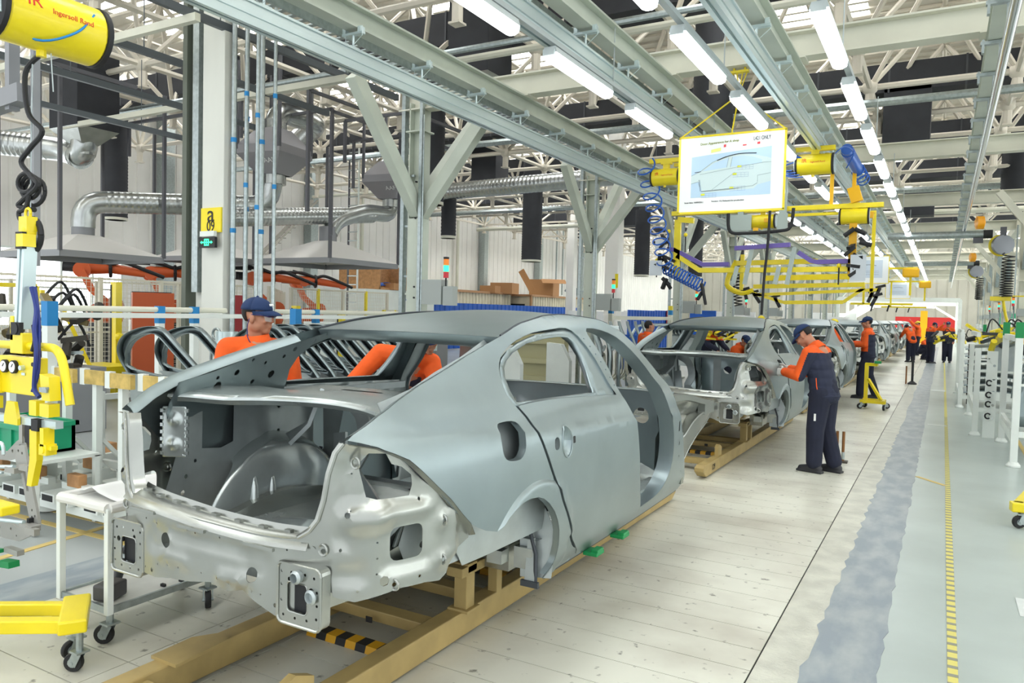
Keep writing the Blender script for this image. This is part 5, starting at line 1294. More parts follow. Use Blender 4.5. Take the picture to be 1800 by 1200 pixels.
for q in ((-1.05, .0), (-.9, -.05), (-.55, -.12), (.92, -.02), (.98, -.08), (1.02, .05)):
    m = MB(); m.bar((q[0], 0, q[1]), (q[0] + rg.uniform(-.12, .12), 0, q[1] - .16), .05); m.bar((q[0] - .06, 0, q[1]), (q[0] + .08, 0, q[1] + .04), .04); m.build('clamp', BLACK, root, smooth=False)
for i, (x, y, z, lab) in enumerate(((-1.9, 28.4, 3.2, 'distant yellow frame with balancer beside the second board'), (-1.7, 40.0, 3.3, 'farthest yellow frame below the rails'))):
    root = thing('hanging_door_lifter', lab, 'lifting frame', (x, y, z), 0, 'yellow door lifting frames')
    for a, b in (((-.9, 0, .3), (1.1, 0, .3)), ((-.9, 0, -.9), (1.0, 0, -.9)), ((.9, 0, .3), (.9, 0, -.6)), ((-.5, 0, .3), (-.5, 0, -.9))): MB().bar(a, b, .07).build('beam', YEL, root, smooth=False)
    m = MB(); m.box((.9, 0, .15), (.5, .3, .3)); m.build('balancer', YELG, root, smooth=False, bevel=.05)
    for x_ in (-.2, .3): MB().bar((x_, 0, -.9), (x_ - .06, 0, -1.15), .05).build('clamp', BLACK, root, smooth=False)
# hanging black cable with tools in the middle
m = MB(); coil(m, (-3.35, 14.2, 2.55), (-3.3, 14.2, 1.95), .07, 10, .012); o = m.build('hanging_coil_cable', BLACK); tag(o, 'short black coiled cable left of centre under the yellow frames', 'cable', 'black coiled cables')
# grey tubes and coil reels at the right
for i, (y, x0, x1, z, lab) in enumerate(((20.5, -1.25, .72, 3.78, 'grey round tube arm with black end, crossing under the rails'), (33.0, -1.4, .9, 3.95, 'farther grey round tube arm under the rails'))):
    root = thing('rail_tube_boom', lab, 'tube arm', (x0, y, z), 0, 'grey tube arms under the rails')
    MB().cyl((0, 0, 0), (x1 - x0, 0, 0), .085, n=16).build('tube', GALV, root); MB().cyl((x1 - x0, 0, 0), (x1 - x0 + .18, 0, 0), .10, n=16).build('end_cap', BLACK, root); MB().box((x1 - x0 - .1, 0, -.14), (.2, .1, .12)).build('bracket', DGREY, root, smooth=False)
def reel(x, y, z, lab, z1, tool=True):
    root = thing('hanging_cable_reel', lab, 'cable reel', (x, y, z), 0, 'cable reels with coiled cables')
    MB().lathe([(.10, -.07), (.22, -.06), (.22, .06), (.10, .07)], axis=(.3, -1, 0), n=20).build('drum', mat('reel_grey', '#8d9198', .4, .5), root)
    MB().lathe([(.22, -.08), (.25, -.07), (.25, -.05), (.22, -.04)], (-.02, .06, 0), (.3, -1, 0), 20).build('rim', YEL, root); MB().box((0, 0, .3), (.12, .12, .2)).build('bracket', DGREY, root, smooth=False)
    m = MB(); coil(m, (.12, -.1, -.2), (.1, -.1, z1 - z), .12, 15, .014, sq=.8); m.build('coiled_cable', BLACK, root); return root
reel(1.10, 20.4, 3.52, 'grey cable reel with long black coiled cable at right', 2.35); reel(1.0, 33, 3.65, 'farther grey cable reel with black coiled cable', 2.6)
for i, (x, y, z) in enumerate(((.55, 17.6, 3.72), (.66, 25.5, 3.62))):
    m = MB(); m.lathe([(.05, -.09), (.13, -.06), (.13, .06), (.05, .09)], axis=(1, .2, 0), n=18); o = m.build('mounted_amber_lamp', mat('amber', '#f5a50a', .35), None, (x, y, z)); tag(o, 'round amber lamp beside the polished rail, ' + ('nearer one' if i == 0 else 'farther one'), 'lamp', 'amber lamps on the right rail')
m = MB(); m.tube(spline([(1.15, 20.3, 2.3), (1.2, 20.3, 2.0), (1.28, 20.3, 1.7), (1.5, 20.2, 1.2)], 5), .03, 8); m.box((1.1, 20.3, 2.3), (.4, .1, .1)); m.box((1.45, 20.3, 2.36), (.5, .05, .03)); o = m.build('hanging_hand_tool', [YEL], None); tag(o, 'yellow tool head hanging below the coiled cable at right', 'tool')
# near left balancer with black spiral hose down to the gripper
bl = balancer((-3.74, 2.04, 3.05), pi/2, 'big yellow air balancer in the top left corner, nearest of all', 1.12)
m = MB(); m.tube([(-3.80 + .10*math.cos(a), 1.92, 3.12 + .08*math.sin(a)) for a in np.linspace(0, 2*pi, 20)], .012, 6)
m.tube(spline([(-3.80, 1.85, 3.05), (-3.66, 1.95, 2.93), (-3.6, 2.1, 3.0), (-3.62, 2.2, 3.12)], 6), .006, 5); o = m.build('hanging_air_hose', BLUE); tag(o, 'blue hose looped over the corner balancer', 'hose', 'blue air hoses')
m = MB(); m.tube(spline([(-3.74, 2.02, 2.90), (-3.84, 2.0, 2.82), (-3.78, 1.98, 2.62), (-3.70, 2.0, 2.53), (-3.80, 2.0, 2.46), (-3.88, 2.0, 2.40), (-3.80, 2.0, 2.33), (-3.74, 2.0, 2.28), (-3.86, 2.0, 2.22), (-3.90, 2.0, 2.19), (-3.80, 2.02, 2.17)], 6), .012, 8)
for k in range(3): m.tube([(-3.84 + (.07 + .01*k)*math.cos(a), 2.0 + .02*k, 2.30 - .02*k + (.045 + .01*k)*math.sin(a)) for a in np.linspace(0, 2*pi, 22)], .010, 7)
m.tube(spline([(-3.80, 2.0, 2.26), (-3.84, 2.0, 2.18), (-3.90, 2.0, 2.16), (-3.88, 2.0, 2.12), (-3.80, 2.0, 2.11)], 5), .011, 7)
o = m.build('hanging_spiral_hose', BLACK); tag(o, 'thick black spiral hose falling from the corner balancer', 'hose')
m = MB(); m.cyl((-3.80, 2.01, 2.9), (-3.82, 2.01, 2.12), .0035, n=5); m.cyl((-3.70, 2.04, 2.9), (-3.68, 2.04, 2.72), .003, n=5); o = m.build('lift_cable', GALV); tag(o, 'thin steel lifting wire inside the black spiral hose', 'cable')
# grey steel outrigger at the left edge
m = MB(); m.bar((-6.9, 3.2, 3.26), (-6.15, 3.2, 3.31), .12, .14); m.bar((-6.33, 3.2, 3.2), (-6.33, 3.2, 5.6), .06, .08); m.bar((-6.105, 3.25, 2.0), (-6.105, 3.25, 5.2), .045, .05); o = m.build('hanging_steelwork', GREY, smooth=False); tag(o, 'grey bracket and posts at the left edge under the balancer', 'hanging frame', 'dark grey hanging steel frames')
# ---------------------------------------------------------------- gripper in the left foreground
root = thing('hanging_lift_gripper', 'yellow lifting gripper with two gauges at the left edge', 'lifting gripper', (-3.85, 2.0, 1.4))
def gp(nm, mb, m, **k): return mb.build(nm, m, root, (3.85, -2.0, -1.4), **k)
m = MB(); m.lathe([(.02, 0), (.035, .01), (.035, .05), (.02, .06)], (-3.82, 1.97, 2.06), (0, 1, 0), 14); m.box((-3.82, 2.0, 2.10), (.07, .05, .07)); m.box((-3.80, 1.98, 2.02), (.06, .06, .06)); m.tube([(-3.82 + .022*math.cos(a), 2.0, 2.15 + .026*math.sin(a)) for a in np.linspace(0, 2*pi, 14)], .007, 6); gp('swivel_hook', m, YEL)
m = MB(); m.tube([(-3.84 + .075*math.cos(a), 2.03, 2.05 + .08*math.sin(a)) for a in np.linspace(0, 2*pi, 24)], .014, 7); gp('hose_ring', m, BLACK)
m = MB(); m.sweep([(-3.82, 2.0, 2.04), (-3.86, 2.0, 1.60)], [(-.03, -.03), (-.03, .03), (-.008, .03), (-.008, .022), (.008, .022), (.008, .03), (.03, .03), (.03, -.03), (.008, -.03), (.008, -.022), (-.008, -.022), (-.008, -.03)], (0, 1, 0)); gp('profile_column', m, ALU, smooth=False)
gp('black_joint', MB().box((-3.815, 1.965, 2.02), (.06, .02, .08)), BLACK, smooth=False); gp('black_joint', MB().box((-3.665, 1.96, 1.155), (.055, .03, .055)), BLACK, smooth=False)
m = MB(); m.cyl((-3.86, 1.955, 1.60), (-3.86, 1.975, 1.60), .03, n=16); m.box((-3.86, 1.97, 1.60), (.075, .02, .06)); gp('black_joint', m, BLACK, smooth=False)
m = MB(); m.tube(spline([(-4.3, 2.0, 1.512), (-3.9, 2.0, 1.517), (-3.70, 2.0, 1.518), (-3.60, 2.0, 1.515), (-3.55, 2.0, 1.485), (-3.52, 2.0, 1.43), (-3.49, 2.0, 1.33), (-3.47, 2.0, 1.26)], 5), .020, 12); gp('handle_bar', m, YEL)
m = MB(); m.box((-3.86, 1.99, 1.53), (.11, .05, .10)); m.box((-3.90, 1.98, 1.60), (.03, .03, .12)); gp('clamp_block', m, YEL, smooth=False, bevel=.004)
m = MB(); m.bx((-4.02, 1.97, 1.285), (-3.685, 2.02, 1.465)); gp('control_box', m, YEL, smooth=False, bevel=.004)
for i, x in enumerate((-3.955, -3.875)):
    g = MB(); g.cyl((x, 1.955, 1.415), (x, 1.97, 1.415), .032, n=20); gg = gp('gauge', g, BLACK)
    MB().cyl((x, 1.952, 1.415), (x, 1.9545, 1.415), .026, n=20).build('dial', PAPER, gg); MB().bar((x, 1.951, 1.415), (x + .012, 1.951, 1.43), .003).build('needle', BLACK, gg, smooth=False)
m = MB(); m.cyl((-3.80, 1.95, 1.415), (-3.80, 1.97, 1.415), .012, n=12); m.box((-3.80, 1.967, 1.385), (.03, .002, .012)); gp('push_button', m, ALU)
MBk = MB(); MBk.cyl((-3.72, 1.965, 1.435), (-3.72, 1.97, 1.435), .010, n=12); gp('plug', MBk, BLACK)
for x, w in ((-4.07, .13), (-3.555, .075)):
    m = MB(); m.prism([(-w/2, 0), (w/2, -.01), (w/2 + .01, -.12), (-w/2 + .02, -.12)], 1.93, 1.98, lambda a, b, c: (x + a, c, 1.40 + b)); m.box((x, 1.955, 1.235), (w, .05, .06)); gp('valve_housing', m, YEL, smooth=False)
    m = MB(); m.box((x + .005, 1.925, 1.33), (.06, .008, .022)); m.box((x + .03, 1.92, 1.34), (.03, .015, .01)); gp('latch', m, GALV, smooth=False)
m = MB(); m.bar((-4.2, 1.98, 1.155), (-3.52, 1.98, 1.165), .035); gp('cross_profile', m, ALU, smooth=False)
m = MB(); m.prism([(-.035, 0), (.035, 0), (.06, -.08), (.06, -.11), (-.06, -.11), (-.06, -.08)], 1.945, 1.96, lambda a, b, c: (-3.87 + a, c, 1.25 + b)); m.prism([(-.03, 0), (.03, 0), (.03, -.14), (-.015, -.27), (-.055, -.27), (-.03, -.14)], 1.95, 1.98, lambda a, b, c: (-3.685 + a, c, 1.13 + b)); m.box((-3.67, 1.96, 1.235), (.06, .04, .07)); gp('bracket_plate', m, YEL, smooth=False)
m = MB(); m.box((-3.58, 1.96, 1.05), (.06, .05, .05)); m.box((-3.585, 1.96, 1.10), (.03, .05, .10)); m.box((-3.55, 1.96, 1.06), (.05, .03, .02)); m.cyl((-3.58, 1.93, 1.05), (-3.58, 1.99, 1.05), .018, n=10); gp('toggle_clamp', m, YEL, smooth=False)
m = MB(); m.tube(spline([(-3.79, 2.0, 1.80), (-3.75, 2.0, 1.70), (-3.69, 1.96, 1.60), (-3.655, 1.95, 1.50), (-3.67, 1.95, 1.38), (-3.67, 1.95, 1.32), (-3.63, 1.95, 1.29)], 6), .011, 7); m.tube(spline([(-3.78, 2.01, 1.80), (-3.73, 2.0, 1.66), (-3.67, 1.97, 1.55), (-3.66, 1.96, 1.40), (-3.69, 1.95, 1.31)], 6), .008, 7); gp('blue_hose', m, NAVYH)
m = MB(); m.tube(spline([(-3.72, 1.97, 1.62), (-3.69, 1.96, 1.55), (-3.71, 1.96, 1.50)], 6), .009, 7); gp('black_hose', m, BLACK)
# ================================================================ LEFT FOREGROUND AND DOOR RACKS
def caster(m0, m1, m2, p, s=1.0, swivel=.4):
    """builds into three meshes: fork, tyre, plate"""
    x, y, z = p; r = .05 * s; c, sn = math.cos(swivel), math.sin(swivel); o = Vector((x - .03*s*c, y - .03*s*sn, r)); ax = Vector((-sn, c, 0))
    m1.lathe([(r*.55, -.016*s), (r*.93, -.016*s), (r, -.008*s), (r, .008*s), (r*.93, .016*s), (r*.55, .016*s)], o, ax, 20)
    m0.cyl(o - ax*.03*s, o + ax*.03*s, .010*s, n=8); m0.cyl(o - ax*.018*s, o + ax*.018*s, r*.5, n=12)
    for k in (-1, 1):
        a = o + ax * .024*s*k; b = Vector((x, y, r*2.1)) + ax * .024*s*k; m0.bar(a - Vector((0, 0, .01)), b, .006*s, .045*s, ax.cross(Vector((0, 0, 1))))
    m0.box((x, y, r*2.15), (.07*s, .07*s, .01)); m0.cyl((x, y, r*2.1), (x, y, z), .018*s, n=8)
def casters(root, pts, s=1.0, col=BLACK, off=(0, 0, 0)):
    for i, p in enumerate(pts):
        f, t = MB(), MB(); caster(f, t, None, p, s, .5 + i); o = f.build('caster', GALV, root, off); t.build('wheel', col, o)
# white trolley
root = thing('tool_trolley', 'white padded two-shelf trolley left of the nearest car', 'trolley', (-3.80, 2.6, 0)); OF = (3.80, -2.6, 0)
X0, X1, Y0, Y1 = -4.02, -3.60, 2.27, 3.0
for x, y in ((X0, Y0), (X1, Y0), (X0, Y1), (X1, Y1)): MB().bx((x - .017, y - .017, .16), (x + .017, y + .017, .70)).build('leg', WHITE, root, OF, smooth=False, bevel=.003)
m = MB(); m.bx((X0, Y0, .175), (X1, Y1, .185)); m.build('lower_shelf', mat('worn_white_board', '#dfe0d8', .5, var=.05), root, OF, smooth=False)
m = MB()
for a, b in (((X0, Y0), (X1, Y0)), ((X1, Y0), (X1, Y1)), ((X1, Y1), (X0, Y1)), ((X0, Y1), (X0, Y0))): m.bar((a[0], a[1], .18), (b[0], b[1], .18), .016, .035)
m.build('lower_frame', GALV, root, OF, smooth=False)
m = MB(); m.bx((X0 - .01, Y0 - .01, .68), (X1 + .01, Y1 + .01, .70))
for a, b in (((X0, Y0), (X1, Y0)), ((X1, Y0), (X1, Y1)), ((X1, Y1), (X0, Y1)), ((X0, Y1), (X0, Y0))):
    m.tube([(a[0], a[1], .70), ((a[0]*2 + b[0])/3, (a[1]*2 + b[1])/3, .703), ((a[0] + 2*b[0])/3, (a[1] + 2*b[1])/3, .698), (b[0], b[1], .70)], .028, 10)
m.build('padded_top', mat('white_foam_pad', '#e9e9e4', .75, bump=.3, bscale=30), root, OF)
MB().grid(lambda u, v: (X0 + .03 + .36*u, Y0 + .08 + .55*v, .725 + .012*math.sin(u*5 + v*3) + .02*max(0, 1 - abs(u - .3)*6)*(1 - v)), 16, 12).build('paper_sheet', PAPER, root, OF, solid=.001)
casters(root, [(X1 - .02, Y0 + .02, .17), (X0 + .02, Y0 + .02, .17), (X1 - .02, Y1 - .12, .17), (X0 + .02, Y1 - .05, .17)], 1.0, off=OF)
# nut runner lying on its lower shelf
root = thing('nut_runner', 'black battery nutrunner with orange ring on the lower trolley shelf', 'power tool', (-3.80, 2.42, .19))
m = MB(); m.tube(spline([(.07, -.06, .04), (.02, .0, .055), (-.03, .06, .11), (-.04, .08, .17)], 5), [.03]*5 + [.026]*5 + [.022]*6, 12); m.tube(spline([(-.04, .08, .17), (-.02, .10, .21), (.04, .13, .215), (.11, .16, .20)], 4), .020, 10); m.box((-.07, .06, .15), (.04, .04, .06)); m.cyl((.11, .16, .20), (.16, .18, .195), .012, n=8); m.build('body', mat('dark_plastic', '#33363a', .45), root)
m = MB(); m.box((.07, -.06, .045), (.10, .14, .085), rz=.3); m.build('battery', mat('battery_grey', '#4b4a4a', .5), root, smooth=False, bevel=.012)
m = MB(); m.bx((.095, -.11, .03), (.1215, -.07, .07)); m.build('rating_plate', ALU, root, smooth=False)
m = MB(); m.cyl((-.028, .055, .105), (-.033, .065, .125), .029, n=14); m.build('orange_ring', mat('orange_ring', '#c98418', .4), root)
m = MB(); m.cyl((-.038, .078, .155), (-.04, .085, .175), .027, n=12); m.build('socket_collar', GALV, root)
for i, (x, y) in enumerate(((-3.66, 2.62), (-3.64, 2.72))):
    o = MB().bx((x - .015, y - .008, .186), (x + .015, y + .008, .20)).build('rubber_plug', BLACK, smooth=False); tag(o, 'small black rubber plug on the lower trolley shelf, ' + ('nearer one' if i == 0 else 'farther one'), 'plug', 'black plugs on the trolley shelf')
# yellow wheeled base, bottom left
root = thing('caster_dolly', 'yellow steel base frame on casters in the bottom left corner', 'wheeled stand', (-3.7, 1.9, 0)); OF = (3.7, -1.9, 0)
m = MB(); m.bar((-3.42, 2.0, .245), (-4.3, 1.40, .245), .065, .06); m.build('frame_arm', YEL, root, OF, smooth=False, bevel=.006)
m = MB(); m.bar((-3.62, 2.10, .245), (-4.5, 1.50, .245), .05, .06); m.build('frame_arm', YEL, root, OF, smooth=False, bevel=.006)
m = MB(); m.bar((-3.40, 1.97, .245), (-3.70, 2.17, .245), .12, .065); m.build('end_block', YEL, root, OF, smooth=False, bevel=.01)
m = MB(); m.bar((-3.7, 2.0, .21), (-4.4, 1.52, .21), .035, .01); m.build('label_strip', GALV, root, OF, smooth=False)
casters(root, [(-3.46, 2.04, .22), (-3.62, 2.12, .22)], .9, off=OF)
o = MB().bx((-3.98, 1.86, .72), (-3.79, 1.95, .765)).build('yellow_cap', YEL, smooth=False, bevel=.008); tag(o, 'yellow painted bracket end at the left edge above the grey clamp frame', 'bracket')
# grey machined jig with toggle arms
JM = mat('machined_grey', '#a9a8a1', .4, .35)
root = thing('clamping_jig', 'grey machined clamping frame with green pads at the left edge', 'clamping jig', (-4.5, 2.35, .6)); OF = (4.5, -2.35, -.6)
def jp(nm, pts, th=.02, y=2.35, m_=JM):
    return MB().prism(pts, y - th/2, y + th/2, lambda a, b, c: (a, c, b)).build(nm, m_, root, OF, smooth=False)
def slotplate(nm, out, holes, y, th, m_):
    o = sheet(out, holes, lambda a, b: (a, y, b), .05).build(nm, m_, root, OF, smooth=False, solid=th); return o
slotplate('slotted_upright', [(-4.60,.90),(-4.48,.92),(-4.44,.80),(-4.33,.49),(-4.42,.49),(-4.47,.62),(-4.52,.78),(-4.56,.80)], [[(-4.50,.80),(-4.475,.80),(-4.43,.66),(-4.455,.66)], circ(-4.54,.88,.008), circ(-4.50,.87,.008), circ(-4.40,.56,.008), circ(-4.37,.53,.008), circ(-4.40,.52,.008)], 2.33, .015, JM)
slotplate('upper_plate', [(-5.0,.83),(-4.72,.85),(-4.62,.92),(-4.54,.96),(-4.50,.90),(-4.56,.84),(-4.70,.80),(-5.0,.78)], [circ(-4.66,.86,.01), circ(-4.75,.83,.008), circ(-4.58,.90,.008)], 2.36, .015, JM)
slotplate('lower_plate', [(-5.0,.44),(-4.72,.44),(-4.62,.42),(-4.55,.42),(-4.44,.50),(-4.38,.50),(-4.48,.39),(-4.60,.34),(-5.0,.32)], [circ(-4.68,.40,.009), circ(-4.62,.37,.006), circ(-4.80,.39,.008)], 2.36, .015, JM)
m = MB(); m.cyl((-5.0, 2.28, .74), (-4.50, 2.28, .80), .011, n=8); m.cyl((-5.0, 2.28, .70), (-4.62, 2.28, .75), .008, n=8); m.cyl((-5.0, 2.28, .44), (-4.40, 2.28, .50), .011, n=8); m.cyl((-4.8, 2.28, .565), (-4.62, 2.28, .575), .010, n=8); m.tube(spline([(-5.0, 2.3, .90), (-4.72, 2.3, .915), (-4.66, 2.3, .90), (-4.65, 2.3, .85)], 4), .01, 7); m.build('clamp_rod', ALU, root, OF)
for c_, d_ in (((-4.52, 2.29, .78), (.10, .05, .03)), ((-4.36, 2.29, .48), (.13, .05, .03)), ((-4.30, 2.27, .47), (.10, .03, .035)), ((-4.40, 2.29, .805), (.09, .03, .03)), ((-4.60, 2.33, .29), (.14, .04, .03)), ((-4.56, 2.36, 1.0), (.035, .03, .16))): MB().box(c_, d_).build('clamp_head', JM, root, OF, smooth=False)
m = MB(); m.box((-4.50, 2.37, .985), (.05, .04, .12)); m.box((-4.60, 2.28, .58), (.05, .03, .02)); m.box((-4.39, 2.32, .50), (.02, .05, .04)); m.build('black_block', BLACK, root, OF, smooth=False)
m = MB(); m.box((-4.60, 2.3, .225), (.12, .06, .035), ry=-.1); m.box((-4.76, 2.3, .27), (.12, .06, .02), ry=-.1); m.build('green_pad', GREENM, root, OF, smooth=False)
# green bin
root = thing('parts_bin', 'green plastic bin behind the grey clamping frame', 'bin', (-6.35, 3.3, .55))
m = MB()
for a, b in (((-.35, -.2, 0), (.35, -.17, .22)), ((-.35, .17, 0), (.35, .2, .22)), ((-.35, -.2, 0), (-.32, .2, .22)), ((.32, -.2, 0), (.35, .2, .22)), ((-.35, -.2, 0), (.35, .2, .02))): m.bx(a, b)
m.build('body', GREENP, root, smooth=False); m = MB()
for a, b in (((-.37, -.22, .2), (.37, -.19, .235)), ((-.37, .19, .2), (.37, .22, .235)), ((-.37, -.22, .2), (-.34, .22, .235)), ((.34, -.22, .2), (.37, .22, .235))): m.bx(a, b)
m.bx((-.02, -.215, .02), (.02, -.2, .2)); m.bx((.18, -.215, .02), (.22, -.2, .2)); m.build('rim', GREENP, root, smooth=False)
m = MB(); m.bx((-.7, -.25, -.03), (.6, .25, -.005)); [m.bx((x, y, -.55), (x + .04, y + .04, -.02)) for x in (-.7, .56) for y in (-.25, .21)]; o = m.build('side_table', WHITE, None, (-6.35, 3.3, .55), smooth=False); tag(o, 'white stand under the green bin', 'stand')
# tall white posts with coloured tips
def tipped(x, y, h, w, c, lab, grp, cat='post', base=True, writing=False):
    root = thing('marker_post', lab, cat, (x, y, 0), 0, grp)
    MB().bx((-w/2, -w/2, .02), (w/2, w/2, h)).build('post', WHITE, root, smooth=False, bevel=.004); MB().bx((-w/2 - .002, -w/2 - .002, h - .20), (w/2 + .002, w/2 + .002, h + .002)).build('coloured_tip', c, root, smooth=False)
    if base: MB().lathe([(w*.95, 0), (w*.95, .025), (w*.6, .06)], n=16).build('foot', WHITE, root)
    return root
tipped(-6.40, 3.52, 1.73, .085, BLUE, 'tall white post with blue tip directly right of the yellow gripper', 'white posts with blue tips')
tipped(-6.20, 6.05, 1.71, .085, BLUE, 'white post with blue tip right of the cap of the nearest worker', 'white posts with blue tips')
tipped(-8.0, 5.66, 1.70, .08, BLUE, 'white post with blue tip before the orange cabinet', 'white posts with blue tips')
tipped(-8.0, 6.13, 1.70, .08, BLUE, 'white post with blue tip before the grey control cabinet', 'white posts with blue tips')
tipped(-8.0, 8.2, 1.70, .08, BLUE, 'white post with blue tip farthest along the guard rail', 'white posts with blue tips')
o = MB().cyl((-8.0, .5, 1.66), (-8.0, 6.6, 1.66), .032, n=10).build('guard_rail', CREAM); tag(o, 'long cream round guard rail at eye level on the left', 'rail', 'guard rails on the left')
o = MB().cyl((-8.0, 7.0, 1.66), (-8.0, 10.8, 1.66), .032, n=10).build('guard_rail', CREAM); tag(o, 'cream round guard rail behind the head of the nearest worker', 'rail', 'guard rails on the left')
o = MB().bar((-7.95, .5, 1.59), (-7.95, 11.5, 1.59), .05, .055).build('guard_rail', WHITE, smooth=False); tag(o, 'white square guard rail just below the cream one', 'rail', 'guard rails on the left')
# cradle rack with timber blocks
rack = thing('cradle_rack', 'white cradle rack with timber blocks left of the nearest car', 'rack', (-6.0, 3.9, 0)); OF = (6.0, -3.9, 0)
m = MB()
for y in (3.3, 3.9, 4.6): m.bar((-7.4, y, .16), (-4.7, y, .16), .06, .06)
for x in (-7.4, -6.4, -5.5, -4.7): m.bar((x, 3.3, .16), (x, 4.6, .16), .06, .06)
m.build('base_frame', WHITE, rack, OF, smooth=False)
xs_p = (-7.05, -6.62, -6.2, -5.85, -5.45, -5.1, -4.8)
for i, x in enumerate(xs_p):
    y = 3.55 + .04*(i % 2)
    u = MB(); u.bx((x - .027, y - .027, .16), (x + .027, y + .027, 1.08)); u.bar((x, y + .45, .18), (x, y + .02, .65), .03); u.build('upright', WHITE, rack, OF, smooth=False)
    MB().bx((x - .10, y - .05, 1.08), (x + .16, y - .01, 1.19)).build('timber_block', mat('yellowed_timber', '#c9ad62', .8, var=.2, scale=12), rack, OF, smooth=False)
    MB().bx((x - .17, y - .045, 1.07), (x - .10, y - .0, 1.20)).build('end_stop', WHITE, rack, OF, smooth=False)
k = 0
for j, y in enumerate((3.35, 3.8, 4.3)):
    for i, x in enumerate((-6.9, -6.35, -5.8, -5.25)):
        c = MB(); z = .20
        c.bx((x - .16, y - .14, z), (x + .02, y + .16, z + .07)); c.bx((x + .08, y - .14, z), (x + .20, y + .16, z + .07)); c.bx((x - .16, y + .02, z + .07), (x + .20, y + .08, z + .12))
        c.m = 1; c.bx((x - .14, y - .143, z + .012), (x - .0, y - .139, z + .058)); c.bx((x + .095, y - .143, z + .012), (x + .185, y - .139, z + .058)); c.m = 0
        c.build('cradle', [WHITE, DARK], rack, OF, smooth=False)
        MB().bx((x - .06, y + .0, z + .10), (x + .10, y + .07, z + .20)).build('timber_block', WOOD, rack, OF, smooth=False, bevel=.008)
# door panels standing in racks
def door_mesh(nm='frame'):
    out = [(0,.10),(.02,.45),(-.02,.72),(-.06,.86),(-.02,.97),(.10,1.07),(.30,1.14),(.48,1.16),(.58,1.12),(.70,.98),(.84,.78),(.95,.60),(1.0,.45),(1.0,.05),(.5,.0),(.12,.02)]
    win = [(.04,.78),(.02,.88),(.07,.95),(.18,1.03),(.34,1.09),(.47,1.10),(.54,1.05),(.64,.92),(.76,.75),(.78,.72)]
    lo = [(.12,.18),(.10,.45),(.16,.58),(.45,.60),(.80,.57),(.88,.45),(.90,.15),(.5,.10)]
    tum = lambda b: -.18 * sst(.6, 1.2, b)
    fn = lambda a, b: (a, tum(b), b)
    inner = sheet(spline(out, 3, True), [spline(win, 3, True), spline(lo, 3, True), circ(.06,.60,.015), circ(.90,.58,.012)], fn, .06)
    pts = [(a, tum(b), b) for a, b in spline(out, 3, True)]; n = len(pts)
    inner.add(pts + [(a, y - .055, b) for a, y, b in pts], [(i, (i+1) % n, n + (i+1) % n, n + i) for i in range(n)])
    pts = [(a, tum(b), b) for a, b in spline(win, 3, True)]; n = len(pts)
    inner.add(pts + [(a, y - .05, b) for a, y, b in pts], [(i, (i+1) % n, n + (i+1) % n, n + i) for i in range(n)])
    inner.tube([(-.0 + .9*t_, .02, .72 - .03*t_) for t_ in np.linspace(.05, .95, 6)], .025, 6)
    sk = [(0,.06),(.02,.45),(-.02,.70),(.0,.75),(.80,.70),(.95,.55),(1.0,.40),(1.0,.03),(.5,-.02),(.1,0)]
    outer = sheet(spline(sk, 2, True), [], lambda a, b: (a, tum(b) - .07, b), .1)
    return inner, outer
din, dout = door_mesh()
proto_door = None
def door_panel(x, y, z, rz, lab, grp, sx=1.12):
    global proto_door
    if proto_door is None:
        root = thing('door_shell', lab, 'car door', (x, y, z), rz, grp)
        din.build('inner_frame', STEEL, root, ang=.7, solid=.003); dout.build('outer_skin', STEELD, root, ang=.9)
        for s_, xx in ((.006, 0), ): pass
        root.scale = (sx, 1, 1); proto_door = root
    else: root = copy_tree(proto_door, None, lab, grp, (x, y, z), rz); root.scale = (sx, 1, 1)
    return root
G1 = 'bare car doors in the rack behind the nearest worker'
for i, y in enumerate((4.05, 4.38)):
    door_panel(-6.02 + .03*i, y, .39, 0, 'bare grey car door leftmost in the rack, window frame showing' if i == 0 else 'bare grey car door just behind the leftmost one', G1)
for i in range(8):
    door_panel(-6.15 + .02*i, 5.35 + .20*i, .40, 0, 'bare grey car door in the rack row seen between the workers, %s from the left' % ordn[i], G1)
rk = thing('door_rack', 'white frame rack that holds the doors behind the nearest worker', 'rack', (-5.5, 5.3, 0)); OF = (5.5, -5.3, 0)
for x in (-6.4, -4.75):
    for y in (3.95, 5.2, 7.2): MB().bx((x - .03, y - .03, 0), (x + .03, y + .03, .95)).build('post', WHITE, rk, OF, smooth=False)
m = MB()
for x in (-6.4, -4.75): m.bar((x, 3.95, .36), (x, 7.2, .36), .05, .07); m.bar((x, 3.95, .9), (x, 7.2, .9), .04, .05)
for y in (3.95, 5.2, 7.2): m.bar((-6.4, y, .33), (-4.75, y, .33), .05, .06)
m.build('frame', WHITE, rk, OF, smooth=False)
G2 = 'bare car doors in the racks beyond the car'
for i in range(7): door_panel(-5.2 + .0*i, 12.4 + .42*i, .45, -1.2, 'bare car door in the slotted rack seen through the rear door window, %s from the left' % ordn[i], G2)
for i in range(6): door_panel(-6.2, 19.5 + .3*i, .45, -.2, 'bare car door seen through the rear window of the second car, %s in its row' % ordn[i], G2)
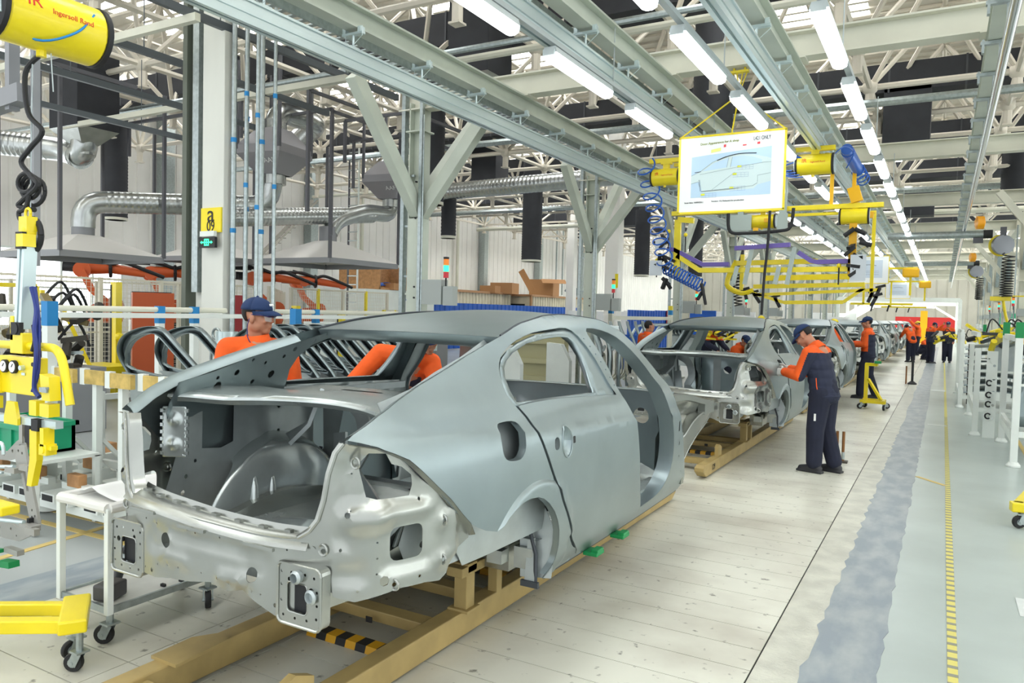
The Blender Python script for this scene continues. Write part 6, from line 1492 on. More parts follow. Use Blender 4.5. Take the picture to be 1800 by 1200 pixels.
# slotted rack, end plates, cream beam screen behind them
for i, (x, y) in enumerate(((-6.4, 11.2), (-6.15, 12.6))):
    o = MB().prism([(-.25, 0), (.22, 0), (.22, .85), (.05, 1.16), (-.25, 1.18)], -.06, .06, lambda a, b, c: (x + a, y + c, b)).build('rack_end_board', WHITE, smooth=False); tag(o, 'white steel end board with a slanted top seen through the rear door window, ' + ('left one' if i == 0 else 'right one'), 'end plate', 'slant-topped end boards')
rk = thing('slotted_rack', 'cream rack of curved slots holding doors, seen through the door window', 'rack', (-5.4, 13.8, 0))
for i in range(8):
    y = -1.2 + .34*i; m = MB(); m.tube(spline([(0, y, .2), (-.1, y, .45), (.08, y, .62), (.08, y, .98), (.08, y + .14, .98), (.08, y + .14, .62), (-.08, y + .14, .45)], 3), .022, 5); m.build('slot', CREAM, rk)
m = MB(); m.bar((0, -1.4, .2), (0, 1.7, .2), .08, .08); m.build('base', CREAM, rk, smooth=False)
m = MB(); m.bx((-7.95, 13.6, 0), (-6.5, 13.7, 1.4)); 
for z in (.35, .7, 1.1): m.bx((-7.95, 13.5, z), (-6.5, 13.6, z + .10))
o = m.build('beam_screen', mat('olive_cream_paint', '#b7b38c', .5), smooth=False); tag(o, 'olive cream panelled screen behind the white end plates', 'screen')
# posts with yellow blue tips behind the first car
for i, (x, y) in enumerate(((-6.1, 14.9), (-6.0, 18.6))):
    root = thing('marker_post', 'white post with yellow and blue tip, ' + ('before the second line column' if i == 0 else 'beside the blue booth'), 'post', (x, y, 0), 0, 'posts with yellow and blue tips')
    MB().bx((-.045, -.045, 0), (.045, .045, 1.75)).build('post', CREAM, root, smooth=False); MB().bx((-.047, -.047, 1.75), (.047, .047, 1.87)).build('blue_tip', BLUE, root, smooth=False); MB().bx((-.047, -.047, 1.87), (.047, .047, 1.98)).build('yellow_tip', YEL, root, smooth=False)
o = MB().bar((-6.1, 14.9, 1.66), (-6.0, 18.6, 1.66), .06, .08).build('guard_rail', CREAM, smooth=False); tag(o, 'cream rail joining the two posts with yellow and blue tips', 'rail', 'guard rails on the left')
m = MB()
for i in range(4): m.tube(spline([(-5.8, 15.3 + .5*i, 1.25), (-5.7, 15.5 + .5*i, 1.5), (-5.4, 15.8 + .5*i, 1.52)], 4), .03, 6)
o = m.build('steel_stampings', STEEL); tag(o, 'curved bare steel stampings lying on the rack beside the post', 'steel part')
# ================================================================ ROBOT CELLS AND BACKGROUND, LEFT
CAGE = mat('cage_cream', '#d8d4c2', .5)
def fence(x0, y0, x1, y1, n, lab, grp, h=2.2, yellow=()):
    root = thing('mesh_fence', lab, 'fence', (x0, y0, 0), 0, grp); p = Vector((0, 0, 0)); q = Vector((x1 - x0, y1 - y0, 0)); d = (q - p) / n
    for i in range(n + 1): c = p + d*i; MB().box((c.x, c.y, h/2), (.07, .07, h)).build('post', YEL if i in yellow else CAGE, root, smooth=False)
    for i in range(n):
        a = p + d*i; b = a + d; m = MB(); m.bar((a.x, a.y, .12), (b.x, b.y, .12), .04); m.bar((a.x, a.y, h - .03), (b.x, b.y, h - .03), .04); m.bar((a.x, a.y, 1.15), (b.x, b.y, 1.15), .03)
        k = 14
        for j in range(1, k): c = a + (b - a) * (j/k); m.bar((c.x, c.y, .12), (c.x, c.y, h), .008)
        for j in range(1, 22): z = .12 + (h - .12)*j/22; m.bar((a.x, a.y, z), (b.x, b.y, z), .006)
        m.build('mesh_panel', CAGE, root, smooth=False)
G = 'cream mesh fences around the robot cells'
fence(-14, 3.5, -14, 12.5, 7, 'cream mesh fence on the far left under the hood', G)
fence(-14, 13.5, -14, 17.2, 4, 'cream mesh fence left of the nearest line column', G, yellow=(1, 3))
fence(-19.5, 8, -14, 12.5, 4, 'cream mesh fence running back behind the orange cabinet', G)
fence(-14, 12.8, -19, 18, 4, 'cream mesh fence behind the worker with the cap', G)
fence(-12.3, 15, -13.4, 17, 3, 'cream mesh fence beside the yellow gates at centre left', G, h=1.7, yellow=(0, 2, 4))
# yellow light-curtain posts, gates and platform
for i, (x, y, h) in enumerate(((-13.2, 8.45, 2.1), (-12.6, 12.3, 1.75), (-12.9, 14.1, 1.6), (-12.4, 17.1, 1.7))):
    root = thing('safety_post', 'yellow and black safety light post, %s from the left' % ordn[i], 'post', (x, y, 0), 0, 'yellow safety posts')
    MB().bx((-.08, -.06, 0), (.08, .06, h)).build('body', YEL, root, smooth=False); MB().bx((-.085, -.065, .3), (-.04, -.06, h - .05)).build('black_strip', BLACK, root, smooth=False)
    m = MB(); m.ball((.10, 0, 1.1), .08, 8, 6); m.build('knob', YEL, root)
root = thing('loading_platform', 'low yellow platform before the mesh cage on the left', 'platform', (-12.9, 7.9, 0))
MB().bx((-.6, -.9, .52), (.5, .5, .62)).build('top', YEL, root, smooth=False); m = MB()
for x in (-.5, .4): 
    for y in (-.8, .4): m.bx((x - .05, y - .05, 0), (x + .05, y + .05, .52))
m.build('legs_frame', GREY, root, smooth=False)
m = MB(); m.bar((-12.4, 6.7, 1.9), (-12.4, 6.7, .6), .06); m.bar((-12.4, 6.7, .6), (-12.4, 7.5, .6), .06); m.bar((-12.4, 7.5, .6), (-12.6, 7.1, 1.7), .06); o = m.build('cage_gate', YEL, smooth=False); tag(o, 'slanted yellow gate frame behind the tall white post', 'gate')
m = MB(); m.bar((-12, 4.2, 1.95), (-12, 6.4, 1.95), .06); m.bar((-12, 6.4, 1.95), (-12, 6.4, 1.2), .06); o = m.build('cage_gate', YEL, smooth=False); tag(o, 'yellow overhead bar at the left edge above the machine cluster', 'gate')
# robots
def robot(x, y, rz, lab):
    root = thing('industrial_robot', lab, 'robot', (x, y, 0), rz, 'orange industrial robots')
    MB().lathe([(.42, 0), (.42, .9), (.34, 1.0), (.34, 1.25)], n=18).build('pedestal', mat('robot_black', '#26282a', .5), root)
    m = MB(); m.lathe([(.36, 1.25), (.40, 1.35), (.36, 1.6), (.2, 1.7)], n=18); m.cyl((-.3, .2, 1.65), (.3, .2, 1.65), .2, n=16); m.build('shoulder', ROBOT, root)
    m = MB(); m.sweep([(.22, .15, 1.65), (.25, -.25, 2.0), (.22, -.45, 2.42)], [(-.07, -.16), (.07, -.16), (.07, .16), (-.07, .16)], (1, 0, 0)); m.cyl((-.1, -.45, 2.45), (.32, -.45, 2.45), .18, n=16); m.build('lower_arm', ROBOT, root)
    m = MB(); m.cyl((.0, -.45, 2.5), (0, .10, 2.52), .15, .13, n=14); m.cyl((0, .1, 2.52), (0, .85, 2.42), .12, .09, n=14); m.cyl((-.08, .95, 2.40), (.08, .95, 2.40), .11, n=14); m.build('upper_arm', ROBOT, root)
    m = MB(); m.cyl((0, -.45, 2.50), (0, -.85, 2.52), .11, n=12); m.cyl((.12, -.5, 2.5), (.12, -.8, 2.5), .06, n=10); m.box((0, -.75, 2.72), (.12, .6, .09)); m.box((0, -.2, 2.70), (.10, .7, .07), rx=-.25); m.build('motor', mat('robot_black', '#26282a', .5), root, smooth=False)
    m = MB(); m.tube(spline([(.05, -.9, 2.72), (.08, -.3, 2.74), (.10, .1, 2.62), (.12, .4, 2.66), (.1, .9, 2.48), (0, 1.25, 2.35)], 5), .045, 7); m.tube([(.03 + .15*math.cos(a), .12, 2.5 + .17*math.sin(a)) for a in np.linspace(0, 2*pi, 14)], .04, 6); m.build('cable_hose', BLACK, root)
for a in ((-17, 10.6, -.6, 'orange robot arm farthest left under the hood'), (-17, 12.3, -.6, 'orange robot arm left of the white column'), (-16, 14.6, -.6, 'orange robot arm just right of the grey conduits'), (-16.6, 16.8, -.6, 'orange robot arm between the conduits and the hood')):
    robot(*a)
# welding machine cluster at the left edge
root = thing('welding_fixture', 'dark cluster of clamps and cables behind the yellow gripper', 'welding fixture', (-10.5, 5.4, 0)); r_ = random.Random(11)
for nm, mt, n_, sz in (('clamp', mat('fixture_dark', '#3d3a33', .5, .4), 46, .12), ('cylinder', GALV, 30, .07), ('valve', mat('fixture_olive', '#74663c', .5), 14, .12), ('connector', BLUEP, 3, .16)):
    m = MB()
    for i in range(n_):
        c = Vector((r_.uniform(-.7, .5), r_.uniform(-1.3, .75), r_.uniform(.85, 1.75))); d = Vector((r_.uniform(-1, 1), r_.uniform(-1, 1), r_.uniform(-1, 1))).normalized()
        if i % 2: m.bar(c - d*sz*1.3, c + d*sz*1.3, sz*.8, sz*.6)
        else: m.cyl(c - d*sz, c + d*sz, sz*.5, n=8)
    m.build(nm, mt, root, smooth=False)
m = MB(); m.bx((-.8, -1.4, 0), (.6, .8, .85)); m.build('base_table', GREY, root, smooth=False)
m = MB()
for i in range(9): a = Vector((r_.uniform(-.6, .4), r_.uniform(-1.2, .6), r_.uniform(1.0, 1.8))); m.tube(spline([tuple(a), tuple(a + Vector((.1, .2, .25))), tuple(a + Vector((0, .45, -.1)))], 5), .02, 6)
m.build('cable', BLACK, root)
# cabinets
def cabinet(x, y, w, d, h, parts, lab, rz=-.55):
    root = thing('control_cabinet', lab, 'cabinet', (x, y, 0), rz, 'floor standing cabinets')
    for nm, a, b, mt in parts: MB().bx(a, b).build(nm, mt, root, smooth=False, bevel=.005)
    return root
DG = mat('dark_green_panel', '#1f3034', .5); OP = mat('orange_panel', '#b24f22', .5); GP = mat('cabinet_grey', '#b9bdb0', .5)
cabinet(-11.6, 8.05, 0, 0, 0, [('side_panel', (-.45, -.3, 0), (.10, .3, 1.92), DG), ('door', (.10, -.31, 0), (.62, .3, 1.90), OP), ('white_panel', (-.40, -.33, .95), (.30, -.30, 1.45), WHITE)], 'dark green and orange machine cabinet behind the guard rail')
root = cabinet(-11.3, 8.85, 0, 0, 0, [('body', (-.35, -.3, 0), (.45, .3, 1.86), GP), ('door', (-.33, -.315, .1), (.25, -.3, 1.8), GP)], 'grey control cabinet with small red and green buttons')
for x, c in ((-.12, GREENM), (-.04, YEL), (.04, RED)): MB().cyl((x, -.33, 1.62), (x, -.31, 1.62), .03, n=10).build('push_button', c, root)
MB().cyl((-.28, 0, 1.86), (-.28, 0, 1.95), .06, n=12).build('beacon', YEL, root)
for i, (x, y, w, h, c) in enumerate(((-9.6, 8.0, .5, 1.3, WHITE), (-10.5, 8.8, .16, 1.9, mat('dark_red_panel', '#8f1f24', .5)), (-8.7, 9.0, .4, 1.5, WHITE), (-13.6, 15.5, .8, 1.5, PAPER), (-13.4, 18.8, .9, 1.6, GREY), (-10.4, 16.6, .7, 1.2, WHITE))):
    root = thing('control_cabinet', 'small ' + ['white cabinet just left of the worker with the cap', 'narrow red cabinet behind the conduits', 'white cabinet behind the head of the nearest worker', 'white board cabinet inside the mesh cage', 'grey slatted cabinet inside the mesh cage', 'white cabinet seen above the car roof'][i], 'cabinet', (x, y, 0), -.5, 'floor standing cabinets')
    MB().bx((-w/2, -.2, 0), (w/2, .2, h)).build('body', c, root, smooth=False, bevel=.01); MB().bx((-w/2 + .04, -.215, .1), (w/2 - .04, -.2, h - .06)).build('door', c, root, smooth=False)
# silver pneumatic units
for i, (x, y, z) in enumerate(((-8.1, 6.7, 1.25), (-7.4, 10.2, 1.2))):
    root = thing('pump_unit', 'silver round pump with pipes ' + ('left of the nearest worker' if i == 0 else 'seen through the rear window'), 'pump', (x, y, 0), 0, 'silver pump units')
    m = MB(); m.cyl((0, 0, z - .14), (0, 0, z + .14), .14, n=16); m.lathe([(.16, z - .02), (.16, z + .02)], n=16); m.build('tank', ALU, root)
    m = MB(); m.tube([(-.2 + .07*math.cos(a), 0, z + .1 + .07*math.sin(a)) for a in np.linspace(0, 2*pi, 14)], .018, 6); m.tube(spline([(-.1, 0, z), (-.28, 0, z - .05), (-.3, 0, z - .4)], 4), .02, 6); m.build('pipe', GALV, root)
    m = MB(); m.bx((-.04, -.04, 0), (.04, .04, z - .14)); m.bx((-.2, -.2, 0), (.2, .2, .03)); m.build('stand', WHITE, root, smooth=False)
# wooden crate with blue sheet on a mezzanine
m = MB(); m.bx((-21.5, 21.5, 0), (-18.5, 25.8, 2.45)); o = m.build('equipment_enclosure', WHITE, smooth=False); tag(o, 'white enclosure under the wooden crate', 'enclosure')
root = thing('wooden_crate', 'open wooden crate left of the nearest line column', 'crate', (-19.6, 23.9, 2.46))
for nm, a, b in (('back_wall', (-1, -1.5, 0), (-.9, 1.5, .95)), ('side_wall', (-1, -1.55, 0), (1.0, -1.45, .9)), ('side_wall', (-1, 1.4, 0), (1, 1.5, 1.0)), ('floor_board', (-1, -1.5, 0), (1, 1.5, .08))): MB().bx(a, b).build(nm, WOOD, root, smooth=False)
o = MB().grid(lambda u, v: (-20.4 + 1.6*u, 22.7 + 2.3*v, 2.60 + .25*(1 - u) + .05*math.sin(v*6)), 8, 8).build('blue_tarpaulin', BLUEP, solid=.02); tag(o, 'blue tarpaulin lying in the wooden crate', 'tarpaulin')
for i in range(2):
    o = MB().bx((-18.9, 23.0 + i*.75, 2.46), (-18.4, 23.7 + i*.75, 2.72)).build('cardboard_box', CARD, smooth=False); tag(o, 'pale pinkish box before the blue tarpaulin, ' + ('left one' if i == 0 else 'right one'), 'box', 'boxes before the tarpaulin')
# shipping containers with boxes
RIB = mat('container_cream', '#d8d0b8', .6, var=.08, scale=2)
def container(x0, x1, y0, y1, h, lab):
    root = thing('shipping_container', lab, 'container', ((x0+x1)/2, y0, 0), 0, 'cream shipping containers'); w = (x1 - x0)/2; L = y1 - y0
    m = MB(); pr = []; n = int(L / .3)
    for i in range(n): pr += [(w, i*L/n), (w, (i + .4)*L/n), (w - .05, (i + .5)*L/n), (w - .05, (i + .9)*L/n)]
    pr.append((w, L)); vs = []
    for a, b in pr: vs += [(a, b, .1), (a, b, h)]
    m.add(vs, [(2*i, 2*i+2, 2*i+3, 2*i+1) for i in range(len(pr)-1)]); m.bx((-w, .02, .1), (w - .08, .06, h)); m.bx((-w, 0, h - .02), (w, L, h)); m.build('wall', RIB, root, smooth=False)
    m = MB()
    for z in (.05, h): m.bar((w, 0, z), (w, L, z), .12); m.bar((-w, 0, z), (w, 0, z), .12)
    for x in (-w, w): m.bar((x, 0, 0), (x, 0, h), .12)
    m.build('frame', mat('rust_cream', '#b98f68', .7), root, smooth=False)
    m = MB(); m.bx((w, L*.5, 1.5), (w + .02, L*.5 + 1.6, 2.1)); m.bx((-.2, -.03, 1.2), (.9, 0, 2.2)); m.build('barred_opening', DARK, root, smooth=False)
container(-24.4, -21.8, 31.5, 38, 2.75, 'cream shipping container, left one, behind the blue partition'); container(-23.4, -20.8, 38.6, 47, 2.7, 'cream ribbed shipping container, right one, behind the blue partition')
for i, (x, y, s, h) in enumerate(((-22.0, 36.0, .9, .4), (-22.0, 37.6, 1.3, .62), (-21.5, 41.6, 1.5, 1.0))):
    root = thing('cardboard_box', ['small cardboard box, leftmost on the containers', 'flat cardboard box in the middle on the containers', 'large open cardboard box on the right container'][i], 'box', (x, y, 2.74), .2, 'cardboard boxes on the containers')
    MB().bx((-s/2, -s/2, 0), (s/2, s/2, h)).build('body', CARD, root, smooth=False)
    if i == 2: m = MB(); m.bar((-s/2, -s/2, h), (-s*.72, -s/2, h*.8), .02, s); m.bar((s/2, -s*.5, h), (s*.62, -s*.7, h*.75), s, .02); m.build('flap', CARD, root, smooth=False)
o = MB().box((-20.8, 44.2, 3.15), (.8, 1.1, .6), rz=.4, ry=.6).build('scrap_panel', STEEL, smooth=False); tag(o, 'tilted grey metal piece at the right end of the container roof', 'metal part')
# blue partition and booth
def blue_panel(p, q, h, lab, n):
    root = thing('blue_partition', lab, 'partition', (p[0], p[1], 0), 0, 'blue corrugated partitions'); d = Vector((q[0] - p[0], q[1] - p[1], 0)); t_ = d.normalized(); nn = Vector((t_.y, -t_.x, 0)); pr = []
    for i in range(n):
        for s_, o_ in ((0, 0), (.4, 0), (.5, .04), (.9, .04)): pr.append(d*((i + s_)/n) + nn*o_)
    pr.append(d); vs = []
    for k_ in pr: vs += [(k_.x, k_.y, .02), (k_.x, k_.y, h)]
    MB().add(vs, [(2*i, 2*i+2, 2*i+3, 2*i+1) for i in range(len(pr)-1)]).build('sheet', BLUEP, root, smooth=False, solid=.01)
blue_panel((-19, 26.0), (-19, 41), 2.06, 'long blue corrugated partition above the car roof', 40)
blue_panel((-9.5, 24.7), (-9.5, 27.5), 1.90, 'blue booth wall left of the second car', 10); blue_panel((-9.5, 27.52), (-9.5, 29.9), 1.92, 'paler blue booth wall beside the red sign', 8)
o = MB().bx((-9.42, 28.7, 1.30), (-9.38, 29.85, 1.93)).build('red_sign', RED, smooth=False); tag(o, 'red sign with white figures on the blue booth', 'sign')
text('51S', .36, frame((-9.375, 29.28, 1.62), (0, 1, 0), (1, 0, 0)), PAPER, bpy.data.objects['red_sign'], 'lettering', .003)
root = thing('notice_board', 'white notice board with blue frame right of the cage', 'board', (-10.6, 13.9, 1.35), -.35)
MB().bx((-.42, -.02, 0), (.42, .02, .62)).build('frame', BLUEP, root, smooth=False)
for x in (-.21, .21): MB().bx((x - .18, -.03, .03), (x + .18, -.02, .58)).build('sheet_of_paper', PAPER, root, smooth=False)
for x in (-.35, .35): MB().bx((x - .03, -.03, -1.35), (x + .03, .03, 0)).build('leg', GREY, root, smooth=False)
for i, (x, y, w, h, c) in enumerate(((-13.2, 30.9, 3.0, 1.85, PAPER), (-11.0, 31, 2.2, 1.9, PAPER), (-9.6, 34.5, 1.2, 2.0, BLUEP), (-9.2, 38, 2.4, 2.0, PAPER), (-8.8, 22.5, 1.0, 1.1, BLUEP))):
    o = MB().bx((x - w/2, y - .05, 0), (x + w/2, y + .05, h)).build('work_screen', c, smooth=False); tag(o, ['white screen left of the second line column', 'white screen behind the second car roof', 'blue screen behind the second car roof', 'white screen farther along behind the third car', 'low blue cabinet seen through the second car'][i], 'screen', 'free-standing screens')
# ================================================================ RIGHT OF THE AISLE
G = 'white posts with green tips'
def rackframe(x0, x1, y0, y1, lab, tips=True, zb=.40, greens=((0, 0), (0, 1)), h=1.76):
    root = thing('parts_rack', lab, 'rack', (x0, y0, 0), 0, 'white parts racks right of the aisle')
    for i, x in enumerate((0, x1 - x0)):
        for j, y in enumerate((0, y1 - y0)):
            p = MB().bx((x - .04, y - .04, .03), (x + .04, y + .04, h)).build('post', WHITE, root, smooth=False, bevel=.004)
            MB().lathe([(.08, 0), (.08, .02), (.05, .06)], (x, y, 0), n=16).build('foot', WHITE, p)
            if (i, j) in greens: MB().bx((x - .042, y - .042, h - .19), (x + .042, y + .042, h + .002)).build('green_tip', GREENM, p, smooth=False)
    m = MB(); W, L = x1 - x0, y1 - y0
    for z in (zb, 1.56): 
        m.bar((0, 0, z), (0, L, z), .05, .07); m.bar((W, 0, z), (W, L, z), .05, .07)
        if z < 1: m.bar((0, 0, z), (W, 0, z), .05, .07); m.bar((0, L, z), (W, L, z), .05, .07)
    m.bar((0, 0, 1.0), (W, 0, 1.0), .03); k = .12
    while k < L - .1: m.bx((-.03, k, zb - .12), (-.02, k + .06, zb - .01)); k += .13
    m.build('frame', WHITE, root, smooth=False)
    return root
rackframe(.81, 2.3, 10.99, 13.2, 'white rack with two green-tipped posts at the right edge')
rackframe(.49, 2.1, 13.7, 16.6, 'white rack between the green-tipped rack and the stacked roofs', greens=(), h=1.35)
r3 = rackframe(.36, 1.55, 18.0, 21.6, 'white rack holding stacked roof panels', greens=((1, 1),), zb=.22, h=1.55)
# curved panels standing in the first rack
def fender_mb(k):
    def fn(u, v):
        return (.50*u**1.6 + .42*v, .10*math.sin(v*3)*(1 - .5*u) + .05*u, 1.0*u**.75 - .05*v*v)
    return MB().grid(fn, 14, 10)
pf = None
for i in range(10):
    lab = 'curved bare steel panel between the green-tipped posts, %s from the near end' % ordn[i]
    if pf is None:
        pf = fender_mb(0).build('curved_panel', STEEL, None, (.80, 11.35, .45), ang=1.2, solid=.015); tag(pf, lab, 'steel panel', 'curved panels in the right rack')
    else: copy_tree(pf, None, lab, 'curved panels in the right rack', (.80 + .02*i, 11.35 + .17*i, .45), .0)
for i in range(5):
    copy_tree(pf, None, 'curved bare steel panel deep in the middle rack, %s in its row' % ordn[i], 'curved panels in the middle rack', (1.05, 13.9 + .35*i, .48), .1)
o = sheet([(.58, .0), (.74, .0), (.74, 1.32), (.60, 1.32)], [circ(.70, z, .02) for z in (.3, .5, .7, .9, 1.1)] + [circ(.63, z, .012) for z in (.4, .8, 1.2)], lambda a_, b_: (a_, 13.5, b_), .08).build('perforated_board', WHITE, smooth=False, solid=.01); tag(o, 'white upright board with a row of holes beside the middle rack', 'board')
hk = thing('hook_strip', 'curled black hooks on the white perforated board', 'hooks', (0, 0, 0))
for z in (.34, .52, .66, .84):
    m = MB(); m.tube([(.64 + .035*math.cos(a_), 13.44, z + .04*math.sin(a_)) for a_ in np.linspace(.5, 5.5, 10)], .012, 6); m.build('hook', BLACK, hk)
def roofp():
    return MB().grid(lambda u, v: ((u - .5)*1.05, (v - .5)*1.5, .07*(1 - (2*u - 1)**2) + .04*(1 - (2*v - 1)**2)), 10, 8)
rp = None
for i in range(7):
    lab = 'bare steel roof panel in the stack at right, %s from the bottom' % ordn[i]
    if rp is None: rp = roofp().build('roof_stamping', STEEL, None, (.95, 19.0, .28), solid=.012, ang=1.2); tag(rp, lab, 'roof panel', 'stacked roof panels')
    else: copy_tree(rp, None, lab, 'stacked roof panels', (.95, 19.0, .28 + .15*i))
for k_, x in enumerate((.5, 1.4)):
    root = thing('finger_holder', 'black holder strip with fingers at the %s end of the stacked roof panels' % ('aisle', 'far')[k_], 'holder', (x, 18.3, 0), 0, 'finger holders of the roof stack')
    MB().bx((-.02, 0, .05), (.02, .04, 1.3)).build('strip', BLACK, root, smooth=False)
    for i in range(7): MB().box((0, .06, .27 + .15*i), (.05, .1, .04)).build('finger', BLACK, root, smooth=False)
# cluster tools resting on the racks
def toolcluster(x, y, z, s, lab, cols, seed, n=16):
    root = thing('assembly_tool', lab, 'tool', (x, y, z), 0, 'black and yellow clamp tools on the right racks'); r_ = random.Random(seed)
    for nm, mt, k in cols:
        m = MB()
        for i in range(k):
            c = Vector((r_.uniform(-.5, .5)*s, r_.uniform(-.4, .4)*s, r_.uniform(-.12, .2)*s)); d = Vector((r_.uniform(-1, 1), r_.uniform(-1, 1), r_.uniform(-.4, .4))).normalized()
            if i % 3: m.bar(c - d*.16*s, c + d*.16*s, .07*s, .05*s)
            else: m.cyl(c - d*.12*s, c + d*.12*s, .05*s, n=8)
        m.build(nm, mt, root, smooth=False)
    m = MB()
    for i in range(3): a = Vector((r_.uniform(-.3, .3)*s, 0, 0)); m.tube(spline([tuple(a), tuple(a + Vector((.1, 0, .3*s))), tuple(a + Vector((.3*s, 0, .05)))], 5), .015, 6)
    m.build('cable', BLACK, root); return root
toolcluster(1.35, 12.2, 1.45, .9, 'black and yellow clamp tool between the two green-tipped posts', (('clamp', BLACK, 14), ('yellow_block', YELG, 5), ('link', GALV, 4)), 4)
toolcluster(1.15, 15.5, 1.45, 1.0, 'grey and yellow clamp tool on the middle rack', (('clamp', mat('clamp_dark', '#4d5358', .4, .4), 9), ('yellow_block', YEL, 7), ('link', GALV, 8)), 8)
toolcluster(1.0, 18.6, 1.50, 1.1, 'bright yellow lifting tool lying over the stacked roofs', (('yellow_block', YEL, 16), ('clamp', BLACK, 3)), 9)
toolcluster(.35, 31.0, 1.15, 1.2, 'yellow tool held between the two standing workers in the distance', (('yellow_block', YEL, 10), ('clamp', BLACK, 6)), 12)
m = MB(); m.bx((1.3, 12.0, .5), (1.75, 12.04, 1.4)); o = MB().prism([(0, .45), (.34, .45), (.62, 1.4), (.36, 1.4)], 0, .03, lambda a, b, c: (1.0 + a, 12.5 + c, b)).build('grey_board', GREY, smooth=False); tag(o, 'slanted grey board with dark edge inside the right edge rack', 'board')
o = MB().box((1.05, 16.3, 1.2), (.45, .03, .7), ry=.25).build('steel_pillar_panel', STEELD, smooth=False); tag(o, 'tilted dark steel panel above the middle rack', 'steel panel')
# yellow cart at the right edge
root = thing('caster_dolly', 'yellow wheeled base by the right edge below the racks', 'wheeled stand', (.9, 7.9, 0)); OF = (-.9, -7.9, 0)
m = MB(); m.bar((.57, 7.75, .17), (1.6, 7.95, .17), .10, .08); m.bar((.62, 7.75, .17), (.78, 8.5, .17), .08, .08); m.build('frame_arm', YEL, root, OF, smooth=False, bevel=.008)
casters(root, [(.66, 7.72, .13)], 1.1, off=OF)
o = MB().ball((.86, 7.42, .04), .05, 12, 8, (1, 1, .8)).build('foot_pad', WHITE); tag(o, 'small white rounded foot at the right edge by the yellow base', 'foot')
# yellow stand on casters in the aisle
root = thing('wheeled_stand', 'yellow stand with diagonal brace and green pad beside the second worker', 'wheeled stand', (-1.15, 16.4, 0)); OF = (1.15, -16.4, 0)
m = MB(); m.bar((-1.28, 16.5, .16), (-1.28, 16.5, .88), .07); m.bar((-1.30, 16.5, .87), (-1.08, 16.45, .87), .07, .06); m.build('mast', YEL, root, OF, smooth=False); m = MB(); m.bar((-1.24, 16.45, .58), (-.98, 16.2, .20), .045); m.build('brace', YEL, root, OF, smooth=False)
m = MB(); m.bar((-1.36, 16.3, .15), (-.90, 16.25, .15), .06); m.bar((-1.34, 16.65, .15), (-.92, 16.6, .15), .06); m.bar((-1.28, 16.2, .15), (-1.28, 16.7, .15), .06); m.bar((-.95, 16.2, .15), (-.95, 16.65, .15), .06); m.build('base_frame', YEL, root, OF, smooth=False)
MB().box((-1.08, 16.45, .92), (.12, .12, .05)).build('green_pad', GREENM, root, OF, smooth=False)
casters(root, [(-1.33, 16.28, .13), (-.93, 16.25, .13), (-1.33, 16.65, .13), (-.93, 16.62, .13)], 1.1, off=OF)
# copper posts behind the main worker, far post
root = thing('twin_post_stand', 'two brown copper posts on a small dark foot beside the stooping worker', 'post stand', (-1.03, 9.96, 0))
for x in (-.035, .035): MB().cyl((x, 0, .02), (x, 0, .38), .017, n=10).build('post', mat('copper_brown', '#8a5e35', .35, .5), root); 
for x in (-.035, .035): MB().cyl((x, 0, .04), (x, 0, .13), .0185, n=10).build('silver_sleeve', GALV, root)
MB().bx((-.10, -.05, 0), (.09, .05, .025)).build('foot', mat('dark_foot', '#4b463d', .5), root, smooth=False)
root = thing('twin_post_stand', 'black post with brown post on the seam, farther down the aisle', 'post stand', (-.68, 23.6, 0))
MB().bx((-.03, -.03, 0), (.03, .03, .78)).build('black_post', BLACK, root, smooth=False); MB().cyl((-.15, 0, 0), (-.15, 0, .5), .02, n=8).build('brown_post', mat('copper_brown', '#8a5e35'), root); MB().lathe([(.12, 0), (.12, .03), (.04, .09)], n=12).build('foot', BLACK, root)
# ---------------------------------------------------------------- light tunnel and banner at the end of the line
root = thing('light_tunnel', 'white portal with slanting bright light panels at the end of the line', 'portal', (-2.4, 56, 0))
m = MB(); W0, W1, Z = -3.9, 3.3, 3.15
for y in (0, 6, 12): m.bar((W0, y, Z), (W1, y, Z), .18, .3); m.bar((W0, y, 0), (W0, y, Z), .2); m.bar((W1, y, 0), (W1, y, Z), .2)
for x in (W0, W1): m.bar((x, 0, Z), (x, 12, Z), .15)
m.build('frame', WHITE, root, smooth=False)
LP_ = mat('tunnel_light_panel', '#f4f8f2', .4, emit=.75)
for k_ in range(2):
    for (xa, za), (xb, zb) in (((W0 + .1, 1.9), (W0 + 1.4, 2.75)), ((W0 + 1.5, 2.8), (-.3, 2.85)), ((-.1, 2.85), (W1 - 1.5, 2.8)), ((W1 - 1.4, 2.75), (W1 - .1, 1.9))):
        y = .3 + 5.9*k_; MB().add([(xa, y, za), (xb, y, zb), (xb, y + 5, zb), (xa, y + 5, za)], [(0, 1, 2, 3)]).build('light_panel', LP_, root, smooth=False, solid=.04)
o = MB().bx((-3.4, 69, 1.1), (1.0, 69.1, 2.1)).build('banner', RED, smooth=False); tag(o, 'red banner beyond the tunnel at the end of the line', 'banner')
o = MB().bx((-1.6, 68.8, 0), (-1.1, 68.9, 2.6)).build('work_screen', YELG, smooth=False); tag(o, 'yellow upright sign beside the red banner', 'screen', 'free-standing screens')
for i, (x, y, w, h) in enumerate(((-6.8, 58, 3, 2.2), (4.5, 58, 3, 2.4), (3.4, 44, 1.4, 2.0), (-5.6, 50, 1.2, 1.9))):
    o = MB().bx((x - w/2, y, 0), (x + w/2, y + .1, h)).build('work_screen', PAPER if i != 1 else GREENP, smooth=False); tag(o, ['white screen left of the light tunnel', 'green edged screen right of the light tunnel', 'pale screen behind the right racks', 'pale screen behind the distant cars'][i], 'screen', 'free-standing screens')

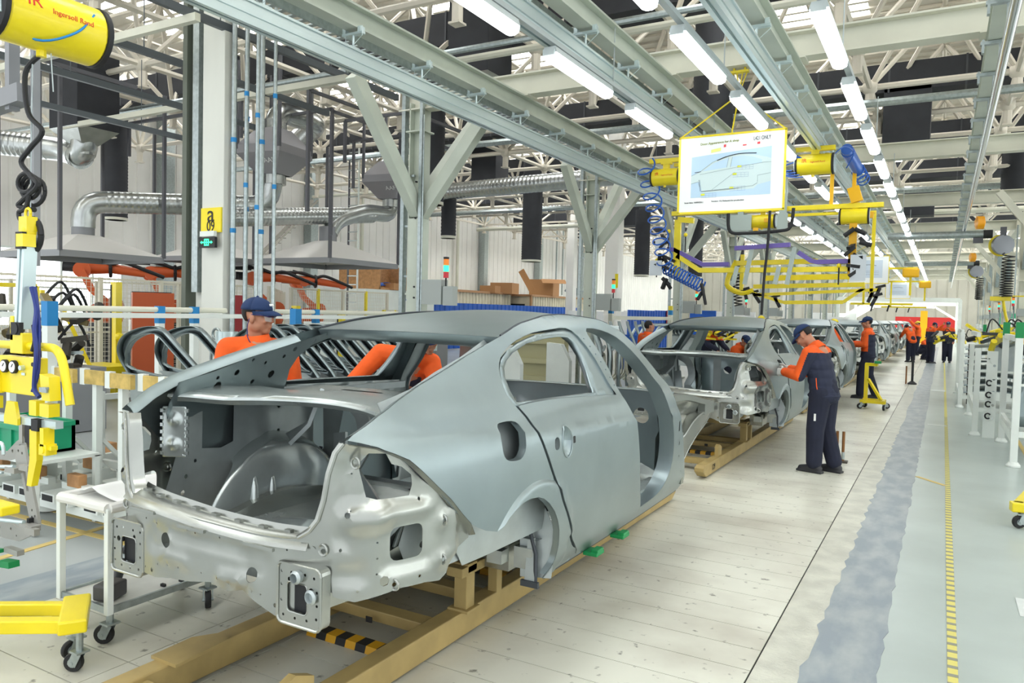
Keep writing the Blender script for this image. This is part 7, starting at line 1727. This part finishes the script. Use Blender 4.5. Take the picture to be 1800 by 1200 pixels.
for i, (x0, x1, y0, y1, lab) in enumerate(((1.0, 2.3, 24.5, 27.5, 'distant white rack right of the aisle past the stacked roofs'), (1.1, 2.4, 30, 33, 'farthest white rack right of the aisle'), (4.2, 6.0, 16, 20, 'white rack behind the right columns'), (4.5, 6.5, 24, 28, 'farther white rack behind the right columns'))):
    rackframe(x0, x1, y0, y1, lab, greens=((0, 0),) if i < 2 else (), h=1.7)
# ================================================================ PEOPLE
DG_ = None
def solidify_blob(mb, voxel, smooth=6, colour=None, mats=None, name='body', parent=None):
    """fuse overlapping closed volumes into one continuous skin"""
    me = mb.data('tmp', mats[0] if mats else SKIN); o = bpy.data.objects.new('tmp', me); C.objects.link(o)
    md = o.modifiers.new('r', 'REMESH'); md.mode = 'VOXEL'; md.voxel_size = voxel; md.use_smooth_shade = True
    if smooth: s_ = o.modifiers.new('s', 'SMOOTH'); s_.factor = .5; s_.iterations = smooth
    dg = bpy.context.evaluated_depsgraph_get(); nm = bpy.data.meshes.new_from_object(o.evaluated_get(dg)); nm.name = name
    bpy.data.objects.remove(o); nm.materials.clear()
    for x in (mats or [SKIN]): nm.materials.append(x)
    if colour:
        idx = [colour(p.center) for p in nm.polygons]; nm.polygons.foreach_set('material_index', idx)
    nm.polygons.foreach_set('use_smooth', [True]*len(nm.polygons))
    ob = bpy.data.objects.new(name, nm); C.objects.link(ob)
    if parent is not None: ob.parent = parent
    return ob
def capsule(m, p, q, r1, r2, n=12):
    m.cyl(p, q, r1, r2, n=n); m.ball(p, r1*1.0, n, 8); m.ball(q, r2*1.0, n, 8)
def chain(m, pts, rs):
    for i in range(len(pts) - 1): capsule(m, pts[i], pts[i+1], rs[i], rs[i+1])
def head_mb(m, c, f, u, s=1.0):
    c = Vector(c); f = Vector(f).normalized(); u = Vector(u); u = (u - f*u.dot(f)).normalized(); r = f.cross(u)
    P = lambda x, y, z: c + (r*x + f*y + u*z)*s
    def el(x, y, z, a, b, d, n=16):
        k = MB(); k.ball((0, 0, 0), 1, n, 12); m.add([P(x + v[0]*a, y + v[1]*b, z + v[2]*d) for v in k.v], k.f)
    el(0, -.015, .035, .076, .096, .088); el(0, .03, -.02, .062, .066, .085); el(0, .055, -.085, .032, .034, .026)   # skull, face, chin
    el(-.035, .0, -.055, .035, .05, .045); el(.035, 0, -.055, .035, .05, .045)                                         # jaw
    el(0, .090, .035, .045, .018, .014); el(0, .100, -.005, .011, .016, .028); el(0, .106, -.02, .015, .014, .011)     # brow, nose
    el(0, .088, -.052, .026, .012, .009); el(0, .084, -.066, .022, .012, .008); el(-.034, .080, .008, .018, .014, .010); el(.034, .080, .008, .018, .014, .010)
    el(-.045, .07, -.02, .018, .018, .018); el(.045, .07, -.02, .018, .018, .018)
    el(-.079, -.008, -.008, .010, .020, .032); el(.079, -.008, -.008, .010, .020, .032)
    return P
def hand_mb(m, w, d, n, side=1, curl=.5, s=1.0, grip=0):
    """palm + four unequal bent fingers + thumb; d along the hand, n palm normal"""
    w = Vector(w); d = Vector(d).normalized(); n = Vector(n); n = (n - d*n.dot(d)).normalized(); x = d.cross(n)*side
    P = lambda a, b, c: w + (x*a + d*b + n*c)*s
    for a in (-.028, -.009, .010, .028): capsule(m, P(a*.8, .01, 0), P(a, .085, 0), .015*s, .012*s, 8)
    for a, L in ((-.030, .060), (-.010, .072), (.010, .078), (.030, .070)):
        p = P(a, .085, 0); ang = curl
        for k in range(3):
            l = L*(.45, .32, .23)[k]; q = p + (d*math.cos(ang) + n*math.sin(ang))*l*s; capsule(m, p, q, (.0095 - .001*k)*s, (.0088 - .001*k)*s, 8); p = q; ang += curl*.9
    p = P(.026, .025, .005); q = p + (x*.75 + d*.6 + n*.25).normalized()*.04*s; capsule(m, p, q, .013*s, .011*s, 8); capsule(m, q, q + (x*.25 + d*.85 + n*.45).normalized()*.032*s, .011*s, .009*s, 8)
def person(name_lab, loc, rz, J, vox=.012, glove=False, cap='navy', glasses=False, navy_low=.0, jacket=None, size=1.0, group='assembly workers'):
    """J: joints in local metres, person faces +y"""
    root = thing('person', name_lab, 'person', loc, rz, group); root.scale = (size,)*3
    hv = min(vox, .0065)
    b = MB()                                                     # the body under the clothes
    V = {k: Vector(v) for k, v in J.items() if k not in ('f', 'u', 'hdL', 'hdR', 'nL', 'nR', 'curl')}
    up = (V['neck'] - V['pelvis']).normalized()
    chain(b, [V['pelvis'], V['pelvis'].lerp(V['neck'], .5), V['pelvis'].lerp(V['neck'], .82)], [.13, .12, .13])
    hd = V['head'] - Vector(J['u']).normalized()*.06 - Vector(J['f']).normalized()*.02
    chain(b, [V['pelvis'].lerp(V['neck'], .9), V['neck'], hd], [.08, .056, .054])
    for s_ in 'LR':
        chain(b, [V['neck'].lerp(V['sh'+s_], .4) - up*.04, V['sh'+s_]], [.07, .055]); chain(b, [V['sh'+s_], V['el'+s_], V['wr'+s_]], [.052, .042, .027])
        chain(b, [V['hip'+s_], V['kn'+s_], V['an'+s_]], [.085, .055, .040]); chain(b, [V['pelvis'], V['hip'+s_]], [.12, .10])
        if not glove: hand_mb(b, V['wr'+s_], J['hd'+s_], J['n'+s_], 1 if s_ == 'R' else -1, J.get('curl', .5))
    P = head_mb(b, V['head'], J['f'], J['u'])
    solidify_blob(b, hv, 3, None, [SKIN], 'body', root)
    # hair
    h = MB(); k = MB(); k.ball((0, 0, 0), 1, 16, 12)
    h.add([P(v[0]*.081, -.022 + v[1]*.094, .038 + v[2]*.092) for v in k.v], [f for f in k.f if all((k.v[i][1] < .62 or k.v[i][2] > .55) and k.v[i][2] > (-.75 if k.v[i][1] < 0 else -.1) for i in f)]); h.build('hair', HAIR, root, solid=.004)
    e = MB()
    for sx in (-1, 1): e.ball(tuple(P(sx*.032, .088, .010)), .010, 8, 6)
    e.build('eye', mat('eye_dark', '#1c1512', .3), root)
    if cap:
        cm = {'navy': CAPM, 'white': PAPER, 'yellow': YEL, 'black': BLACK}[cap]
        cb = MB(); k = MB(); n = 20
        def cf(u_, v_):
            a = u_*2*pi; t_ = v_*pi/2; return P(math.cos(a)*math.cos(t_)*.088, -.015 + math.sin(a)*math.cos(t_)*.108, .052 + math.sin(t_)*.088)
        cb.grid(cf, 20, 8)
        def bf(u_, v_):
            a = (.5 + (u_ - .5)*.95)*pi; L = .10 + v_*.085; return P(math.cos(a)*.085*(1 - .05*v_), -.015 + math.sin(a)*(L + .0), .055 - .028*v_*v_ - .01*abs(math.cos(a)))
        cb.grid(bf, 12, 4); cb.ball(tuple(P(0, -.015, .141)), .008, 8, 6); cb.build('cap', cm, root, ang=1.2, solid=.004)
        if cap == 'navy':
            k = MB(); k.add([P(-.03, .094, .085), P(.03, .094, .085), P(.028, .088, .10), P(-.028, .088, .10)], [(0, 1, 2, 3)]); k.build('cap_badge', PAPER, root, solid=.003)
    if glasses:
        k = MB(); g = [P(.080, -.01, .02), P(.076, .05, .022), P(.060, .10, .016), P(.02, .112, .012), P(-.02, .112, .012), P(-.060, .10, .016), P(-.076, .05, .022), P(-.080, -.01, .02)]
        k.tube(g, .0035, 6); k.tube([P(.06, .095, .016), P(.02, .108, .012)], .005, 6); k.build('glasses_frame', mat('violet_plastic', '#3b2f6b', .3), root)
        k = MB(); k.add([P(.07, .075, .018), P(.03, .113, .010), P(.03, .113, -.022), P(.065, .085, -.018)], [(0, 1, 2, 3)]); k.add([P(-.07, .075, .018), P(-.03, .113, .010), P(-.03, .113, -.022), P(-.065, .085, -.018)], [(0, 1, 2, 3)]); k.build('lens', GLASSM, root)
        k = MB(); k.tube(spline([tuple(P(.080, -.01, .02)), tuple(P(.088, -.03, -.05)), tuple(P(.09, -.02, -.14)), tuple(P(.07, .02, -.2))], 5), .0035, 5); k.build('glasses_cord', mat('violet_plastic', '#3b2f6b'), root)
    # jacket
    jm = MB(); pv, nk = V['pelvis'], V['neck']
    right = Vector((1, 0, 0))
    def torso(t_, w_, d_, off=0):
        c = pv.lerp(nk, t_) + Vector((0, off, 0)); k = MB(); k.ball((0, 0, 0), 1, 16, 10); jm.add([c + Vector((v[0]*w_, v[1]*d_, 0)) + up*v[2]*.13 for v in k.v], k.f)
    for t_, w_, d_ in ((-.06, .195, .155), (.02, .20, .155), (.2, .198, .150), (.4, .20, .152), (.6, .212, .155), (.78, .21, .142)): torso(t_, w_, d_)
    for s_ in 'LR':
        chain(jm, [nk - up*.05, V['sh'+s_] - up*.01], [.085, .082]); wr = V['el'+s_].lerp(V['wr'+s_], .93)
        chain(jm, [V['sh'+s_] - up*.02, V['sh'+s_].lerp(V['el'+s_], .5), V['el'+s_], V['el'+s_].lerp(wr, .5), wr], [.085, .075, .066, .060, .052])
    col = jacket or (lambda c: 0)
    j = solidify_blob(jm, vox, 4, col, [ORANGE, NAVY], 'jacket', root)
    cl = MB(); ax_ = (hd - nk).normalized(); x_ = Vector((1, 0, 0)); x_ = (x_ - ax_*x_.dot(ax_)).normalized(); y_ = ax_.cross(x_)
    ring = lambda r_, h_: [nk - ax_*.055 + ax_*h_ + x_*math.cos(a)*r_ + y_*math.sin(a)*r_*1.05 for a in np.linspace(0, 2*pi, 20, endpoint=False)]
    a, b2 = ring(.100, 0), ring(.074, .095); cl.add(a + b2, [(i, (i+1) % 20, 20 + (i+1) % 20, 20 + i) for i in range(20)]); cl.build('collar', ORANGE, root, solid=.008)
    # trousers
    tm = MB(); chain(tm, [pv + up*.06, pv - Vector((0, 0, .02))], [.15, .16])
    for s_ in 'LR':
        chain(tm, [pv.lerp(V['hip'+s_], .6), V['hip'+s_], V['kn'+s_], V['an'+s_] + Vector((0, 0, .02))], [.125, .125, .100, .088])
    solidify_blob(tm, vox, 4, None, [TROUS], 'trousers', root)
    hb = MB(); hb.tube([pv + Vector((math.cos(a)*.188, math.sin(a)*.150, -.055)) for a in np.linspace(0, 2*pi, 28, endpoint=False)], .020, 7, closed=True); hb.build('hem', NAVY if navy_low == 0 else ORANGE, root)
    for s_ in 'LR':
        sm = MB(); a = V['an'+s_]; a = Vector((a.x, a.y, 0)) if a.z < .2 else a - Vector((0, 0, .09))
        chain(sm, [a + Vector((0, -.05, .05)), a + Vector((0, .06, .045)), a + Vector((0, .15, .035))], [.048, .046, .036]); chain(sm, [a + Vector((0, -.03, .12)), a + Vector((0, -.02, .05))], [.045, .05]); sm.box(a + Vector((0, .045, .012)), (.095, .29, .024))
        solidify_blob(sm, max(vox*.7, .008), 2, None, [SHOE], 'shoe', root)
        if glove:
            gm = MB(); hand_mb(gm, V['wr'+s_], J['hd'+s_], J['n'+s_], 1 if s_ == 'R' else -1, J.get('curl', .5), 1.15); chain(gm, [V['wr'+s_].lerp(V['el'+s_], .18), V['wr'+s_]], [.042, .034]); solidify_blob(gm, .006, 2, None, [GLOVE], 'glove', root)
    return root
def stand(**k):
    J = dict(pelvis=(0,0,.97), neck=(0,.01,1.49), head=(0,.04,1.63), shL=(-.18,0,1.44), shR=(.18,0,1.44), elL=(-.22,-.02,1.15), elR=(.22,-.02,1.15), wrL=(-.22,.12,.92), wrR=(.22,.12,.92),
             hipL=(-.09,0,.93), hipR=(.09,0,.93), knL=(-.10,.02,.50), knR=(.10,.02,.50), anL=(-.11,0,.10), anR=(.11,0,.10), f=(0,1,0), u=(0,0,1), hdL=(0,.4,-1), hdR=(0,.4,-1), nL=(0,1,0), nR=(0,1,0))
    J.update(k); return J
# stooping worker beside the second car: faces the car (-x)
def jk1(c):
    if c.z < 1.00 and c.y < .20 and abs(c.x) < .3: return 1
    if c.z < 1.36 and c.y < .07 + (c.z - 1.2)*-.3: return 1
    return 0
J1 = stand(pelvis=(0,-.06,.93), neck=(0,.07,1.42), head=(0,.20,1.535), shL=(-.19,.05,1.36), shR=(.19,.05,1.36), elL=(-.23,.13,1.09), elR=(.21,.16,1.10), wrL=(-.14,.36,1.12), wrR=(.10,.42,1.14), hipL=(-.09,-.06,.90), hipR=(.09,-.06,.90), knL=(-.10,-.02,.49), knR=(.10,-.05,.49), anL=(-.12,-.03,.10), anR=(.10,-.16,.10), f=(-.06,.72,-.69), u=(0,.69,.72), hdL=(.3,1,-.1), hdR=(-.2,1,-.1), nL=(1,0,-.3), nR=(-1,0,-.3), curl=.7)
w1 = person('worker in orange and navy jacket and cap stooping over the second car', (-1.20, 9.22, 0), pi/2 - .30, J1, .009, True, jacket=jk1)
m = MB(); m.bar((-.305, -1.2, .95), (-.3, -1.2, 1.0), .01)
m = MB(); m.tube([(-.196,-.05,1.08), (-.198,-.06,.99), (-.192,-.08,.90)], .005, 5); m.build('orange_piping', ORANGE, w1)
MB().bx((-.215, -.07, .60), (-.205, -.05, .68)).build('pen', PAPER, w1, smooth=False)
m = MB(); m.cyl((.0, .44, 1.08), (.0, .60, 1.07), .022, n=12); m.cyl((0, .60, 1.07), (0, .68, 1.06), .012, n=8); m.cyl((0, .36, 1.09), (0, .44, 1.08), .03, n=12); o = m.build('grinding_tool', GALV, None, (-1.20, 9.22, 0)); o.rotation_euler = (0, 0, pi/2 - .30); tag(o, 'small silver and black air tool in the hands of the stooping worker', 'power tool')
# worker on the left with safety glasses: looks right
def jkA(c): return 1 if (c.z < 1.19 and abs(c.x) < .26) or (c.z < 1.34 and c.x < .12 and c.x > -.15 and c.y > .06) else 0
JA = stand(pelvis=(0,0,.98), neck=(0,.02,1.50), head=(0,.04,1.655), f=(.50,.86,-.05), u=(0,0,1), shL=(-.20,.02,1.43), shR=(.19,.02,1.45), elL=(-.25,.04,1.15), elR=(.25,.06,1.16), wrL=(-.12,.27,1.13), wrR=(.14,.28,1.15), hdL=(.6,1,0), hdR=(-.5,1,0), nL=(0,0,-1), nR=(0,0,-1))
JA['f'] = (-.74, .66, -.05)
wA = person('worker with navy cap and safety glasses behind the nearest car, looking right', (-4.12, 3.66, 0), -2.05, JA, .009, False, glasses=True, jacket=jkA)
# worker bent behind the pillar
def jkB(c): return 1 if (c.z < 1.17 and abs(c.x) < .24) else 0
JB = stand(pelvis=(0,-.16,.95), neck=(-.20,.12,1.37), head=(-.30,.19,1.49), f=(-.35,.85,-.35), u=(.0,.4,.9), shL=(-.33,.08,1.30), shR=(.10,.08,1.37), elL=(-.40,.20,1.04), elR=(.32,.16,1.12), wrL=(-.16,.42,.92), wrR=(.12,.42,.94), hdL=(.3,1,-.4), hdR=(-.3,1,-.4), hipL=(-.09,-.22,.9), hipR=(.09,-.22,.9), knL=(-.10,-.08,.5), knR=(.10,-.08,.5))
wB = person('worker in orange jacket leaning in behind the far centre pillar', (-4.06, 5.10, 0), -2.62, JB, .010, False, jacket=jkB)
# second standing worker in the aisle
def jk2(c):
    if c.z < 1.03 and c.y < .18: return 1
    if c.z < 1.40 and c.y < -.01: return 1
    return 0
J2 = stand(head=(0,.05,1.65), neck=(0,.02,1.50), f=(0,1,-.12), elL=(-.23,.06,1.18), wrL=(-.10,.32,1.16), elR=(.22,.08,1.18), wrR=(.05,.34,1.20), hdL=(.2,1,0), hdR=(-.2,1,0), nL=(1,0,-.3), nR=(-1,0,-.3), anL=(-.10,.12,.10), knL=(-.10,.10,.51), anR=(.10,-.16,.10), knR=(.1,-.02,.51))
person('worker in orange and navy standing at the third car beside the yellow stand', (-1.42, 18.5, 0), pi/2, J2, .014, True, jacket=jk2, size=1.02)
J3 = stand(pelvis=(0,-.05,.95), neck=(0,.20,1.42), head=(0,.36,1.46), f=(0,.8,-.6), shL=(-.18,.15,1.38), shR=(.18,.15,1.38), elL=(-.22,.32,1.15), elR=(.22,.32,1.15), wrL=(-.15,.55,1.05), wrR=(.15,.55,1.05))
person('distant worker seen from behind, orange back, bending toward the cars', (-1.15, 36.4, 0), .6, J3, .022, jacket=lambda c: 0)
person('distant worker with navy back and orange shoulders, head bowed, in the aisle', (-.42, 36.3, 0), -.9, stand(head=(0,.14,1.58), neck=(0,.05,1.47), f=(0,.75,-.6), wrL=(-.05,.33,1.1), wrR=(.1,.33,1.1)), .022, jacket=lambda c: 0 if c.z > 1.33 or abs(c.x) > .25 and c.y > .1 else 1)
person('distant worker facing the camera with one hand at the cap', (.2, 37.6, 0), pi - .1, stand(elR=(.40,.05,1.42), wrR=(.18,.12,1.62), hdR=(-.5,0,1)), .022, jacket=lambda c: 0 if c.z > 1.36 or c.x > .28 else 1)
person('distant crouching worker with white helmet near the line', (-.75, 39.5, 0), -2.0, stand(pelvis=(0,-.1,.40), neck=(0,.12,.86), head=(0,.18,1.0), shL=(-.18,.08,.80), shR=(.18,.08,.80), elL=(-.22,.22,.62), elR=(.22,.22,.62), wrL=(-.1,.42,.55), wrR=(.1,.42,.55), hipL=(-.1,-.1,.36), hipR=(.1,-.1,.36), knL=(-.16,.28,.46), knR=(.16,.28,.46), anL=(-.13,.05,.1), anR=(.13,.05,.1)), .022, cap='white', jacket=lambda c: 0 if c.z > .7 else 1)
person('distant worker reaching up with both arms near the red banner', (-1.1, 44, 0), pi/2, stand(elL=(-.25,.2,1.55), elR=(.25,.2,1.55), wrL=(-.15,.35,1.75), wrR=(.15,.35,1.75), hdL=(0,.3,1), hdR=(0,.3,1)), .022, jacket=lambda c: 0, cap='yellow')
# workers on the far side of the line, seen through the cars
person('bareheaded worker before the blue booth, seen beyond the second car', (-4.75, 13.4, 0), -.6, stand(), .018, cap=None, jacket=lambda c: 0, size=.93)
person('worker with a yellow handling tool, seen through the second car window', (-4.55, 16.6, 0), -2.1, J3, .018, jacket=lambda c: 0 if c.z > 1.25 else 1, size=.98)
person('worker with navy cap low behind the second car parcel shelf', (-3.85, 16.5, 0), -1.9, stand(pelvis=(0,-.1,.72), neck=(0,.12,1.12), head=(0,.22,1.22), f=(0,.8,-.6), shL=(-.18,.08,1.06), shR=(.18,.08,1.06), elL=(-.22,.25,.85), elR=(.22,.25,.85), wrL=(-.1,.45,.85), wrR=(.1,.45,.85), hipL=(-.1,-.1,.68), hipR=(.1,-.1,.68), knL=(-.12,.22,.48), knR=(.12,.22,.48)), .016, jacket=lambda c: 0 if c.z > .95 else 1)
person('worker with yellow cap between the third and fourth car bodies', (-2.35, 20.9, 0), 1.2, stand(head=(0,.1,1.62)), .02, cap='yellow', jacket=lambda c: 0)
person('worker with yellow cap beyond the roof of the second car', (-5.1, 25.0, 0), -1.5, stand(), .022, cap='yellow', size=1.02, jacket=lambda c: 0)
toolcluster(-4.1, 16.1, 1.35, .75, 'yellow handling tool held by the worker beyond the second car', (('yellow_block', YEL, 18), ('clamp', BLACK, 8)), 21)
# ---------------------------------------------------------------- exposure and light paths
sc.view_settings.exposure = 0.68
cy = sc.cycles
cy.max_bounces = 7; cy.diffuse_bounces = 3; cy.glossy_bounces = 4; cy.transmission_bounces = 4; cy.transparent_max_bounces = 6
cy.caustics_reflective = False; cy.caustics_refractive = False
cy.use_adaptive_sampling = True; cy.adaptive_threshold = .02
